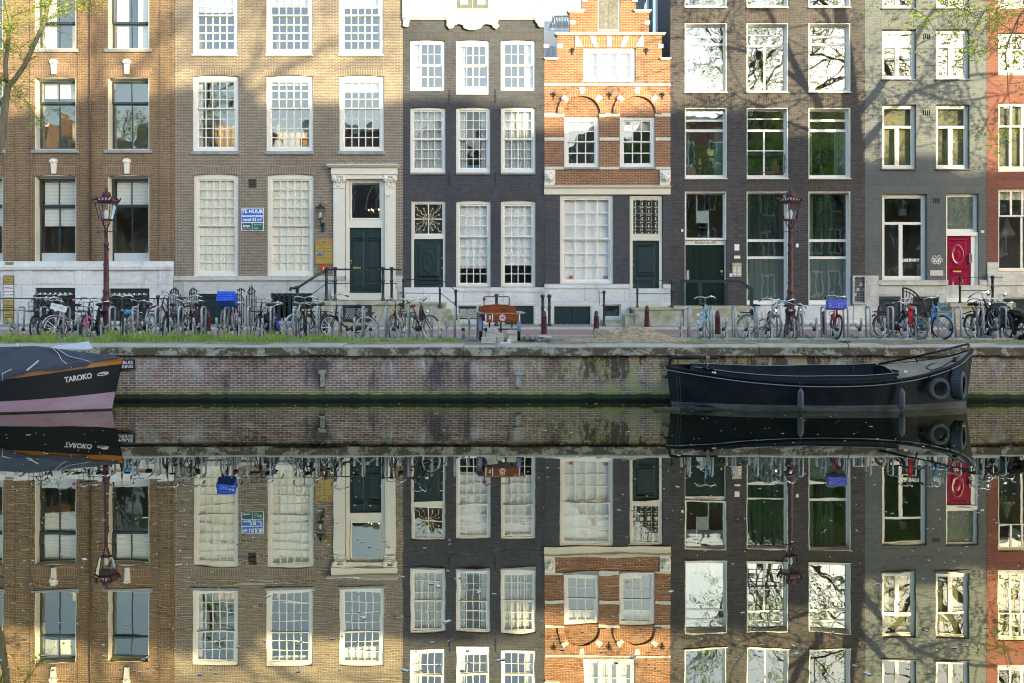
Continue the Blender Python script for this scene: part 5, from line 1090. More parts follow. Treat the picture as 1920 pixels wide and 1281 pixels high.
for nm, mm in zip(('near_row_brown', 'near_row_dark', 'near_row_tan', 'near_row_red', 'near_row_black'), OM): mm.name = nm
for i, (xa, xb, zt, kd) in enumerate(lots):
    h = thing('canal_house', 'canal house behind the camera, seen only as a reflection', 'house', ((xa+xb)/2, y0_, 1.5), group='houses on the near bank'); b = MB(); g_ = .02; xm = (xa+xb)/2
    if kd == 0: b.box(xa+g_, xb-g_, y0_-10, y0_, 1.2, zt)
    elif kd == 3: b.box(xa+g_, xb-g_, y0_-10, y0_, 1.2, zt-.5); b.prism([(xa+g_, zt-.499), (xb-g_, zt-.499), (xm+.0, zt+.85)], y0_-10, y0_)
    else:
        b.box(xa+g_, xb-g_, y0_-10, y0_, 1.2, zt-3); w2 = (xb-xa)/2
        b.prism([(xa+g_, zt-2.999), (xb-g_, zt-2.999), (xm+w2*.45, zt-1.2), (xm+w2*.3, zt-.5), (xm, zt), (xm-w2*.3, zt-.5), (xm-w2*.45, zt-1.2)], y0_-.5, y0_); b.prism([(xa+g_, zt-2.999), (xb-g_, zt-2.999), (xm, zt-.6)], y0_-10, y0_-.501)
    b.build('wall', OM[i % 5], h); wd = xb-xa; nw = max(1, round(wd/2.2)); b = MB(); b2 = MB()
    for k in range(nw):
        for j in range(4):
            cx_ = xa+wd*(k+.5)/nw; z0 = 2.6+j*3.5; hh = 2.1
            if z0+hh > zt-1.2: continue
            ring(b, cx_-.55, cx_+.55, z0, z0+hh, .12, y0_+.001, y0_+.04); b.box(cx_-.04, cx_+.04, y0_+.001, y0_+.035, z0+.12, z0+hh-.12); b2.box(cx_-.43, cx_+.43, y0_+.001, y0_+.01, z0+.12, z0+hh-.12)
    b.build('window', W, h); b2.build('pane', mat('near_row_pane', (.05,.06,.07), .1) if 'near_row_pane' not in D.materials else D.materials['near_row_pane'], h)
    if kd == 0: b = MB(); b.box(xa+g_, xb-g_, y0_+.001, y0_+.35, zt-.5, zt-.02); b.build('cornice', CREAM2, h)

# ------------------------------------------------------------------ trees
BARK = mat('elm_bark', (.22,.19,.15), .9, noise=.5, nscale=7, col2=(.12,.12,.07), bump=.5, stretch=(1, 1, .3)); BARKD = mat('dark_bark', (.085,.07,.055), .9, noise=.4, nscale=6)
def leafm(name, c, c2, tr=.35):
    m = mat(name, c, .5, noise=.5, nscale=3.5, col2=c2); t = m.node_tree; b = t.nodes['Principled BSDF']; out = t.nodes['Material Output']; tl = t.nodes.new('ShaderNodeBsdfTranslucent'); tl.inputs[0].default_value = (c[0]*1.5, c[1]*1.6, c[2], 1)
    mx = t.nodes.new('ShaderNodeMixShader'); mx.inputs[0].default_value = tr; t.links.new(b.outputs[0], mx.inputs[1]); t.links.new(tl.outputs[0], mx.inputs[2]); t.links.new(mx.outputs[0], out.inputs[0]); return m
LF = leafm('spring_leaves', (.40,.48,.07), (.24,.36,.04)); LFD = leafm('elm_leaves', (.26,.38,.07), (.10,.16,.03), .5)
def bez(p, d, L, rng, n=6, wob=.12, droop=0.):
    pts = [Vector(p)]; d = Vector(d).normalized()
    for i in range(n):
        d = (d+Vector((rng.gauss(0, wob), rng.gauss(0, wob), rng.gauss(0, wob)-droop))).normalized(); pts.append(pts[-1]+d*L/n)
    return pts, d
def grow(wood, fol, p, d, L, r, lvl, rng, leaf, droop=0., dens=1.0, minr=.006, kids=3):
    pts, d2 = bez(p, d, L, rng, 5, .13 if lvl else .07, droop if lvl > 1 else 0)
    n = len(pts); wood.tube(pts, [max(minr, r*(1-.55*i/(n-1))) for i in range(n)], 7 if r > .05 else 4, cap=False)
    if L < leaf[1] or lvl >= leaf[2]:
        for q in pts[1:]:
            for _ in range(int(leaf[3]*dens+rng.random())):
                c = q+Vector((rng.gauss(0, 1), rng.gauss(0, 1), rng.gauss(0, .7)))*leaf[4]; u = Vector((rng.gauss(0, 1), rng.gauss(0, 1), rng.gauss(0, .5))).normalized(); v_ = u.cross(Vector((rng.gauss(0, 1), rng.gauss(0, 1), rng.gauss(0, 1)))).normalized(); s_ = leaf[0]*rng.uniform(.6, 1.3)
                fol.add([c-u*s_, c+v_*s_*.42, c+u*s_, c-v_*s_*.42], [(0, 1, 2, 3)])
        return
    for k in range(kids+(lvl == 0)):
        i = rng.randint(2, n-1) if k else n-1; q = pts[i]; ax = Vector((rng.gauss(0, 1), rng.gauss(0, 1), rng.gauss(0, .6))).normalized(); dd = (d2*(.9 if k else 1.1)+ax*(.75 if k else .35)+Vector((0, 0, .12))).normalized()
        grow(wood, fol, q, dd, L*rng.uniform(.55, .78), r*(.45 if k else .6), lvl+1, rng, leaf, droop, dens, minr, kids)
def tree(label, base, H, r, seed, leaf, kids=3, lean=(0, 0, 1), limbs=None, group=None, lm=None, bark=None, trunkL=.35, dens=1., droop=.05, explicit=None):
    rng = random.Random(seed); t_ = thing('elm_tree', label, 'tree', base, group=group); wd, fo = MB(), MB(); b0 = Vector(base)
    if explicit:
        tr = MB(); explicit(tr, wd, fo, rng)
    else:
        tr = MB(); pts, d = bez(b0, lean, H*trunkL, rng, 6, .04); tr.tube(pts, [r*(1-.3*i/6) for i in range(7)], 12)
        for k in range(limbs or 4):
            t = 2*math.pi*(k+rng.random()*.5)/(limbs or 4); dd = (Vector((math.cos(t), math.sin(t), 0))*.55+Vector((0, 0, 1))+Vector(lean)*.3).normalized(); grow(wd, fo, pts[-1-(k % 2)], dd, H*.30, r*.5, 1, rng, leaf, droop, dens, .012, kids)
    tr.build('trunk', bark or BARK, t_); wd.build('branches', bark or BARK, t_); fo.build('crown', lm or LF, t_); return t_
FARLEAF = (.10, 1.1, 5, 3.0, .30)
tree('tall elm on the near bank, seen in the window reflections', (17.0, -2.2, 1.45), 25, .42, 3, FARLEAF, limbs=5, group='elms on the near bank', lm=LFD, bark=BARKD, trunkL=.42, kids=3)
tree('tall elm on the near bank, seen in the window reflections', (25.5, -2.2, 1.45), 14.5, .34, 8, FARLEAF, limbs=5, group='elms on the near bank', lm=LFD, bark=BARKD, dens=2.6)
for x_, H_, sd in ((20.6, 14.5, 15), (12.2, 13.5, 18), (29.3, 14.5, 23)): tree('tall elm on the near bank, seen in the window reflections', (x_, -2.6, 1.45), H_, .3, sd, FARLEAF, limbs=5, group='elms on the near bank', lm=LFD, bark=BARKD, dens=2.2)
tree('tall elm on the near bank, seen in the window reflections', (-28, -2.2, 1.45), 17, .35, 5, FARLEAF, limbs=5, group='elms on the near bank', lm=LFD, bark=BARKD)
tree('tall elm on the near bank, seen in the window reflections', (33, -2.2, 1.45), 13.5, .3, 12, FARLEAF, limbs=4, group='elms on the near bank', lm=LFD, bark=BARKD)
# right tree (stands just outside the frame; its twigs hang in at the upper right)
TY = 30.6
def ex_right(tr, wd, fo, rng):
    P = lambda x_, z_, y_=TY: Vector((x_, y_, z_))
    lf = (.055, .75, 5, 2.2, .13)
    tr.tube([P(19.3, 1.4), P(19.1, 4), P(18.8, 7), P(18.7, 10), P(18.4, 13), P(18.0, 16), P(17.6, 19)], [.42, .36, .31, .27, .22, .16, .09], 12)
    limbs = [([P(18.75, 8.2), P(17.6, 10.4), P(16.6, 12.3), P(15.6, 14.6), P(14.9, 17)], .17), ([P(18.7, 9.2), P(19.6, 10.6), P(21.0, 11.6), P(22.8, 12.2), P(25, 12.4)], .14), ([P(18.6, 10.6), P(20, 12.6), P(21.6, 14.4), P(23, 16)], .14),
             ([P(16.9, 11.8), P(15.4, 12.7), P(13.8, 13.4), P(12.2, 13.6)], .09), ([P(18.4, 12.6), P(17.2, 14.6), P(16.6, 16.6)], .1), ([P(21.0, 11.6), P(22.6, 11.3), P(24.2, 11.5)], .07), ([P(17.9, 10.0), P(16.4, 10.6), P(15.2, 11.2), P(14.0, 11.6)], .06), ([P(15.6, 14.6), P(14.0, 15.6), P(12.6, 16.2)], .07), ([P(19.0,8.6), P(20.6,9.6), P(22.2,9.9)], .05)]
    for pts, r in limbs:
        n = len(pts); pts = [p_+Vector((0, rng.uniform(-.5, .5)*(i > 0), 0)) for i, p_ in enumerate(pts)]; sm = []
        for i in range(n-1):
            for k in range(4): sm.append(pts[i].lerp(pts[i+1], k/4)+Vector((rng.gauss(0, .03), 0, rng.gauss(0, .03))))
        sm.append(pts[-1]); wd.tube(sm, [max(.012, r*(1-.75*i/(len(sm)-1))) for i in range(len(sm))], 8)
        for i in range(3, len(sm), 2):
            for _ in range(2): grow(wd, fo, sm[i], Vector((rng.gauss(0, 1), rng.gauss(0, .6), rng.gauss(.1, .7))), rng.uniform(1.2, 2.2), .03, 2, rng, (.075, .8, 5, 2.6, .2), .08, 1.5, .007, 2)
    # hanging twigs inside the frame, given as photo columns and rows on this tree's own depth
    for tw in ([(1700, -120), (1725, -30), (1700, 15), (1665, 48)], [(1700, 10), (1735, 30), (1752, 55)], [(1760, -60), (1790, 10), (1775, 50), (1745, 75)], [(1790, 5), (1830, 30), (1850, 20)], [(1900, -90), (1885, -10), (1870, 40), (1850, 85), (1815, 110), (1788, 124)], [(1870, 40), (1900, 60), (1930, 82)],
               [(1960, 40), (1915, 68), (1880, 88), (1850, 96), (1822, 92)], [(1990, 140), (1930, 152), (1888, 158)], [(1640, -90), (1650, -20), (1632, 12), (1612, 34)], [(1990, 20), (1950, 30), (1905, 25), (1860, 38)], [(1880, 0), (1850, 12), (1832, 40)]):
        pts = [Vector((X(a_, TY-.2), TY-.2, Z(b_, TY-.2))) for a_, b_ in tw]; wd.tube(pts, [.012, .010, .008, .007, .006, .005][:len(pts)], 4)
        for i in range(len(pts)-1):
            L = (pts[i+1]-pts[i]).length
            for k in range(int(L/.05)):
                pass
                if k % 3 == 0:
                    q = pts[i].lerp(pts[i+1], k*.05/L); e = q+Vector((rng.gauss(0, .22), rng.gauss(0, .2), rng.gauss(-.06, .13))); wd.tube([q, q.lerp(e, .5)+Vector((0, 0, .03)), e], .004, 3, cap=False)
                    for f_ in range(7):
                        c = q.lerp(e, (f_+1)/7)+Vector((rng.gauss(0, .025), rng.gauss(0, .025), rng.gauss(0, .025))); u = Vector((rng.gauss(0, 1), rng.gauss(0, 1), rng.gauss(0, .5))).normalized(); v_ = u.cross(Vector((rng.gauss(0, 1), 0, 1))).normalized(); s_ = rng.uniform(.03, .062); fo.add([c-u*s_, c+v_*s_*.45, c+u*s_, c-v_*s_*.45], [(0, 1, 2, 3)])
tree('elm just beyond the right edge whose leafy twigs hang over the red and grey houses', (19.3, TY, 1.45), 20, .4, 21, None, explicit=ex_right)
def ex_left(tr, wd, fo, rng):
    TY = 30.8; P = lambda a_, b_, y_=TY: Vector((X(a_, y_), y_, Z(b_, y_)))
    tr.tube([P(-60, 640), P(-52, 500), P(-38, 400), P(-14, 310), P(2, 262), P(8, 215), P(13, 175), P(16, 152)], [.24, .19, .16, .13, .115, .10, .09, .085], 12)
    for path, r0, r1 in (([(16, 154), (14, 120), (16, 80), (17, 40), (14, 0), (12, -60), (18, -160)], .07, .045), ([(14, 160), (24, 148), (45, 122), (62, 98), (72, 70), (80, 40), (92, 0), (98, -60)], .075, .055), ([(-14, 300), (-30, 250), (-50, 160), (-60, 60)], .07, .04), ([(4, 200), (-8, 170), (-14, 140), (-30, 90)], .03, .02),
                         ([(20, 155), (40, 178), (62, 206), (84, 236)], .013, .008), ([(18, 56), (30, 46), (60, 42), (100, 30), (140, 10), (176, 0), (210, -18)], .018, .010), ([(17, 30), (40, 18), (90, 10), (150, 2), (190, -8)], .014, .008), ([(14, 95), (4, 78), (-8, 60)], .02, .012), ([(15, 60), (6, 52), (-10, 30)], .02, .01), ([(90, 0), (120, -30), (160, -50)], .03, .02), ([(12, -20), (60, -60), (140, -90)], .03, .02)):
        pts = [P(*p_)+Vector((0, rng.uniform(-.15, .15), 0)) for p_ in path]; n = len(pts); wd.tube(pts, [r0+(r1-r0)*i/(n-1) for i in range(n)], 8)
        for i in range(n-1):
            L = (pts[i+1]-pts[i]).length
            for k in range(int(L/.045)+1):
                if rng.random() < (.35 if r1 > .02 else .1): continue
                q = pts[i].lerp(pts[i+1], rng.random()); e = q+Vector((rng.gauss(0, .30), rng.gauss(0, .25), rng.gauss(-.06, .22))); wd.tube([q, q.lerp(e, .5)+Vector((0, 0, .04)), e], .0045, 3, cap=False)
                for f_ in range(9):
                    c = q.lerp(e, (f_+1)/9)+Vector((rng.gauss(0, .04), rng.gauss(0, .04), rng.gauss(0, .04))); u = Vector((rng.gauss(0, 1), rng.gauss(0, 1), rng.gauss(0, .5))).normalized(); v_ = u.cross(Vector((rng.gauss(0, 1), 0, 1))).normalized(); s_ = rng.uniform(.032, .062); fo.add([c-u*s_, c+v_*s_*.45, c+u*s_, c-v_*s_*.45], [(0, 1, 2, 3)])
tree('slender forked elm with fresh lime leaves at the left edge of the quay', (X(-60, 30.8), 30.8, 1.45), 12, .2, 31, None, explicit=ex_left)
# ------------------------------------------------------------------ street lamps
def street_lamp(px, label):
    y = 31.85; x = X(px, y); z = lambda py: Z(py, y); z0 = 1.49
    s = thing('street_lamp', label, 'street lamp', (x, y, z0), group='crowned street lamps on the quay'); p = 1/63.3
    prof = [(11*p, z0), (11*p, z(620)), (9.5*p, z(616)), (9*p, z(590)), (9.5*p, z(586)), (10.5*p, z(584)), (10.5*p, z(581)), (7.5*p, z(578)), (7*p, z(574)), (7*p, z(567)), (8.8*p, z(564)), (9.2*p, z(561)), (7*p, z(558)), (5.6*p, z(552)), (6.4*p, z(549)), (6.4*p, z(545)), (5.2*p, z(542)), (5*p, z(520)), (4.4*p, z(470)), (4.2*p, z(462)), (5.2*p, z(460)), (5.4*p, z(457)), (4*p, z(454)), (3.6*p, z(452)), (3.3*p, z(436)), (4*p, z(435)), (4*p, z(430)), (1.8*p, z(428))]
    b = MB(); b.lathe([(r, zz-z0) for r, zz in prof], (x, y, z0), 14); b.lathe([(14*p, -.1), (14*p, .02), (11.5*p, .05)], (x, y, z0), 8, rot=math.pi/8, sm=False)
    b.tube([(x-15*p, y, z(435)), (x+15*p, y, z(434))], .012, 6); b.ball((x-15*p, y, z(435)), .035, 8); b.ball((x+15*p, y, z(434)), .035, 8)
    for q in range(10): t = q*2.4; b.ball((x+4.6*p*math.cos(t), y+4.6*p*math.sin(t), z(468+q*7)), .03, 6, sq=(.7, .7, 1.8))
    b.build('post', MAROON, s)
    b = MB()
    for k in range(4):
        t = math.pi/4+k*math.pi/2+.25; c_, s_ = math.cos(t), math.sin(t)
        b.tube([(x+1.5*p*c_, y+1.5*p*s_, z(430)), (x+6*p*c_, y+6*p*s_, z(422)), (x+8.5*p*c_, y+8.5*p*s_, z(418)), (x+6*p*c_, y+6*p*s_, z(413))], .016, 6)
    b.build('bracket', MAROON, s)
    n, ro = 6, .2; rt, rb = 20.5*p, 12.6*p; b = MB(); zb, zt = z(412), z(380)
    b.lathe([(rb*1.04, zb-.04), (rb*1.08, zb-.01), (rb, zb+.02)], (x, y, 0), n, rot=ro, sm=False); b.lathe([(rt*1.02, zt-.03), (rt*1.14, zt), (rt*1.16, zt+.05), (rt*1.05, zt+.06)], (x, y, 0), n, rot=ro, sm=False)
    for k in range(n):
        t = ro+2*math.pi*k/n; b.tube([(x+rb*math.cos(t), y+rb*math.sin(t), zb), (x+rt*math.cos(t), y+rt*math.sin(t), zt)], .013, 5)
        c_, s_ = math.cos(t), math.sin(t); b.tube([(x+rt*1.1*c_, y+rt*1.1*s_, zt+.03), (x+rt*1.25*c_, y+rt*1.25*s_, zt+.1), (x+rt*1.28*c_, y+rt*1.28*s_, zt+.17)], [.03, .025, .004], 5)
        for f_ in (.25, .5, .75):
            t2 = ro+2*math.pi*(k+1)/n; px_, py_ = x+rt*1.13*((1-f_)*c_+f_*math.cos(t2)), y+rt*1.13*((1-f_)*s_+f_*math.sin(t2)); b.lathe([(.004, 0), (.03, .035), (.02, .07), (.003, .11 if f_ == .5 else .08)], (px_, py_, zt+.05), 5)
    b.lathe([(.09, z(371)), (.13, z(369)), (.14, z(365)), (.12, z(361)), (.05, z(359)), (.03, z(357)), (.045, z(356)), (.02, z(353)), (.004, z(351))], (x, y, 0), 12)
    b.build('lantern_frame', MAROON, s)
    b = MB(); b.lathe([(rt*1.04, zt+.06), (rt*.72, z(374)), (.10, z(371))], (x, y, 0), n, rot=ro, sm=False); b.build('lantern_roof', mat('pale_lantern_roof', (.55,.55,.60), .3) if 'pale_lantern_roof' not in D.materials else D.materials['pale_lantern_roof'], s)
    b = MB()
    for k in range(n):
        t, t2 = ro+2*math.pi*k/n, ro+2*math.pi*(k+1)/n
        b.add([(x+rb*.97*math.cos(t), y+rb*.97*math.sin(t), zb+.02), (x+rb*.97*math.cos(t2), y+rb*.97*math.sin(t2), zb+.02), (x+rt*.97*math.cos(t2), y+rt*.97*math.sin(t2), zt-.02), (x+rt*.97*math.cos(t), y+rt*.97*math.sin(t), zt-.02)], [(0,1,2,3)])
    b.build('pane', LGLASS, s); b = MB(); b.lathe([(.06, 0), (.05, .04), (.06, .1), (.07, .17), (.04, .26), (.01, .28)], (x, y, zb+.02), 10); b.build('bulb', WL, s)
street_lamp(199, 'maroon crowned street lamp at the left, among the bikes before the brown house')
street_lamp(1482, 'maroon crowned street lamp at the right, before the dark brown house')
# ------------------------------------------------------------------ bollards
def bollard(px, y, label, tilt=0):
    z0 = 1.52 if y < 36 else 1.64; x = X(px, y); s = thing('bollard', label, 'bollard', (x, y, z0), group='maroon street bollards', local=True)
    b = MB(); b.lathe([(.098, -.05), (.095, .05), (.078, .52), (.086, .535), (.086, .56), (.068, .575), (.068, .63), (.058, .69), (.032, .725), (.005, .735)], (0, 0, 0), 10)
    for i, zz in enumerate((.40, .45, .50)): b.obox((0, -.082, zz), .04, .012, .03, rx=R(3))
    b.build('shaft', MAROON, s); s.rotation_euler = (0, R(tilt), 0)
for px, y, tl, lb in ((390, 33.5, 0, 'maroon bollard behind the rack right of the forked black bikes at the left'), (610, 33.5, 0, 'maroon bollard seen through the big wheel of the slanted black bike'), (790, 37.2, 0, 'maroon bollard beside the steps of the oval panel door'),
                      (1020, 33.5, 0, 'maroon bollard standing right of the cargo bike and loose cobbles'), (1118, 33.6, 0, 'maroon bollard behind the left part of the earth mound'), (1213, 37.2, 0, 'maroon bollard before the steps of the stepped gable house'),
                      (1346, 33.5, -1, 'maroon bollard right behind the pale blue bike'), (1439, 33.5, 6, 'tilted maroon bollard left of the right street lamp'), (1545, 33.5, 0, 'maroon bollard just left of the red bike with blue crate'), (1649, 37.2, 0, 'maroon bollard before the grey house basement door'), (1746, 33.5, 0, 'maroon bollard behind the blue bike with front carrier')):
    bollard(px, y, lb, tl)
# ------------------------------------------------------------------ bike racks
RY = 30.55
def rack(label, pxs, ext=0):
    x0, x1 = X(pxs[0], RY), X(pxs[-1], RY); s = thing('bike_rack', label, 'bike rack', ((x0+x1)/2, RY, 1.48), group='galvanised bike racks on the quay'); z = lambda v: 1.48+v
    b = MB(); b.box(x0-.25, x1+.3, RY-.03, RY+.03, z(0), z(.06)); b.box(x0-.25, x1+.3, RY+.62, RY+.67, z(0), z(.04)); b.build('base_rail', GALV, s)
    for i, px in enumerate(pxs):
        x = X(px, RY); b = MB()
        pts = [(x, RY, z(.05)), (x, RY, z(.84)), (x, RY+.03, z(.90)), (x, RY+.10, z(.93)), (x, RY+.34, z(.93)), (x, RY+.42, z(.90)), (x, RY+.44, z(.84)), (x, RY+.34, z(.04))]
        b.tube(pts, .028, 6); b.build('hoop', GALV, s)
        xt = x-.24; b = MB(); pth = [(RY+.02, .62), (RY+.06, .48), (RY+.16, .37), (RY+.32, .33), (RY+.5, .37), (RY+.6, .44)]
        b.tube([(xt, a_, z(c_)) for a_, c_ in pth], .038, 6); b.box(xt-.02, xt+.02, RY-.02, RY+.02, z(.03), z(.44)); b.box(xt-.02, xt+.02, RY+.3, RY+.34, z(.03), z(.31)); b.tube([(xt, RY+.05, z(.3)), (xt+.0, RY+.3, z(.06))], .012, 4, m=1)
        b.build('wheel_tray', [GALV, RUBBER], s)
        xt = x+.26; b = MB(); b.tube([(xt, RY-.22, z(.30)), (xt, RY-.16, z(.14)), (xt, RY-.02, z(.07)), (xt, RY+.3, z(.06)), (xt, RY+.55, z(.1))], .044, 6); b.tube([(xt, RY-.235, z(.34)), (xt, RY-.21, z(.27))], .048, 6, m=1)
        b.build('low_wheel_tray', [GALV, RUBBER], s)
rack('galvanised bike rack at the left end in tall grass below the brown house', [33+43.1*i for i in range(10)])
rack('galvanised bike rack stretching from the blue crate bike to the cargo bike', [33+43.1*i for i in range(10, 21)])
rack('galvanised bike rack at the right between the pale blue bike and the motorcycle', [1294+42.3*i for i in range(15)])
# ------------------------------------------------------------------ bicycles
def bmat(n, c, r=.3, me=0.): return mat(n, c, r, metal=me, noise=.25, nscale=12)
FR = {'black': bmat('black_bike_paint', (.018,.018,.020)), 'white': bmat('white_bike_paint', (.72,.72,.72)), 'red': bmat('red_bike_paint', (.42,.02,.03)), 'blue': bmat('blue_bike_paint', (.10,.30,.62)), 'lblue': bmat('pale_blue_bike_paint', (.22,.46,.62)),
      'dblue': bmat('royal_blue_bike_paint', (.02,.06,.38)), 'brown': bmat('rusty_brown_paint', (.14,.05,.03), .6), 'silver': bmat('silver_bike_paint', (.42,.43,.45), .35, .5), 'plum': bmat('plum_bike_paint', (.10,.02,.05))}
TY_ = {'black': RUBBER, 'cream': mat('cream_tyre', (.50,.46,.38), .7), 'grey': mat('greyed_tyre', (.20,.185,.17), .8), 'maroon': mat('maroon_tyre', (.13,.06,.06), .7)}
GRIPB = mat('brown_leather', (.17,.065,.025), .6); SAD = mat('black_saddle', (.02,.02,.022), .55)
def wheel(c, R_, tm, name, par, k, wide=.022):
    b = MB(); b.torus(c, R_-wide, wide*1.15, 'x', 30, 6, 0); b.torus(c, R_-wide*2.1, wide*.45, 'x', 30, 5, 1, 1.6)
    b.lathe([(.02, -.04), (.03, -.02), (.03, .02), (.02, .04)], c, 8, 1, 'x')
    for i in range(14):
        t = i*2*math.pi/14; s_ = 1 if i % 2 else -1
        b.tube([(c[0]+s_*.02, c[1]+.03*math.cos(t), c[2]+.03*math.sin(t)), (c[0], c[1]+(R_-wide*2.2)*math.cos(t), c[2]+(R_-wide*2.2)*math.sin(t))], .0032, 3, 1, cap=False)
    return b
def bicycle(label, px, y=30.62, yaw=0, lean=0, steer=0, lift=0, fr='black', tyre='black', rtyre=None, scale=1.0, step=True, hb=1.16, hw=.31, frontrack=None, rearrack=True, grip=None, saddle=None, guard=True, case=True, z0=None, sweep=.22, flip=False, light=True):
    x = X(px, y); s = thing('bicycle', label, 'bicycle', (0, 0, 0), group='bicycles parked on the quay', local=True)
    f = FR[fr]; tm = TY_[tyre]; rt = TY_[rtyre or tyre]; Rw = .345
    Rg = Matrix.Rotation(R(yaw), 4, 'Z') @ Matrix.Rotation(R(lean), 4, 'Y')
    PT = Matrix.Translation((0, 1.10, 0)) @ Matrix.Rotation(-math.asin(min(.9, lift/1.1)), 4, 'X') @ Matrix.Translation((0, -1.10, 0))
    base = Matrix.Diagonal((scale, scale, scale, 1)); G = Rg @ PT @ base
    hd = Vector((0, .27, 1.0))-Vector((0, .19, .70)); hd.normalize(); hp = Vector((0, .19, .70))
    ST = Matrix.Translation(hp) @ Matrix.Rotation(R(steer), 4, hd) @ Matrix.Translation(-hp)
    def put(b, name, m, front=False):
        b.xf(G @ ST if front else G); return b.build(name, m, s)
    put(wheel((0, 0, Rw), Rw, tm, '', s, 0), 'front_wheel', [tm, CHROME], True); put(wheel((0, 1.10, Rw), Rw, rt, '', s, 0), 'rear_wheel', [rt, CHROME])
    b = MB(); bb = (0, .66, .29)
    b.tube([(0, .19, .70), (0, .27, 1.0)], .026, 7); b.tube([(0, .66, .28), (0, .86, .86)], .021, 7)
    if step: b.tube([(0, .20, .74), (0, .32, .50), (0, .48, .34), bb], .025, 7); b.tube([(0, .23, .84), (0, .40, .60), (0, .74, .50)], .019, 7)
    else: b.tube([(0, .20, .72), bb], .02, 7); b.tube([(0, .26, .95), (0, .84, .82)], .017, 7)
    for sx in (-.055, .055): b.tube([(sx*.4, .68, .29), (sx, 1.10, Rw)], .013, 5); b.tube([(sx*.3, .82, .74), (sx, 1.10, Rw)], .012, 5)
    put(b, 'frame', f)
    b = MB()
    for sx in (-.05, .05): b.tube([(sx*.5, .19, .72), (sx, .12, .55), (sx, 0, Rw)], .015, 5)
    put(b, 'fork', f, True)
    b = MB(); b.tube([(0, .26, .96), (0, .30, hb-.03), (0, .24, hb)], .012, 6)
    hp_ = [(-hw, .24+sweep, hb-.05), (-hw*.97, .24+sweep*.5, hb-.01), (-hw*.75, .25, hb+.03), (-hw*.35, .20, hb+.03), (0, .22, hb), (hw*.35, .20, hb+.03), (hw*.75, .25, hb+.03), (hw*.97, .24+sweep*.5, hb-.01), (hw, .24+sweep, hb-.05)]
    b.tube(hp_, .018, 6); b.ball((hw*.55, .24, hb+.05), .03, 8); put(b, 'handlebar', CHROME, True)
    gm = GRIPB if grip else RUBBER
    for sx in (-1, 1): b = MB(); b.tube([(sx*hw*.99, .24+sweep*.55, hb-.015), (sx*hw*1.01, .24+sweep*1.15, hb-.06)], .018, 7); put(b, 'grip', gm, True)
    b = MB(); b.ball((0, .90, .98), .12, 10, sq=(.85, 1.1, .38)); b.ball((0, .78, .985), .07, 8, sq=(.55, 1.5, .4)); b.tube([(0, .85, .84), (0, .89, .95)], .014, 6); put(b, 'saddle', GRIPB if saddle else SAD)
    if guard:
        for nm, cy, front, a0, a1 in (('front_mudguard', 0, True, 10, 150), ('rear_mudguard', 1.10, False, 20, 175)):
            b = MB(); vs = []; n = 14
            for i in range(n+1):
                t = R(a0+(a1-a0)*i/n) if front else R(180-(a0+(a1-a0)*i/n)+0); yy, zz = cy+math.cos(t)*(Rw+.03)*(1 if front else 1), Rw+math.sin(t)*(Rw+.03)
                for dx, dr in ((-.028, -.02), (0, .006), (.028, -.02)): vs.append((dx, cy+math.cos(t)*(Rw+.03+dr), Rw+math.sin(t)*(Rw+.03+dr)))
            b.add(vs, [(3*i+j, 3*i+j+1, 3*i+j+4, 3*i+j+3) for i in range(n) for j in (0, 1)], 0, True); put(b, nm, f, front)
    if case: b = MB(); b.tube([(.045, .60, .30), (.045, .72, .31), (.045, 1.08, .345)], [.075, .08, .05], 8); b.xf(Matrix.Translation((.03, 0, 0)) @ Matrix.Diagonal((.35, 1, 1, 1))); put(b, 'chain_case', FR['black'])
    for sx, a_ in ((1, -50), (-1, 130)):
        b = MB(); e = (sx*.09, .66+.17*math.cos(R(a_)), .29+.17*math.sin(R(a_))); b.tube([(sx*.03, .66, .29), (sx*.07, .66, .29), e], .009, 5); b.box(min(e[0], e[0]+sx*.09), max(e[0], e[0]+sx*.09), e[1]-.035, e[1]+.035, e[2]-.011, e[2]+.011); put(b, 'pedal', SAD)
    if rearrack:
        b = MB()
        for sx in (-.06, 0, .06): b.tube([(sx, .92, .77), (sx, 1.42, .77)], .007, 5)
        for yy in (.95, 1.18, 1.4): b.tube([(-.06, yy, .772), (.06, yy, .772)], .006, 5)
        for sx in (-.065, .065): b.tube([(sx, 1.35, .77), (sx, 1.10, Rw)], .006, 4)
        b.box(-.03, .03, 1.43, 1.45, .62, .68); put(b, 'luggage_rack', FR['black'])
    b = MB(); b.tube([(-.03, .70, .26), (-.16, .78, .02)], .01, 5); put(b, 'kickstand', GALV)
    if light: b = MB(); b.lathe([(.02, .05), (.035, .03), (.04, -.03), (.03, -.045)], (0, .09, .83), 8, 0, 'y'); put(b, 'headlight', CHROME, True)
    if frontrack:
        b = MB(); fm = FR[frontrack]; w_ = .19
        for zz, ww in ((.80, w_), (.93, w_*1.04), (1.06, w_*1.08)):
            b.tube([(-ww, -.02, zz), (ww, -.02, zz)], .008, 5)
        for sx in (-w_, -.065, .065, w_): b.tube([(sx, -.02, .78), (sx*1.08, -.02, 1.06)], .008, 5)
        for sx in (-w_, 0, w_): b.tube([(sx, .0, .79), (sx, -.32, .79)], .008, 5)
        b.tube([(-w_, -.32, .79), (w_, -.32, .79)], .008, 5); b.tube([(-w_, -.16, .79), (w_, -.16, .79)], .008, 5)
        for sx in (-.06, .06): b.tube([(sx, -.2, .79), (sx, 0, Rw)], .007, 4)
        put(b, 'front_carrier', fm, True)
    s.location = (x, y-.0, (z0 if z0 is not None else 1.49))
    return s, G, ST
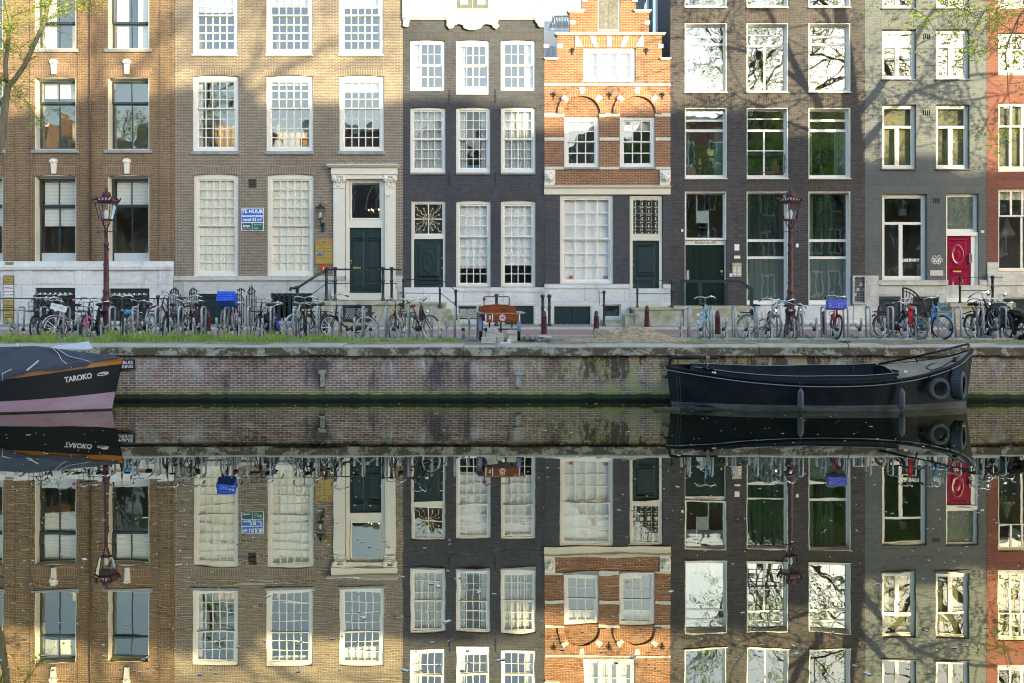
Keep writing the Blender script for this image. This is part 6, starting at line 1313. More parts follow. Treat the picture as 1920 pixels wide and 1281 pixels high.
def crate(label, M, w_, d_, h_, m, loc, cat='crate'):
    s = thing('plastic_crate', label, cat, (0, 0, 0), local=True); b = MB(); t = .014
    b.box(-w_/2, w_/2, -d_/2, d_/2, 0, t)
    for k in range(4):
        zz = t+.02+(h_-.05)*k/4; hh = .035 if k < 3 else h_-zz
        b.box(-w_/2, w_/2, -d_/2, -d_/2+t, zz, zz+hh); b.box(-w_/2, w_/2, d_/2-t, d_/2, zz, zz+hh); b.box(-w_/2, -w_/2+t, -d_/2+t, d_/2-t, zz, zz+hh); b.box(w_/2-t, w_/2, -d_/2+t, d_/2-t, zz, zz+hh)
    for k in range(7):
        u = -w_/2+w_*k/6; b.box(max(-w_/2, u-.01)+.0, min(w_/2, u+.01), -d_/2-.003, -d_/2-.0005, .001, h_-.002)
    b.box(-w_/2-.008, w_/2+.008, -d_/2-.010, -d_/2-.0035, h_-.03, h_+.002); b.build('tub', m, s); s.matrix_world = Matrix.Translation(loc) @ M; return s
BLC = mat('blue_crate_plastic', (.03,.14,.80), .4, noise=.15); VBC = mat('violet_blue_crate', (.12,.14,.68), .4, noise=.15)
bicycle('black bike with bare front carrier, first in the left rack', 66, yaw=4, lean=3, steer=-6, frontrack='black', tyre='black')
s, G, ST = bicycle('white bike with maroon front tyre carrying a white advert board', 108, 30.5, yaw=-22, lean=-8, steer=-28, fr='white', tyre='maroon', rtyre='grey', hb=1.20)
b = MB(); b.obox((0, 0, 0), .46, .02, .17, ry=R(14)); o = thing('advert_board', 'white printed advert board tied across the white bike', 'board', (X(110, 30.25), 30.25, Z(577, 30.25)), local=True); b.build('panel', WL, o)
for k in range(5): b = MB(); b.obox((-.10 if k < 2 else .08, -.013, .05-.025*(k if k > 1 else k)+.02), .12, .004, .008, ry=R(14)); b.build('printed_line', D.materials['print_grey'] if 'print_grey' in D.materials else mat('print_grey', (.3,.3,.32), .5), o)  # grey lines of print on the board
b = MB(); b.ball((X(139, 30.5), 30.5, Z(563, 30.5)), .05, 10, sq=(1.2, 1, .8)); tag(b.build('bicycle_bell', mat('pink_plastic', (.75,.12,.38), .4)), 'pink bell on the handlebar of the white bike', 'bell')
bicycle('black bike with wire front carrier and pink lock at the left', 158, 30.55, yaw=-3, lean=2, steer=6, frontrack='black')
b = MB(); b.tube([(X(160+3*math.cos(t*.5)*2, 30.4), 30.4+.02*t, Z(603+8*math.sin(t*.5), 30.4)) for t in range(13)], .03, 6); tag(b.build('cable_lock', D.materials['pink_plastic']), 'bright pink cable lock in the front wheel of the wire carrier bike', 'lock')
bicycle('black bike with high wheel and flat white handlebar beside the left lamp post', 228, 30.6, yaw=7, lean=-3, steer=18, sweep=.05, hb=1.22)
b = MB(); rng = random.Random(6)
for k in range(9): b.ball((X(241, 30.9)+rng.gauss(0, .05), 30.85+rng.gauss(0, .03), Z(585, 30.9)+rng.gauss(0, .025)), rng.uniform(.05, .085), 8, sq=(1, .8, .7))
tag(b.build('plastic_bag', mat('light_blue_bag', (.08,.42,.80), .4)), 'crumpled light blue plastic bag over a saddle near the left lamp post', 'bag')
bicycle('plum bike leaning on the black railing before the brown house', 292, 36.9, yaw=-62, lean=5, fr='plum', z0=1.66, light=False)
bicycle('small red child bike parked behind the blue bag bike', 262, 34.0, yaw=35, fr='red', scale=.55, rearrack=False, z0=1.53, case=False, light=False)
bicycle('black bike with rusty chain lock, left of the two matching forked bikes', 308, 30.6, yaw=5, lean=2, steer=3, sweep=.1, hb=1.24)
bicycle('black bike with rounded grey bars beside the rusty lock bike', 354, 30.6, yaw=-4, lean=-2, steer=-4, tyre='grey', hb=1.20)
s, G, ST = bicycle('black bike lifted into the high tray under the big blue crate', 417, 30.62, yaw=-2, lean=2, lift=.26, tyre='grey', hb=1.15, light=False)
c_ = crate('large blue plastic crate on the lifted bike of the left rack', Matrix.Rotation(R(-30), 4, 'X'), .50, .36, .30, BLC, (X(424, 30.4), 30.42, Z(570, 30.4)))
bicycle('dark bike with a pink strap behind the blue crate bike', 438, 30.9, yaw=6, lean=-4, steer=5, tyre='grey', fr='silver', hb=1.0, light=False)
b = MB(); b.tube([(X(436, 30.8), 30.7, Z(588, 30.8)), (X(441, 30.8), 30.75, Z(590, 30.8)), (X(439, 30.8), 30.7, Z(597, 30.8))], .03, 6); tag(b.build('cable_lock', D.materials['pink_plastic']), 'magenta lock hanging on the bike behind the blue crate', 'lock')
bicycle('black bike with square wire carrier in the middle of the left racks', 482, 30.6, yaw=-6, lean=2, steer=4, frontrack='black', sweep=.08, hb=1.14, tyre='grey')
bicycle('black bike with side bags between the wire carrier bike and the kids bike', 507, 30.9, yaw=4, lean=0, hb=1.02, sweep=.1)
b = MB(); b.obox((X(507, 31.7), 31.75, 2.02), .38, .30, .34, ry=.05); tag(b.build('pannier_bag', SAD), 'black double side bag on the bike left of the kids bike', 'bag')
bicycle('small royal blue kids bike with white bars', 530, 30.6, yaw=30, lean=-14, steer=-18, fr='dblue', scale=.78, rearrack=False, case=False, hw=.36, hb=1.22)
bicycle('black bike with wide low bars and rear bag next to the kids bike', 566, 30.6, yaw=3, lean=2, steer=-5, hb=1.18, hw=.34, fr='black', tyre='grey')
bicycle('black bike slanted sideways with one big wheel before the wide stoop', 622, 30.35, yaw=-58, lean=-16, steer=10, tyre='black', rtyre='cream', hb=1.26, saddle=0)
bicycle('rusty brown bike facing straight out with orange pedals', 735, 30.75, yaw=-9, lean=2, steer=-2, fr='brown', tyre='grey', hb=1.12, frontrack=None)
bicycle('black bike with cream tyres and brown leather grips fallen out of the rack', 811, 29.75, yaw=28, lean=-13, steer=24, tyre='cream', grip=1, saddle=1, hb=1.16)
bicycle('pale blue bike alone in the right rack', 1328, 30.62, yaw=-4, lean=-3, steer=6, fr='lblue', hb=1.18, sweep=.12, tyre='grey')
b = MB(); rng = random.Random(8)
for k in range(14): b.ball((X(1312, 31)+rng.gauss(0, .05), 30.9+rng.gauss(0, .04), Z(602, 31)+rng.uniform(-.30, .22)), rng.uniform(.05, .10), 8, sq=(.9, .8, 1.1))
tag(b.build('plastic_bag', mat('white_bag', (.75,.72,.72), .5)), 'crumpled white plastic bag hanging on the pale blue bike', 'bag')
bicycle('silver bike tangled with a black one left of the right lamp post', 1452, 30.75, yaw=38, lean=14, steer=-20, fr='silver', tyre='grey', hb=1.14, case=False)
bicycle('black bike slumped against the right lamp post', 1490, 30.6, yaw=-14, lean=-12, steer=24, hb=1.10, tyre='grey')
b = MB(); q = lambda x_, y_: (X(x_, 30.9), 30.9, Z(y_, 30.9)); b.tube([q(1427, 585), q(1430, 598), q(1442, 608)], .016, 6); b.tube([q(1430, 620), q(1442, 600), q(1450, 578), q(1458, 575), q(1464, 578)], .022, 6); b.tube([q(1424, 617), q(1442, 619)], .016, 6); tag(b.build('loose_bicycle_frame', FR['silver']), 'bare silver bicycle frame stuck in the right rack', 'bike frame')
s, G, ST = bicycle('red bike carrying the violet blue crate', 1568, 30.55, yaw=-10, lean=3, steer=14, fr='red', hb=1.2, tyre='black', light=False)
crate('violet blue crate on the front of the red bike', Matrix.Rotation(R(-4), 4, 'Z') @ Matrix.Rotation(R(-8), 4, 'X'), .50, .36, .25, VBC, (X(1571, 30.3), 30.45, Z(580, 30.3)))
bicycle('rusty bike with grey tyre and red lock beside the blue carrier bike', 1722, 30.5, yaw=38, lean=-5, steer=2, fr='brown', tyre='grey', rtyre='grey', hb=1.16, light=False)
b = MB(); b.obox((X(1707, 30.6), 30.6, Z(594, 30.6)), .10, .10, .44, ry=R(-3)); b.ball((X(1707, 30.6), 30.55, Z(579, 30.6)), .07, 8); tag(b.build('bicycle_bag', mat('red_vinyl', (.55,.02,.03), .4)), 'slim red frame bag on the rusty bike', 'bag')
bicycle('sky blue bike with pale wire front carrier near the crimson door', 1768, 30.55, yaw=36, lean=-4, steer=0, fr='blue', frontrack='lblue', hb=1.18, tyre='black')
bicycle('old grey bike behind its lifted neighbour at the right end', 1840, 30.9, yaw=-12, lean=2, fr='black', tyre='grey', hb=1.12)
bicycle('black bike lifted high into a tray at the right end', 1872, 30.62, yaw=12, lean=-6, lift=.22, fr='black', tyre='black', hb=1.18)
bicycle('black bike with large rear wheel next to the motorcycle', 1890, 30.7, yaw=6, lean=4, steer=-10, fr='black', tyre='black', hb=1.02)
for lb_, px, y_, kw in (('dark bike with round light tucked behind the white advert board', 90, 31.3, dict(yaw=14, lean=-3, tyre='grey', steer=8)), ('black bike standing crosswise beside the left lamp post base', 186, 31.2, dict(yaw=24, lean=4, hb=1.05)),
        ('silver grey bike just right of the left lamp post and blue bag', 246, 31.0, dict(yaw=-8, fr='silver', tyre='grey', hb=1.08, lean=5)), ('black bike with slack chain right of the left rack grass tuft', 328, 31.1, dict(yaw=-20, lean=6, hb=1.08, tyre='black')),
        ('plum coloured bike half hidden behind the forked black bikes', 368, 31.0, dict(yaw=12, lean=-5, fr='plum', tyre='grey', hb=1.05)), ('white framed bike leaning behind the royal blue kids bike', 545, 31.2, dict(yaw=-28, lean=7, fr='white', tyre='grey', hb=1.02)),
        ('black bike leaning behind the wide low bars bike', 582, 31.0, dict(yaw=-16, lean=-6, hb=1.04, tyre='black')), ('brown bike slumped among the bikes at the right lamp post', 1474, 31.1, dict(yaw=-30, lean=9, fr='brown', tyre='grey', hb=1.0)),
        ('dark bike behind the rusty bike with the red bag', 1700, 31.2, dict(yaw=22, lean=5, tyre='black', hb=1.02)), ('dark bike wedged behind the lifted bike at the right end', 1858, 31.3, dict(yaw=-24, lean=-7, tyre='grey', hb=1.10)),
        ('black bike between the first carrier bike and the white bike', 82, 30.7, dict(yaw=-10, lean=5, hb=1.10, tyre='black'))):
    bicycle(lb_, px, y_, **kw)
# ------------------------------------------------------------------ motorcycle
m_ = thing('motorcycle', 'black motorcycle with yellow number plate at the right edge', 'motorcycle', (X(1916, 30.3), 30.3, 1.48), local=True)
MP = mat('motorcycle_black', (.012,.013,.015), .2, coat=.5)
for nm, cy, w_ in (('rear_wheel', 0, .075), ('front_wheel', 1.42, .055)):
    b = MB(); b.torus((0, cy, .31), .31-w_, w_, 'x', 30, 8, 0); b.torus((0, cy, .31), .19, .02, 'x', 24, 6, 1)
    for k in range(6): t = k*math.pi/3; b.tube([(0, cy, .31), (0, cy+.2*math.cos(t), .31+.2*math.sin(t))], .018, 5, 1)
    b.build(nm, [RUBBER, mat('alloy_grey', (.30,.29,.26), .4, metal=.6) if 'alloy_grey' not in D.materials else D.materials['alloy_grey']], m_)
b = MB(); b.prismx([(-.05, .72), (.35, .74), (.55, .78), (.62, .95), (.85, 1.02), (1.05, .98), (1.12, .80), (.95, .55), (.75, .32), (.45, .32), (.35, .55), (.0, .62)], -.14, .14); b.ball((0, .9, .90), .27, 14, sq=(.8, 1.2, .7)); b.build('bodywork', MP, m_)
b = MB(); b.obox((0, .22, .80), .27, .66, .10, rx=.06); b.build('seat', SAD, m_)
b = MB(); b.obox((0, -.28, .70), .34, .34, .10); b.obox((-.02, -.42, .66), .30, .05, .12); b.build('tail', MP, m_)
b = MB(); b.obox((0, -.462, .71), .20, .03, .05); b.build('rear_light', mat('red_lens', (.45,.08,.10), .2), m_)
b = MB(); b.obox((0, -.47, .58), .22, .012, .16, rx=-.2); b.build('number_plate', mat('plate_yellow', (.75,.50,.02), .4), m_); textobj('plate_lettering', 'MG\n 43', .075, (.0, -.482, .585), BK, m_, rot=(R(78), 0, 0))
b = MB(); b.box(-.11, -.085, -.49, -.478, .53, .655); b.build('plate_band', BLU, m_)
for sx in (-.22, .22): b = MB(); b.ball((sx, -.40, .68), .045, 8, sq=(1.3, 1, .8)); b.tube([(sx*.6, -.36, .69), (sx, -.39, .68)], .01, 5); b.build('indicator', mat('orange_lens', (.65,.18,.02), .3) if 'orange_lens' not in D.materials else D.materials['orange_lens'], m_)
b = MB(); b.tube([(-.36, 1.0, 1.08), (-.15, 1.12, 1.06), (.15, 1.12, 1.06), (.36, 1.0, 1.08)], .015, 6)
for sx in (-.055, .055): b.tube([(sx, 1.12, 1.0), (sx, 1.42, .31)], .025, 6)
b.build('fork', GALV, m_)
for sx in (-1, 1): b = MB(); b.tube([(sx*.25, 1.05, 1.08), (sx*.30, 1.02, 1.26)], .009, 5); b.ball((sx*.30, 1.0, 1.31), .075, 12, sq=(1, .35, 1)); b.build('mirror', CHROME, m_)
b = MB(); b.tube([(.16, .85, .30), (.2, .2, .30), (.2, -.3, .38)], [.03, .045, .055], 8); b.build('exhaust', CHROME, m_)
m_.location = (X(1914, 30.5), 30.5, 1.48); m_.rotation_euler = (0, R(3), R(18))
# ------------------------------------------------------------------ cargo bike
WOOD = mat('varnished_mahogany', (.36,.085,.022), .4, noise=.6, nscale=4, coat=.2, stretch=(.7, .7, 5)); y = 29.75
c = thing('cargo_bike', 'wooden box cargo tricycle with round emblem, standing over stone blocks', 'cargo bike', (X(937, y), y, 1.48)); q = lambda v, yy=y: X(v, yy); r_ = lambda v, yy=y: Z(v, yy)
def panel_w(pts, yy, t, name, m=WOOD, par=c):
    b = MB(); b.prism(pts, yy-t/2, yy+t/2); return b.build(name, m, par)
fp = panel_w([(q(910), r_(603)), (q(974), r_(603)), (q(976), r_(588)), (q(908), r_(588))], y, .025, 'front_panel'); b = MB(); b.box(q(907.5), q(976.5), y-.022, y+.022, r_(588)+.001, r_(587)); b.build('top_trim', mat('pale_wood_edge', (.60,.42,.26), .6), fp)  # paler strip along the top of the front panel
yb = y+.95
panel_w([(X(904, yb), Z(599, yb)), (X(967, yb), Z(599, yb)), (X(968, yb), Z(580, yb)), (X(966, yb), Z(576, yb)), (X(961, yb), Z(573.5, yb)), (X(955, yb), Z(573.5, yb)), (X(953, yb), Z(572, yb)), (X(932, yb), Z(570.5, yb)), (X(910, yb), Z(572, yb)), (X(908, yb), Z(573.5, yb)), (X(902, yb), Z(574, yb)), (X(898, yb), Z(577, yb)), (X(896, yb), Z(581, yb))], yb, .025, 'back_panel')
for sx, xt, xb_ in ((-1, 908, 912), (1, 976, 973)):
    b = MB(); X0, X1 = q(xt), q(xb_); X2, X3 = X(898 if sx < 0 else 966, yb), X(905 if sx < 0 else 965, yb)
    th_ = .02*sx
    b.add([(X1, y+.014, r_(603)), (X0, y+.014, r_(588)), (X2, yb-.014, r_(588)), (X3, yb-.014, r_(603)), (X1+th_, y+.014, r_(603)), (X0+th_, y+.014, r_(588)), (X2+th_, yb-.014, r_(588)), (X3+th_, yb-.014, r_(603))], [(0,1,2,3), (7,6,5,4), (0,4,5,1), (1,5,6,2), (2,6,7,3), (3,7,4,0)]); b.build('side_panel', WOOD, c)
    b = MB(); xo = X0+sx*.03; b.add([(X0-sx*.0, y+.0, r_(588)+.01), (xo+sx*.11, y+.05, r_(588)+.03), (X2+sx*.14, yb, r_(588)+.06), (X2, yb, r_(588)+.04), (X0, y, r_(588)-.012), (xo+sx*.11, y+.05, r_(588)+.008), (X2+sx*.14, yb, r_(588)+.038), (X2, yb, r_(588)+.018)], [(0,1,2,3), (7,6,5,4), (0,4,5,1), (1,5,6,2), (2,6,7,3), (3,7,4,0)]); b.build('side_board', mat('grey_plywood', (.42,.36,.30), .7, noise=.2) if 'grey_plywood' not in D.materials else D.materials['grey_plywood'], c)
b = MB(); b.box(q(911), q(973), y+.013, yb-.013, r_(604)-.01, r_(604)+.01); b.build('floor', WOOD, c)
for px in (911, 923.5, 974): b = MB(); b.box(q(px-1), q(px+1), y-.017, y-.0128, r_(602.5), r_(589)); b.build('white_strip', WL, fp)
textobj('number', '2', .13, (q(918.5), y-.016, r_(595.5)), WL, fp, bold=.005)
b = MB(); b.lathe([(.092, -.006), (.092, 0)], (q(942), y-.0135, r_(596)), 24, 0, 'y'); b.torus((q(942), y-.0205, r_(596)), .075, .006, 'y', 24, 4, 1); b.build('round_emblem', [WL, mat('crimson_print', (.50,.03,.08), .5)], fp); textobj('emblem_lettering', 'G3', .085, (q(942), y-.024, r_(596)), D.materials['crimson_print'], fp, bold=.004)
for px, yw in ((901.5, y+.42), (973, y+.30)):
    b = wheel((X(px, yw), yw, 1.48+.34), .34, RUBBER, '', c, 0, .042); b.build('front_wheel', [RUBBER, CHROME], c)
    b = MB(); vs = []; xw = X(px, yw)
    for i in range(13):
        t = R(-10+200*i/12); vs += [(xw-.05, yw+.375*math.cos(t), 1.82+.375*math.sin(t)), (xw+.05, yw+.375*math.cos(t), 1.82+.375*math.sin(t))]
    b.add(vs, [(2*i, 2*i+1, 2*i+3, 2*i+2) for i in range(12)], 0, True); b.build('mudguard', mat('blue_grey_guard', (.16,.20,.30), .4) if 'blue_grey_guard' not in D.materials else D.materials['blue_grey_guard'], c)
b = MB(); b.tube([(X(902, y+.4), y+.38, 1.80), (X(972, y+.4), y+.38, 1.80)], .02, 6); b.tube([(q(938), y+.4, 1.75), (q(938), y+1.2, 1.72), (q(938), y+1.9, 1.80)], .022, 6); b.tube([(q(938), y+1.35, 1.75), (q(938), y+1.5, 2.3)], .02, 6)
for px in (917, 960): b.tube([(q(px), y+.2, 2.0), (q(px), y+.6, 1.84), (q(px), y+.9, 2.0)], .02, 6)
b.build('chassis', BLACK, c)
yh = y+1.1; b = MB(); b.tube([(X(908, yh), yh, Z(575, yh)), (X(907, yh), yh, Z(557.5, yh)), (X(909, yh), yh, Z(556.5, yh)), (X(953, yh), yh, Z(556.5, yh)), (X(955, yh), yh, Z(558, yh)), (X(954.5, yh), yh, Z(575, yh))], .018, 6); b.ball((X(908, yh), yh-.04, Z(561, yh)), .05, 8); b.build('push_handle', GRIPB, c)
b = wheel((q(938), y+1.9, 1.82), .34, RUBBER, '', c, 0); b.build('rear_wheel', [RUBBER, CHROME], c); b = MB(); b.ball((q(938), y+1.5, 2.33), .12, 10, sq=(.9, 1.1, .4)); b.build('saddle', SAD, c)
# ------------------------------------------------------------------ stone blocks and cobbles
BLK = mat('pale_kerb_block', (.58,.56,.48), .9, noise=.35, nscale=7, bump=.4); WBK = mat('white_block', (.72,.72,.70), .8, noise=.1)
rng = random.Random(14)
blocks = [(903, 931, 632, 641, 29.15, 'long pale kerb block, middle layer of the left heap under the cargo bike'), (902, 930, 641, 649.5, 28.95, 'long pale kerb block lying lowest at the left on the quay edge'), (911, 931, 624.5, 632, 29.3, 'pale block resting on the middle kerb block of the left heap'), (913, 933, 616, 624, 29.35, 'topmost pale block of the left heap under the cargo bike'),
          (931, 943, 624, 631, 29.4, 'small pale block at the right of the upper layer of the left heap'), (931, 944, 631, 648, 29.2, 'upright pale block closing the left heap on its right'), (950, 968, 618.5, 627, 29.5, 'flat pale block on top of the right heap under the cargo bike'), (951, 960, 627.5, 647, 29.45, 'upright pale block, left one carrying the right heap'), (960.5, 969, 627.5, 645, 29.5, 'upright mossy block, right one carrying the right heap'),
          (938, 958, 642, 650, 28.8, 'bright white block lying before the heaps'), (950.5, 957, 636.5, 641.7, 28.85, 'small bright white cube on the white block')]
for x0, x1, y0, y1, yy, lb in blocks:
    s = 1; b = MB(); w_ = X(x1, yy)-X(x0, yy); hh = Z(y0, yy)-Z(y1, yy); b.obox((X((x0+x1)/2, yy), yy, Z((y0+y1)/2, yy)), w_*.98, .22, hh*.99, rz=rng.uniform(-.12, .12), ry=rng.uniform(-.02, .05))
    o = b.build('stone_block', WBK if 'white' in lb else BLK); tag(o, lb, 'stone block', 'loose stone blocks under the cargo bike'); bv = o.modifiers.new('b', 'BEVEL'); bv.width = .012; bv.segments = 2
CBM = [mat('cobble_purple', (.22,.18,.18), .85, noise=.3, nscale=15), mat('cobble_pink', (.34,.26,.23), .85, noise=.3, nscale=15), mat('cobble_grey', (.28,.27,.25), .85, noise=.3, nscale=15)]
for i in range(26):
    px = rng.uniform(980, 1034); t = (px-980)/54; yy = rng.uniform(29.3, 30.1); zz = 1.47+.045+(.06 if rng.random() < .3*(1-t) else 0)
    b = MB(); b.obox((X(px, yy), yy, zz), .17, .09, .08, rz=rng.uniform(0, 3), ry=rng.uniform(-.3, .3)); o = b.build('cobble', CBM[i % 3]); tag(o, 'loose paving cobble in the scatter between the cargo bike and the earth mound', 'cobble', 'loose cobbles on the quay'); bv = o.modifiers.new('b', 'BEVEL'); bv.width = .01; bv.segments = 2
b = MB(); b.obox((X(1022, 30.0), 30.0, 1.60), .36, .08, .035, ry=.03); tag(b.build('plank', WBK), 'short white plank lying on the loose cobbles', 'plank')
# ------------------------------------------------------------------ mound and stump
MD = mat('loose_earth', (.58,.45,.29), .95, noise=.6, nscale=9, col2=(.30,.22,.13), bump=1., bscale=22); rng = random.Random(3); b = MB(); n, k = 64, 16; cx_, cy_ = X(1185, 30.2), 30.15; vs = []
from mathutils import noise as MN
for i in range(k+1):
    for j in range(n):
        t = 2*math.pi*j/n; r = i/k; x_ = cx_+2.0*r*math.cos(t)-(.25*r*r*math.cos(t) if math.cos(t) > 0 else 0); y_ = cy_+1.05*r*math.sin(t)
        h_ = .26*math.exp(-((x_-cx_-.15)/.75)**2)*math.exp(-((y_-cy_-.2)/.6)**2)+.10*max(0, 1-r)**.7*1.2
        h_ += (MN.noise((x_*3, y_*3, 0))*.06+MN.noise((x_*9, y_*9, 4))*.03)*max(0, 1-r**3)
        vs.append((x_, y_, 1.475+max(-.02, h_-.02*(r > .98))))
b.add(vs, [(i*n+j, i*n+(j+1) % n, (i+1)*n+(j+1) % n, (i+1)*n+j) for i in range(k) for j in range(n)], 0, True); b.build('earth_mound', MD, None, 'structure')
SM = mat('cut_wood', (.58,.48,.34), .8, noise=.75, nscale=7, bump=.8, bscale=14)
for px, yy, r, zt, lb in ((1141, 30.25, .33, .31, 'low sawn tree stump half buried in the earth mound, left and wider one'), (1178, 30.3, .17, .40, 'smaller jagged stump at the top of the earth mound')):
    b = MB(); nn = 18; pr = []
    for hh, rr in ((-.1, 1.25), (.05, 1.1), (zt-.03, 1.0), (zt, .94)):
        for j in range(nn): t = 2*math.pi*j/nn; q_ = rr*r*(1+.18*math.sin(3*t+px)+.08*math.sin(7*t)); pr.append((X(px, yy)+q_*math.cos(t)*1.1, yy+q_*math.sin(t), 1.48+hh+(.03*math.sin(2*t+1) if hh > .1 else 0)))
    b.add(pr, [(a_*nn+j, a_*nn+(j+1) % nn, (a_+1)*nn+(j+1) % nn, (a_+1)*nn+j) for a_ in range(3) for j in range(nn)]+[tuple(3*nn+j for j in range(nn))], 0, True); tag(b.build('tree_stump', SM), lb, 'stump')
# wood chips and litter, grass
rng = random.Random(19); b = MB()
for i in range(700):
    px = rng.gauss(1180, 70); yy = rng.uniform(29.0, 31.0)
    if not 1030 < px < 1310: continue
    x_ = X(px, yy); r = math.hypot((x_-cx_)/2.0, (yy-cy_)/1.05)
    h_ = .26*math.exp(-((x_-cx_-.15)/.75)**2)*math.exp(-((yy-cy_-.2)/.6)**2)+.12*max(0, 1-r)**.7
    b.obox((x_, yy, 1.495+h_), rng.uniform(.02, .07), .015, .008, rz=rng.uniform(0, 3), ry=rng.uniform(-.4, .4))
b.build('wood_chips', mat('wood_chip', (.50,.40,.26), .9, noise=.3, nscale=30), None, 'stuff')
b = MB()
for i in range(900):
    px = rng.uniform(1240, 1920) if i % 3 else rng.uniform(0, 1050); yy = rng.uniform(28.7, 30.4); b.obox((X(px, yy), yy, 1.485), rng.uniform(.02, .05), .02, .006, rz=rng.uniform(0, 3), ry=rng.uniform(-.4, .4), m=rng.randint(0, 1))
b.build('leaf_litter', [mat('dry_leaf', (.36,.24,.10), .9), mat('pale_litter', (.45,.42,.30), .9)], None, 'stuff')
b = MB()
def tuft(px, yy, n, h_, sp):
    for _ in range(n):
        x_ = X(px, yy)+rng.gauss(0, sp); y_ = yy+rng.gauss(0, sp); hh = h_*rng.uniform(.5, 1.2); a_ = rng.uniform(0, 6.3); l = rng.uniform(.1, .7)*hh; w_ = rng.uniform(.004, .009)
        dx, dy = math.cos(a_), math.sin(a_); b.add([(x_-w_, y_, 1.465), (x_+w_, y_, 1.465), (x_+dx*l*.4+w_*.7, y_+dy*l*.4, 1.47+hh*.6), (x_+dx*l*.4-w_*.7, y_+dy*l*.4, 1.47+hh*.6), (x_+dx*l, y_+dy*l, 1.47+hh)], [(0,1,2,3), (3,2,4)], rng.randint(0, 1))
for i in range(1500):
    px = rng.uniform(-10, 640); dens = (1 if px < 450 else .55)*(.15+1.5*max(0, .45+1.3*MN.noise((px*.06, 7.7, 0))))
    if rng.random() > dens: continue
    yy = rng.choice((rng.uniform(29.0, 30.3), rng.gauss(29.9, .25))); tuft(px, min(30.45, max(29.45+.6*MN.noise((px*.07, 1.5, 0)), yy)), 15, rng.uniform(.06, .24)*(1+1.3*MN.noise((px*.05, yy*.5, 3))), .07)
for i in range(110): tuft(rng.uniform(590, 860), rng.uniform(29.3, 30.4), 12, rng.uniform(.06, .16), .05)
for px, yy in ((1240, 29.6), (1246, 29.5), (1130, 29.5), (1165, 29.4), (1300, 29.5), (640, 29.9), (700, 29.8), (720, 30.0), (845, 30.0)):
    for k in range(4): tuft(px+rng.gauss(0, 4), yy, 10, .08, .05)
for i in range(90): tuft(rng.uniform(1270, 1920), rng.uniform(28.9, 30.4), 7, rng.uniform(.03, .08), .06)
for i in range(160): # moss edge along the facades
    px = rng.uniform(0, 1920); yy = FY-rng.uniform(.1, .5)
    for _ in range(5): hh = rng.uniform(.03, .07); x_ = X(px, yy)+rng.gauss(0, .1); b.add([(x_-.01, yy, 1.66), (x_+.01, yy, 1.66), (x_+rng.gauss(0, .02), yy-.02, 1.68+hh)], [(0,1,2)], 0)
b.build('grass', [leafm('grass_green', (.25,.39,.08), (.13,.23,.05), .3), leafm('grass_light', (.46,.54,.16), (.28,.37,.08), .3)], None, 'stuff')
# ------------------------------------------------------------------ railings before house 1
yr = FY-1.2; q = lambda v: X(v, yr); r_ = lambda v: Z(v, yr)
s = thing('area_railing', 'low black two bar railing with scrolled posts before the brown house', 'railing', (q(150), yr, 1.65)); b = MB()
b.tube([(q(-80), yr, r_(560)), (q(318), yr, r_(560))], .022, 6); b.tube([(q(-80), yr, r_(582)), (q(318), yr, r_(582))], .014, 6); b.build('rail', IRON, s)
for px in (66, 92, 271, 296):
    b = MB(); post(b, q(px), yr, 1.62, r_(553), .045)
    for sx in (-1, 1): b.tube([(q(px)+sx*.05, yr, r_(560)), (q(px)+sx*.13, yr, r_(562)), (q(px)+sx*.15, yr, r_(566)), (q(px)+sx*.11, yr, r_(567))], .014, 5)
    b.build('post', IRON, s)
for i, (x0, x1, lb) in enumerate(((313, 341, 'spiked black iron gate panel at the corner between the two left houses'), (352, 372, 'narrow spiked iron gate panel left of the green basement door'), (446, 456, 'slim black iron post panel right of the blue crate'), (462, 480, 'black iron panel with curled crest right of the blue crate'))):
    yg = FY-.9; b = MB(); qx = lambda v: X(v, yg); n = max(3, int((x1-x0)/3)); s = thing('iron_gate', lb, 'gate', (qx((x0+x1)/2), yg, 1.66))
    for k in range(n+1):
        u = k/n; top = 562-20*math.sin(math.pi*u)+(0 if i < 3 else -4); b.tube([(qx(x0+(x1-x0)*u), yg, 1.62), (qx(x0+(x1-x0)*u), yg, Z(top, yg))], .017, 5); b.lathe([(.028, 0), (.004, .09)], (qx(x0+(x1-x0)*u), yg, Z(top, yg)), 5)
    for zz in (562, 602): b.box(qx(x0-2), qx(x1+2), yg-.02, yg+.02, Z(zz+1, yg), Z(zz, yg))
    b.tube([(qx((x0+x1)/2)+.16*math.cos(t*.45)*(1-t*.05), yg-.03, Z(548, yg)+.14*math.sin(t*.45)*(1-t*.05)) for t in range(14)], .022, 6); b.build('bars', IRON, s)
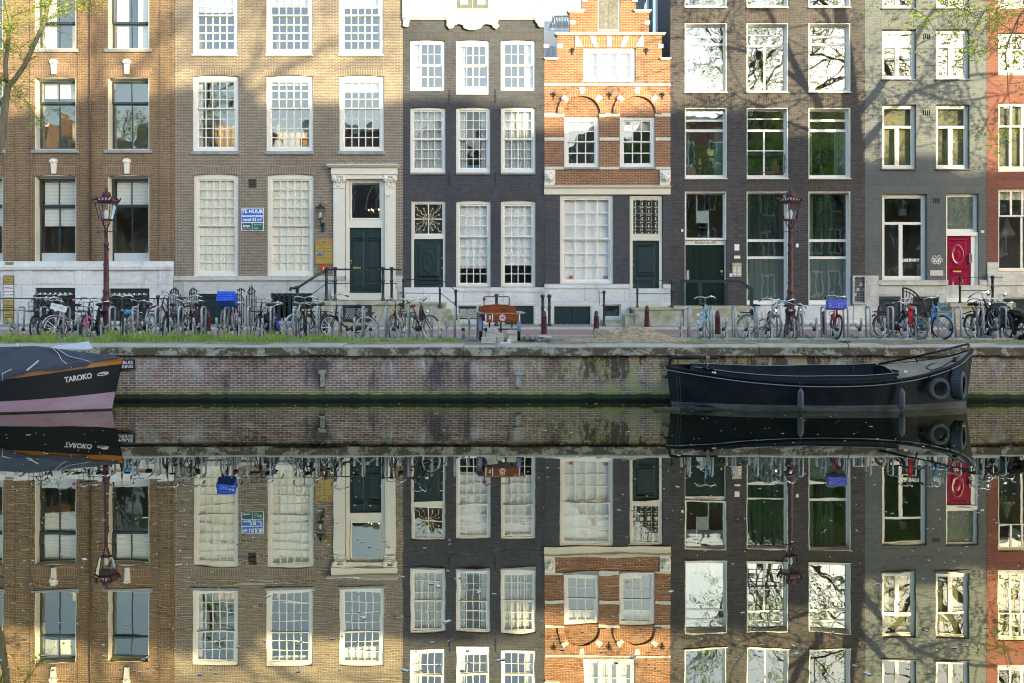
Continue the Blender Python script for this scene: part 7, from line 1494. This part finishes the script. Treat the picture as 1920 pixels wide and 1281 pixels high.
# ------------------------------------------------------------------ boats
def interp(xs, ys, x):
    if x <= xs[0]: return ys[0]
    for i in range(len(xs)-1):
        if x <= xs[i+1]:
            t = (x-xs[i])/(xs[i+1]-xs[i]); t2 = t
            return ys[i]+(ys[i+1]-ys[i])*t2
    return ys[-1]
def smooth(xs, ys, x):
    # Catmull-Rom through unevenly spaced points
    n = len(xs); x = min(max(x, xs[0]), xs[-1]); i = 0
    while i < n-2 and x > xs[i+1]: i += 1
    h_ = xs[i+1]-xs[i]; t = (x-xs[i])/h_
    m0 = (ys[i+1]-ys[i-1])/(xs[i+1]-xs[i-1]) if i > 0 else (ys[1]-ys[0])/(xs[1]-xs[0]); m1 = (ys[i+2]-ys[i])/(xs[i+2]-xs[i]) if i < n-2 else (ys[i+1]-ys[i])/h_
    return (2*t**3-3*t**2+1)*ys[i]+(t**3-2*t*t+t)*h_*m0+(-2*t**3+3*t*t)*ys[i+1]+(t**3-t*t)*h_*m1
class Hull:
    def __init__(s, xs, hb, wb, sz, y0, sgn, rake, bands, n=60, heel=0., off=1):
        s.heel, s.off = heel, off
        s.xs, s.hb, s.wb, s.sz, s.y0, s.sgn, s.rake, s.bands, s.n = xs, hb, wb, sz, y0, sgn, rake, bands, n
    def half(s, u, z):
        H, W_, S = smooth(s.xs, s.hb, u), smooth(s.xs, s.wb, u), smooth(s.xs, s.sz, u)
        if z >= 0: t = min(1, z/S); return W_+(H-W_)*(t*.9+.1*t*t)
        return W_*max(0, 1+z/.5)**.5
    def pt(s, u, z, side):
        h = max(.004, s.half(u, z)); S = smooth(s.xs, s.sz, u)
        return (u*s.sgn+s.x0+s.rake(u, z), s.y0+side*h, z+s.heel*(side*h+max(.004, s.half(u, max(z, 0))))*min(1, max(0, z/S)))
    def build(s, x0, mats, par):
        s.x0 = x0; b = MB(); us = [s.xs[0]+(s.xs[-1]-s.xs[0])*i/s.n for i in range(s.n+1)]
        for side in (-1, 1):
            rows = []
            for u in us:
                S = smooth(s.xs, s.sz, u); lv = [-.4, -.15, 0]+[f(u, S) for f in s.bands]+[S]; fl = []
                for i in range(len(lv)-1):
                    for k in range(2): fl.append(lv[i]+(lv[i+1]-lv[i])*k/2)
                fl.append(lv[-1]); rows.append([s.pt(u, z, side) for z in fl])
            m = len(rows[0]); base = len(b.v); b.v += [p for r in rows for p in r]
            for i in range(len(us)-1):
                for j in range(m-1):
                    f = (base+i*m+j, base+(i+1)*m+j, base+(i+1)*m+j+1, base+i*m+j+1); b.f.append(f if side*s.sgn > 0 else f[::-1]); band = max(0, j//2-s.off)
                    b.m.append(min(band, len(mats)-1)); b.sm.append(True)
        return b.build('hull', mats, par)
# covered boat at the left, bow to the right
HB = mat('black_hull_paint', (.010,.012,.016), .42, noise=.3, nscale=2, spec=.3); PK = mat('faded_pink_antifouling', (.62,.43,.53), .6, noise=.35, nscale=1.6, col2=(.50,.27,.34), stretch=(.6, 1, 1.5)); TEAK = mat('varnished_rubbing_strake', (.56,.22,.04), .35, noise=.4, nscale=2, coat=.5, stretch=(.4, 1, 8))
lb = thing('covered_boat', 'black and pink boat with varnished strake under a dark grey cover, bow at the left edge of the picture', 'boat', (-14, 25.95, 0))
lb['label'] = 'black and pink boat with varnished strake under a dark grey cover'
U = [0, .3, .8, 1.6, 2.6, 4, 6, 8, 9.5, 10.5]
h_ = Hull(U, [.03, .24, .52, .86, 1.08, 1.24, 1.3, 1.2, .85, .3], [.015, .10, .30, .62, .90, 1.12, 1.2, 1.05, .6, .1], [1.27, 1.215, 1.13, 1.0, .88, .80, .76, .78, .85, .92], 25.95, -1, lambda u, z: .22*max(0, z)*math.exp(-u*1.2), [lambda u, S: .035, lambda u, S: .24+.20*math.exp(-u/1.6), lambda u, S: S-.115-.05*math.exp(-u/.8)], off=2)
hull1 = h_.build(-9.66, [mat('slimy_waterline', (.03,.025,.02), .6), PK, HB, TEAK], lb)
def onhull(o, H, yoff=.006):
    o0 = ORG[lb.name]
    for v in o.data.vertices:
        wx, wz = v.co.x+o0.x, v.co.z+o0.z; lo, hi = 0, 6
        for _ in range(30):
            u = (lo+hi)/2; p = H.pt(u, wz, -1)
            if p[0] > wx: lo = u
            else: hi = u
        v.co.y = p[1]-yoff-o0.y+(v.co.y+o0.y-24)*.4
zz = 24
o = textobj('name_lettering', 'TAROKO', .175, (-10.30, 24, .80), WL, lb, bold=.007, sx=.76, ext=.004); 
for v in o.data.vertices: v.co.z += (v.co.x-3.70)*.16
onhull(o, h_)
b = MB(); b.tube([(-9.80+.11*math.cos(t*.4), 24, .88+.035*math.sin(t*.4)+.02*math.cos(t*.4)) for t in range(16)], .012, 5, closed=True); b.tube([(-9.85, 24, .875), (-9.78, 24, .895), (-9.72, 24, .88)], .014, 5); o = b.build('bow_eye', WL, lb)
for v in o.data.vertices: v.co.y = (v.co.y-(24-25.95))*1+(24-25.95)
onhull(o, h_, .006)
TARP = mat('dark_grey_canvas', (.060,.068,.085), .75, noise=.4, nscale=1.8, bump=.3, bscale=9); b = MB(); rows = []; us = [.06+9.6*(i/90)**1.15 for i in range(91)]
from mathutils import noise as MN
for i, u in enumerate(us):
    S = smooth(U, h_.sz, u); H = smooth(U, h_.hb, u); xx = -9.66-u+.22*S*math.exp(-u*1.2)
    rz = interp([0, .1, 1.75, 1.9, 3.0, 5, 9, 9.7], [1.29, 1.29, 1.53, 1.54, 1.50, 1.58, 1.3, 1.0], u)
    sag = .5+.5*math.cos((u-1.85)*2.4); droop = (.04+.06*math.sin(u*2.9+.5)+.03*math.sin(u*7)+.05*min(1, u/2)*(1 if abs(math.sin(u*1.6)) > .3 else .2)) if u > .5 else .0; row = []
    for side in (-1, 1):
        pr = [(H+.03, S-.02-max(0, droop)), (H+.035, S+.012), (H*.82, S+(rz-S)*(.10+.05*sag)), (H*.6, S+(rz-S)*(.28+.09*sag)), (H*.36, S+(rz-S)*(.53+.10*sag)), (H*.15, S+(rz-S)*(.80+.05*sag))]
        pr = [(h, z+((MN.noise((xx*2.2, h*3, side))*.07+MN.noise((xx*5, h*9+xx*2, side))*.03) if 1 < k else 0)) for k, (h, z) in enumerate(pr)]
        if side < 0: row += [(xx, 25.95-h, z) for h, z in pr]+[(xx, 25.95, rz)]
        else: row += [(xx, 25.95+h, z) for h, z in pr[::-1]]
    rows.append(row)
m = len(rows[0]); b.add([p for r in rows for p in r], [(i*m+j, i*m+j+1, (i+1)*m+j+1, (i+1)*m+j) for i in range(len(rows)-1) for j in range(m-1)], 0, True); tarp = b.build('cover', TARP, lb)
def tarp_pt(px, py):
    best = None
    for r in rows:
        for p in r[:7]:
            d = (CX+p[0]*F/p[1]-px)**2+(HY+(CZ-p[2])*F/p[1]-py)**2
            if best is None or d < best[0]: best = (d, p)
    p = best[1]; return (p[0], p[1]-.015, p[2]+.012)
STR = mat('pale_strap', (.55,.56,.58), .6)
for path in (((97, 655), (108, 666), (118, 677), (130, 688)), ((108, 658), (130, 668), (150, 676), (173, 680)), ((71, 676), (62, 687), (54, 697)), ((18, 695), (9, 704), (2, 714))):
    b = MB(); pts = [tarp_pt(*p) for p in path]; b.tube(pts, .011 if path[0][0] != 71 else .022, 5); b.build('strap', STR, tarp)
b = MB(); b.lathe([(.05, 0), (.06, .05), (.03, .09), (.01, .10)], (-11.95, 25.95, 1.50), 8); b.build('cover_cap', STR, tarp)
b = MB(); b.add([(X(92, 26.5), 26.35, Z(653, 26.5)), (X(168, 26.5), 26.3, Z(653.5, 26.5)), (X(174, 26.5), 26.5, Z(652, 26.5)), (X(163, 26.9), 27.0, Z(640.5, 26.9)), (X(100, 26.9), 27.0, Z(649, 26.9))]+[(X(92, 26.5), 26.35, Z(655, 26.5)), (X(168, 26.5), 26.3, Z(655.5, 26.5)), (X(174, 26.5), 26.5, Z(654, 26.5)), (X(163, 26.9), 27.0, Z(642.5, 26.9)), (X(100, 26.9), 27.0, Z(651, 26.9))], [(0,1,2,3,4), (9,8,7,6,5)]+[(i, i+5, (i+1) % 5+5, (i+1) % 5) for i in range(5)]); tag(b.build('loose_board', mat('pale_grey_board', (.60,.61,.65), .5)), 'pale grey board lying on the far side of the covered boat', 'board')
# open black steel boat at the right
rb = thing('open_boat', 'open black steel boat with rudder, tyres and two grey fenders moored at the right', 'boat', (7.6, 26.5, 0)); HS = mat('black_steel_hull', (.004,.005,.007), .4, noise=.45, nscale=2.6, col2=(.013,.016,.020), spec=.16, bump=.15, bscale=3); SC = mat('scuffed_waterline', (.030,.038,.042), .55, noise=.5, nscale=2.5, col2=(.15,.165,.155), stretch=(.5, 1, 3))
U2 = [0, .25, .8, 1.7, 3.1, 4.5, 5.5, 6.3, 6.9, 7.25]
h2_ = Hull(U2, [.05, .32, .66, .93, 1.08, 1.08, .96, .70, .36, .04], [.03, .16, .42, .76, .98, .96, .76, .44, .16, .02], [1.0, .96, .88, .77, .68, .70, .80, .96, 1.16, 1.42], 26.5, 1, lambda u, z: .12*max(0, z)*math.exp(-(7.25-u)*1.6)-.12*max(0, z)*math.exp(-u*2), [lambda u, S: .15], heel=.085)
h2_.build(3.93, [SC, SC, HS, HS], rb)
def sheer(u, side, dz=0, off=0): p = h2_.pt(u, smooth(U2, h2_.sz, u), side); return (p[0], p[1]+side*off, p[2]+dz)
us = [7.25*i/60 for i in range(61)]
for side in (-1, 1):
    b = MB(); b.tube([sheer(u, side, -.075, .012) for u in us], .014, 5); b.build('rubbing_strip', mat('worn_strip_and_highlight', (.26,.29,.33), .5) if 'worn_strip_and_highlight' not in D.materials else D.materials['worn_strip_and_highlight'], rb)
    b = MB(); b.tube([sheer(u, side, .0, .01) for u in us], .030, 6); b.build('gunwale', HS, rb)
DK = mat('worn_deck', (.36,.29,.21), .7, noise=.5, nscale=3.5, col2=(.19,.17,.14)); SD = mat('side_deck_paint', (.075,.085,.095), .55, noise=.4, nscale=4)
b = MB(); uf = [5.25+1.98*i/20 for i in range(21)]; vs = []
for u in uf:
    for k in range(9):
        s_ = -1+2*k/8; p = sheer(u, -1); p2 = sheer(u, 1); hb = 26.5-p[1]; vs.append((p[0], 26.5+s_*(hb-.01), p[2]+(p2[2]-p[2])*(s_+1)/2-.01+.16*min(1, hb)*(1-s_*s_)))
b.add(vs, [(i*9+j, (i+1)*9+j, (i+1)*9+j+1, i*9+j+1) for i in range(20) for j in range(8)], 0, True); b.build('foredeck', DK, rb)
uc = [.55+4.75*i/40 for i in range(41)]
for side in (-1, 1):
    b = MB(); vs = []
    for u in uc:
        p = sheer(u, side); inn = max(.05, abs(p[1]-26.5)-.20); top = p[2]+.11+.05*interp([0, 2, 3.6, 5.3], [0, .3, .8, .5], u)
        vs += [(p[0], p[1], p[2]-.005), (p[0], 26.5+side*inn, p[2]+.01)]
    b.add(vs, [(2*i, 2*i+1, 2*i+3, 2*i+2) for i in range(40)], 0, True); b.build('side_deck', SD, rb)
    b = MB(); vs = []
    for u in uc:
        p = sheer(u, side); inn = max(.05, abs(p[1]-26.5)-.20); top = p[2]+(.10 if side < 0 else .05)+.07*interp([0, 2, 3.6, 5.3], [0, .3, 1, .6], u)
        vs += [(p[0], 26.5+side*inn, p[2]-.0), (p[0], 26.5+side*inn, top), (p[0], 26.5+side*(inn-.025), top), (p[0], 26.5+side*(inn-.025), .05)]
    b.add(vs, [(4*i+j, 4*i+j+1, 4*i+j+5, 4*i+j+4) for i in range(40) for j in range(3)], 0, True); co = b.build('coaming', HS, rb)
    b = MB(); b.tube([vs[4*i+1] for i in range(41)], .010, 4); b.build('coaming_highlight', D.materials['worn_strip_and_highlight'], co)  # pale tube along the coaming rim, a highlight put in as colour
b = MB(); p = sheer(5.3, -1); inn = 26.5-p[1]-.2; b.box(p[0]-.02, p[0]+.01, 26.5-inn, 26.5+inn, .05, p[2]+.19); b.build('bulkhead', HS, rb)
b = MB(); vs = []
for u in uc: p = sheer(u, -1); inn = max(.05, 26.5-p[1]-.22); vs += [(p[0], 26.5-inn, .08), (p[0], 26.5+inn, .08)]
b.add(vs, [(2*i, 2*i+1, 2*i+3, 2*i+2) for i in range(40)]); b.build('floor', SD, rb)
b = MB(); 
for u in (1.4, 2.6, 4.0): p = sheer(u, -1); b.box(p[0]-.1, p[0]+.1, 26.5-.75, 26.5+.75, .48, .52)
b.build('thwart', SD, rb)
b = MB()
for (u0, y0_b, u1, y1_b) in ((1.6, -.5, 2.3, -.1), (2.4, .1, 4.4, .45), (2.9, -.3, 5.0, .2)):
    p0, p1 = sheer(u0, -1), sheer(u1, -1); b.tube([(p0[0], 26.5+y0_b, .58), (p1[0], 26.5+y1_b, .66)], .022, 6)
b.build('loose_pole', D.materials['worn_deck'], rb)
b = MB()
for k in range(16):
    z_ = .12+k*.055
    for u in (.16, .22): p = h2_.pt(u, z_, -1); b.ball((p[0], p[1]-.004, p[2]), .010, 6)
    p = h2_.pt(7.12, z_+.15, -1); b.ball((p[0], p[1]-.004, p[2]), .010, 6)
b.build('rivet', D.materials['worn_strip_and_highlight'], rb)
b = MB()
for u in (1.9, 3.7, 5.4): b.tube([(h2_.pt(u, z_/10, -1)[0], h2_.pt(u, z_/10, -1)[1]-.002, h2_.pt(u, z_/10, -1)[2]) for z_ in range(1, 7)], .006, 4)
b.build('plate_seam', HS, rb)
b = MB(); vs = []; ua = [.0+.56*i/8 for i in range(9)]
for u in ua:
    p = sheer(u, -1); hb = 26.5-p[1]
    for k in range(5): vs.append((p[0], 26.5-hb+2*hb*k/4, p[2]-.008))
b.add(vs, [(i*5+j, (i+1)*5+j, (i+1)*5+j+1, i*5+j+1) for i in range(8) for j in range(4)], 0, True); b.build('afterdeck', SD, rb)
q = lambda v, y=26.5: X(v, y); r_ = lambda v, y=26.5: Z(v, y)
b = MB(); b.tube([(q(1811), 26.5, 1.2), (q(1815), 26.5, 1.38), (q(1817), 26.5, r_(645))], [.03, .04, .025], 8); b.build('stem_post', mat('rusty_stem', (.17,.11,.07), .7, noise=.5, nscale=9), rb)
b = MB(); b.tube([(q(1648), 26.5, r_(683)), (q(1735), 26.5, r_(665)), (q(1816), 26.5, r_(645))], .028, 7); b.tube([(q(1717), 26.5, r_(667)), (q(1720), 26.5, r_(680))], .018, 6); b.build('lowered_mast', HS, rb)
b = MB(); b.prism([(q(1257, 26.4), -.3), (q(1271, 26.4), -.3), (q(1271, 26.4), .85), (q(1258, 26.4), .85)], 26.47, 26.53); b.box(q(1256), q(1257.2), 26.46, 26.54, -.1, .80); b.obox((q(1259), 26.5, r_(707)), .36, .2, .03); b.build('rudder', HS, rb)
b = MB(); b.tube([(q(1256), 26.5, r_(707)), (q(1255), 26.5, r_(680)), (q(1257), 26.5, r_(673)), (q(1263), 26.5, r_(671.5)), (q(1345), 26.5, r_(671.5))], .035, 8); ti = b.build('tiller', HS, rb)
b = MB()
for k in range(4): b.torus((q(1324+k*1.6), 26.5, r_(671.5)), .045, .012, 'x', 12, 5)
b.tube([(q(1325), 26.46, r_(672)), (q(1327), 26.44, r_(684)), (q(1324), 26.45, r_(690))], .012, 5); b.build('rope_lashing', mat('hemp_rope', (.34,.27,.18), .9), ti)
b = MB(); b.obox((q(1250, 25.9), 25.9, .02), .62, .18, .07, rz=.05); tag(b.build('floating_beam', mat('wet_beam', (.10,.09,.05), .7, noise=.4)), 'mossy wooden beam floating by the rudder of the open black boat', 'beam')
for u, h0, h1 in ((.75, .02, .12), (.9, .02, .09)):
    p = sheer(u, -1); b = MB(); b.lathe([(.04, 0), (.03, .04), (.03, .1), (.055, .11), (.05, .15)], (p[0], p[1]+.12, p[2]), 8); b.build('mooring_bitt', HS, rb)
b = MB(); b.lathe([(.04, 0), (.035, .2), (.05, .21), (.05, .25)], (q(1790, 26.2), 26.2, 1.0), 8); b.box(q(1785, 26.2), q(1795, 26.2), 26.18, 26.22, 1.14, 1.17); b.build('mooring_bitt', HS, rb)
b = MB(); pts = [(q(1735, 25.7), 25.72, r_(690, 25.7)), (q(1745, 25.8), 25.75, r_(694, 25.8)), (q(1765, 26), 25.95, r_(688, 26)), (q(1780, 26.1), 26.1, r_(679, 26.1)), (q(1790, 26.2), 26.18, r_(672, 26.2)), (q(1800, 26.3), 26.3, r_(668, 26.3))]; b.tube(pts, .016, 6); b.tube([(q(1738, 26), 26.0, r_(688, 26)), (q(1744, 26.2), 26.2, r_(683, 26.2)), (q(1756, 26.3), 26.3, r_(681, 26.3)), (q(1772, 26.2), 26.2, r_(683, 26.2))], .016, 6); tag(b.build('mooring_rope', mat('dark_rope', (.05,.05,.05), .9)), 'dark rope lying over the foredeck of the open black boat', 'rope')
b = MB(); b.obox((q(1696, 25.8), 25.72, r_(697, 25.7)), .08, .02, .06); b.obox((q(1338, 25.9), 25.85, r_(699, 25.85)), .1, .02, .05); b.build('white_sticker', WL, rb)
FEN = mat('grey_blue_fender', (.075,.09,.12), .45, noise=.2)
for px, u, lb_ in ((1501, 3.0, 'left grey blue fender hanging amidships on the black boat'), (1691, 5.1, 'right grey blue fender hanging near the foredeck of the black boat')):
    p = sheer(u, -1); yy = p[1]-.09; x_ = X(px, yy); s = thing('fender', lb_, 'fender', (x_, yy, .1), group='fenders on the black boat'); b = MB(); z0 = Z(770, yy); z1 = Z(729, yy)
    b.lathe([(.015, -.04), (.03, .0), (.07, .05), (.078, .08), (.078, z1-z0-.09), (.07, z1-z0-.06), (.03, z1-z0-.01), (.02, z1-z0+.02)], (x_, yy, z0), 14); b.build('body', FEN, s); b = MB(); b.tube([(x_, yy, z1), (x_-.01, yy+.03, p[2]+.05)], .01, 5); b.build('lanyard', D.materials['dark_rope'], s)
TYR = mat('weathered_tyre', (.06,.07,.085), .6, noise=.3, nscale=12)
for px, py, u, Ro, wd, yaw, lb_ in ((1760, 729.5, 5.85, .265, .075, 8, 'smaller tyre seen face on, hung at the bow of the black boat'), (1797, 722, 6.45, .34, .13, 58, 'bigger tyre turned sideways, hung foremost at the bow of the black boat')):
    yy = h2_.pt(u, .5, -1)[1]-(.10 if wd < .1 else .16); x_ = X(px, yy); s = thing('tyre_fender', lb_, 'tyre', (0, 0, 0), group='tyres at the bow of the black boat', local=True); b = MB(); n = 36
    pr = [(Ro*.62, -wd*.8), (Ro*.66, -wd), (Ro*.9, -wd*1.05), (Ro, -wd*.75), (Ro*1.0, 0), (Ro, wd*.75), (Ro*.9, wd*1.05), (Ro*.66, wd), (Ro*.62, wd*.8), (Ro*.7, wd*.6), (Ro*.86, wd*.5), (Ro*.86, -wd*.5), (Ro*.7, -wd*.6)]
    for i in range(n):
        t = 2*math.pi*i/n
        for r, a_ in pr: b.v.append((r*math.cos(t), a_, r*math.sin(t)))
    k = len(pr)
    for i in range(n):
        for j in range(k): b.f.append((i*k+j, ((i+1) % n)*k+j, ((i+1) % n)*k+(j+1) % k, i*k+(j+1) % k)); b.m.append(0); b.sm.append(True)
    for i in range(48):
        t = 2*math.pi*i/48
        for a_ in (-wd*.45, wd*.45): b.obox((Ro*1.0*math.cos(t), a_, Ro*1.0*math.sin(t)), Ro*.08, wd*.7, .012, ry=-t)
    b.build('tread', TYR, s); s.location = (x_, yy, Z(py, yy)); s.rotation_euler = (0, 0, R(yaw))
b = MB(); b.tube([(q(1735, 25.7), 25.7, r_(700, 25.7)), (q(1752, 25.6), 25.55, r_(715, 25.6)), (q(1748, 25.6), 25.5, r_(712, 25.6))], .012, 5); b.tube([(q(1763, 25.7), 25.6, r_(711, 25.7)), (q(1787, 26), 26.0, r_(688, 26))], .012, 5); b.tube([(q(1790, 26), 26.0, r_(675, 26)), (q(1812, 26), 25.9, r_(700, 26))], .012, 5); tag(b.build('tyre_rope', D.materials['dark_rope']), 'thin dark ropes holding the two tyres at the bow', 'rope')
b = MB(); b.tube([(q(1583, 29), 29.4, 1.5), (q(1590, 28), 28.0, 1.5), (q(1600, 27.6), 27.6, 1.1), (q(1605, 27), 27.2, .86)], .012, 5); b.torus((q(1589, 29), 29.0, 1.5), .09, .02, 'z', 16, 5); tag(b.build('mooring_line', D.materials['dark_rope']), 'dark mooring line running from the quay edge to the black boat', 'rope')
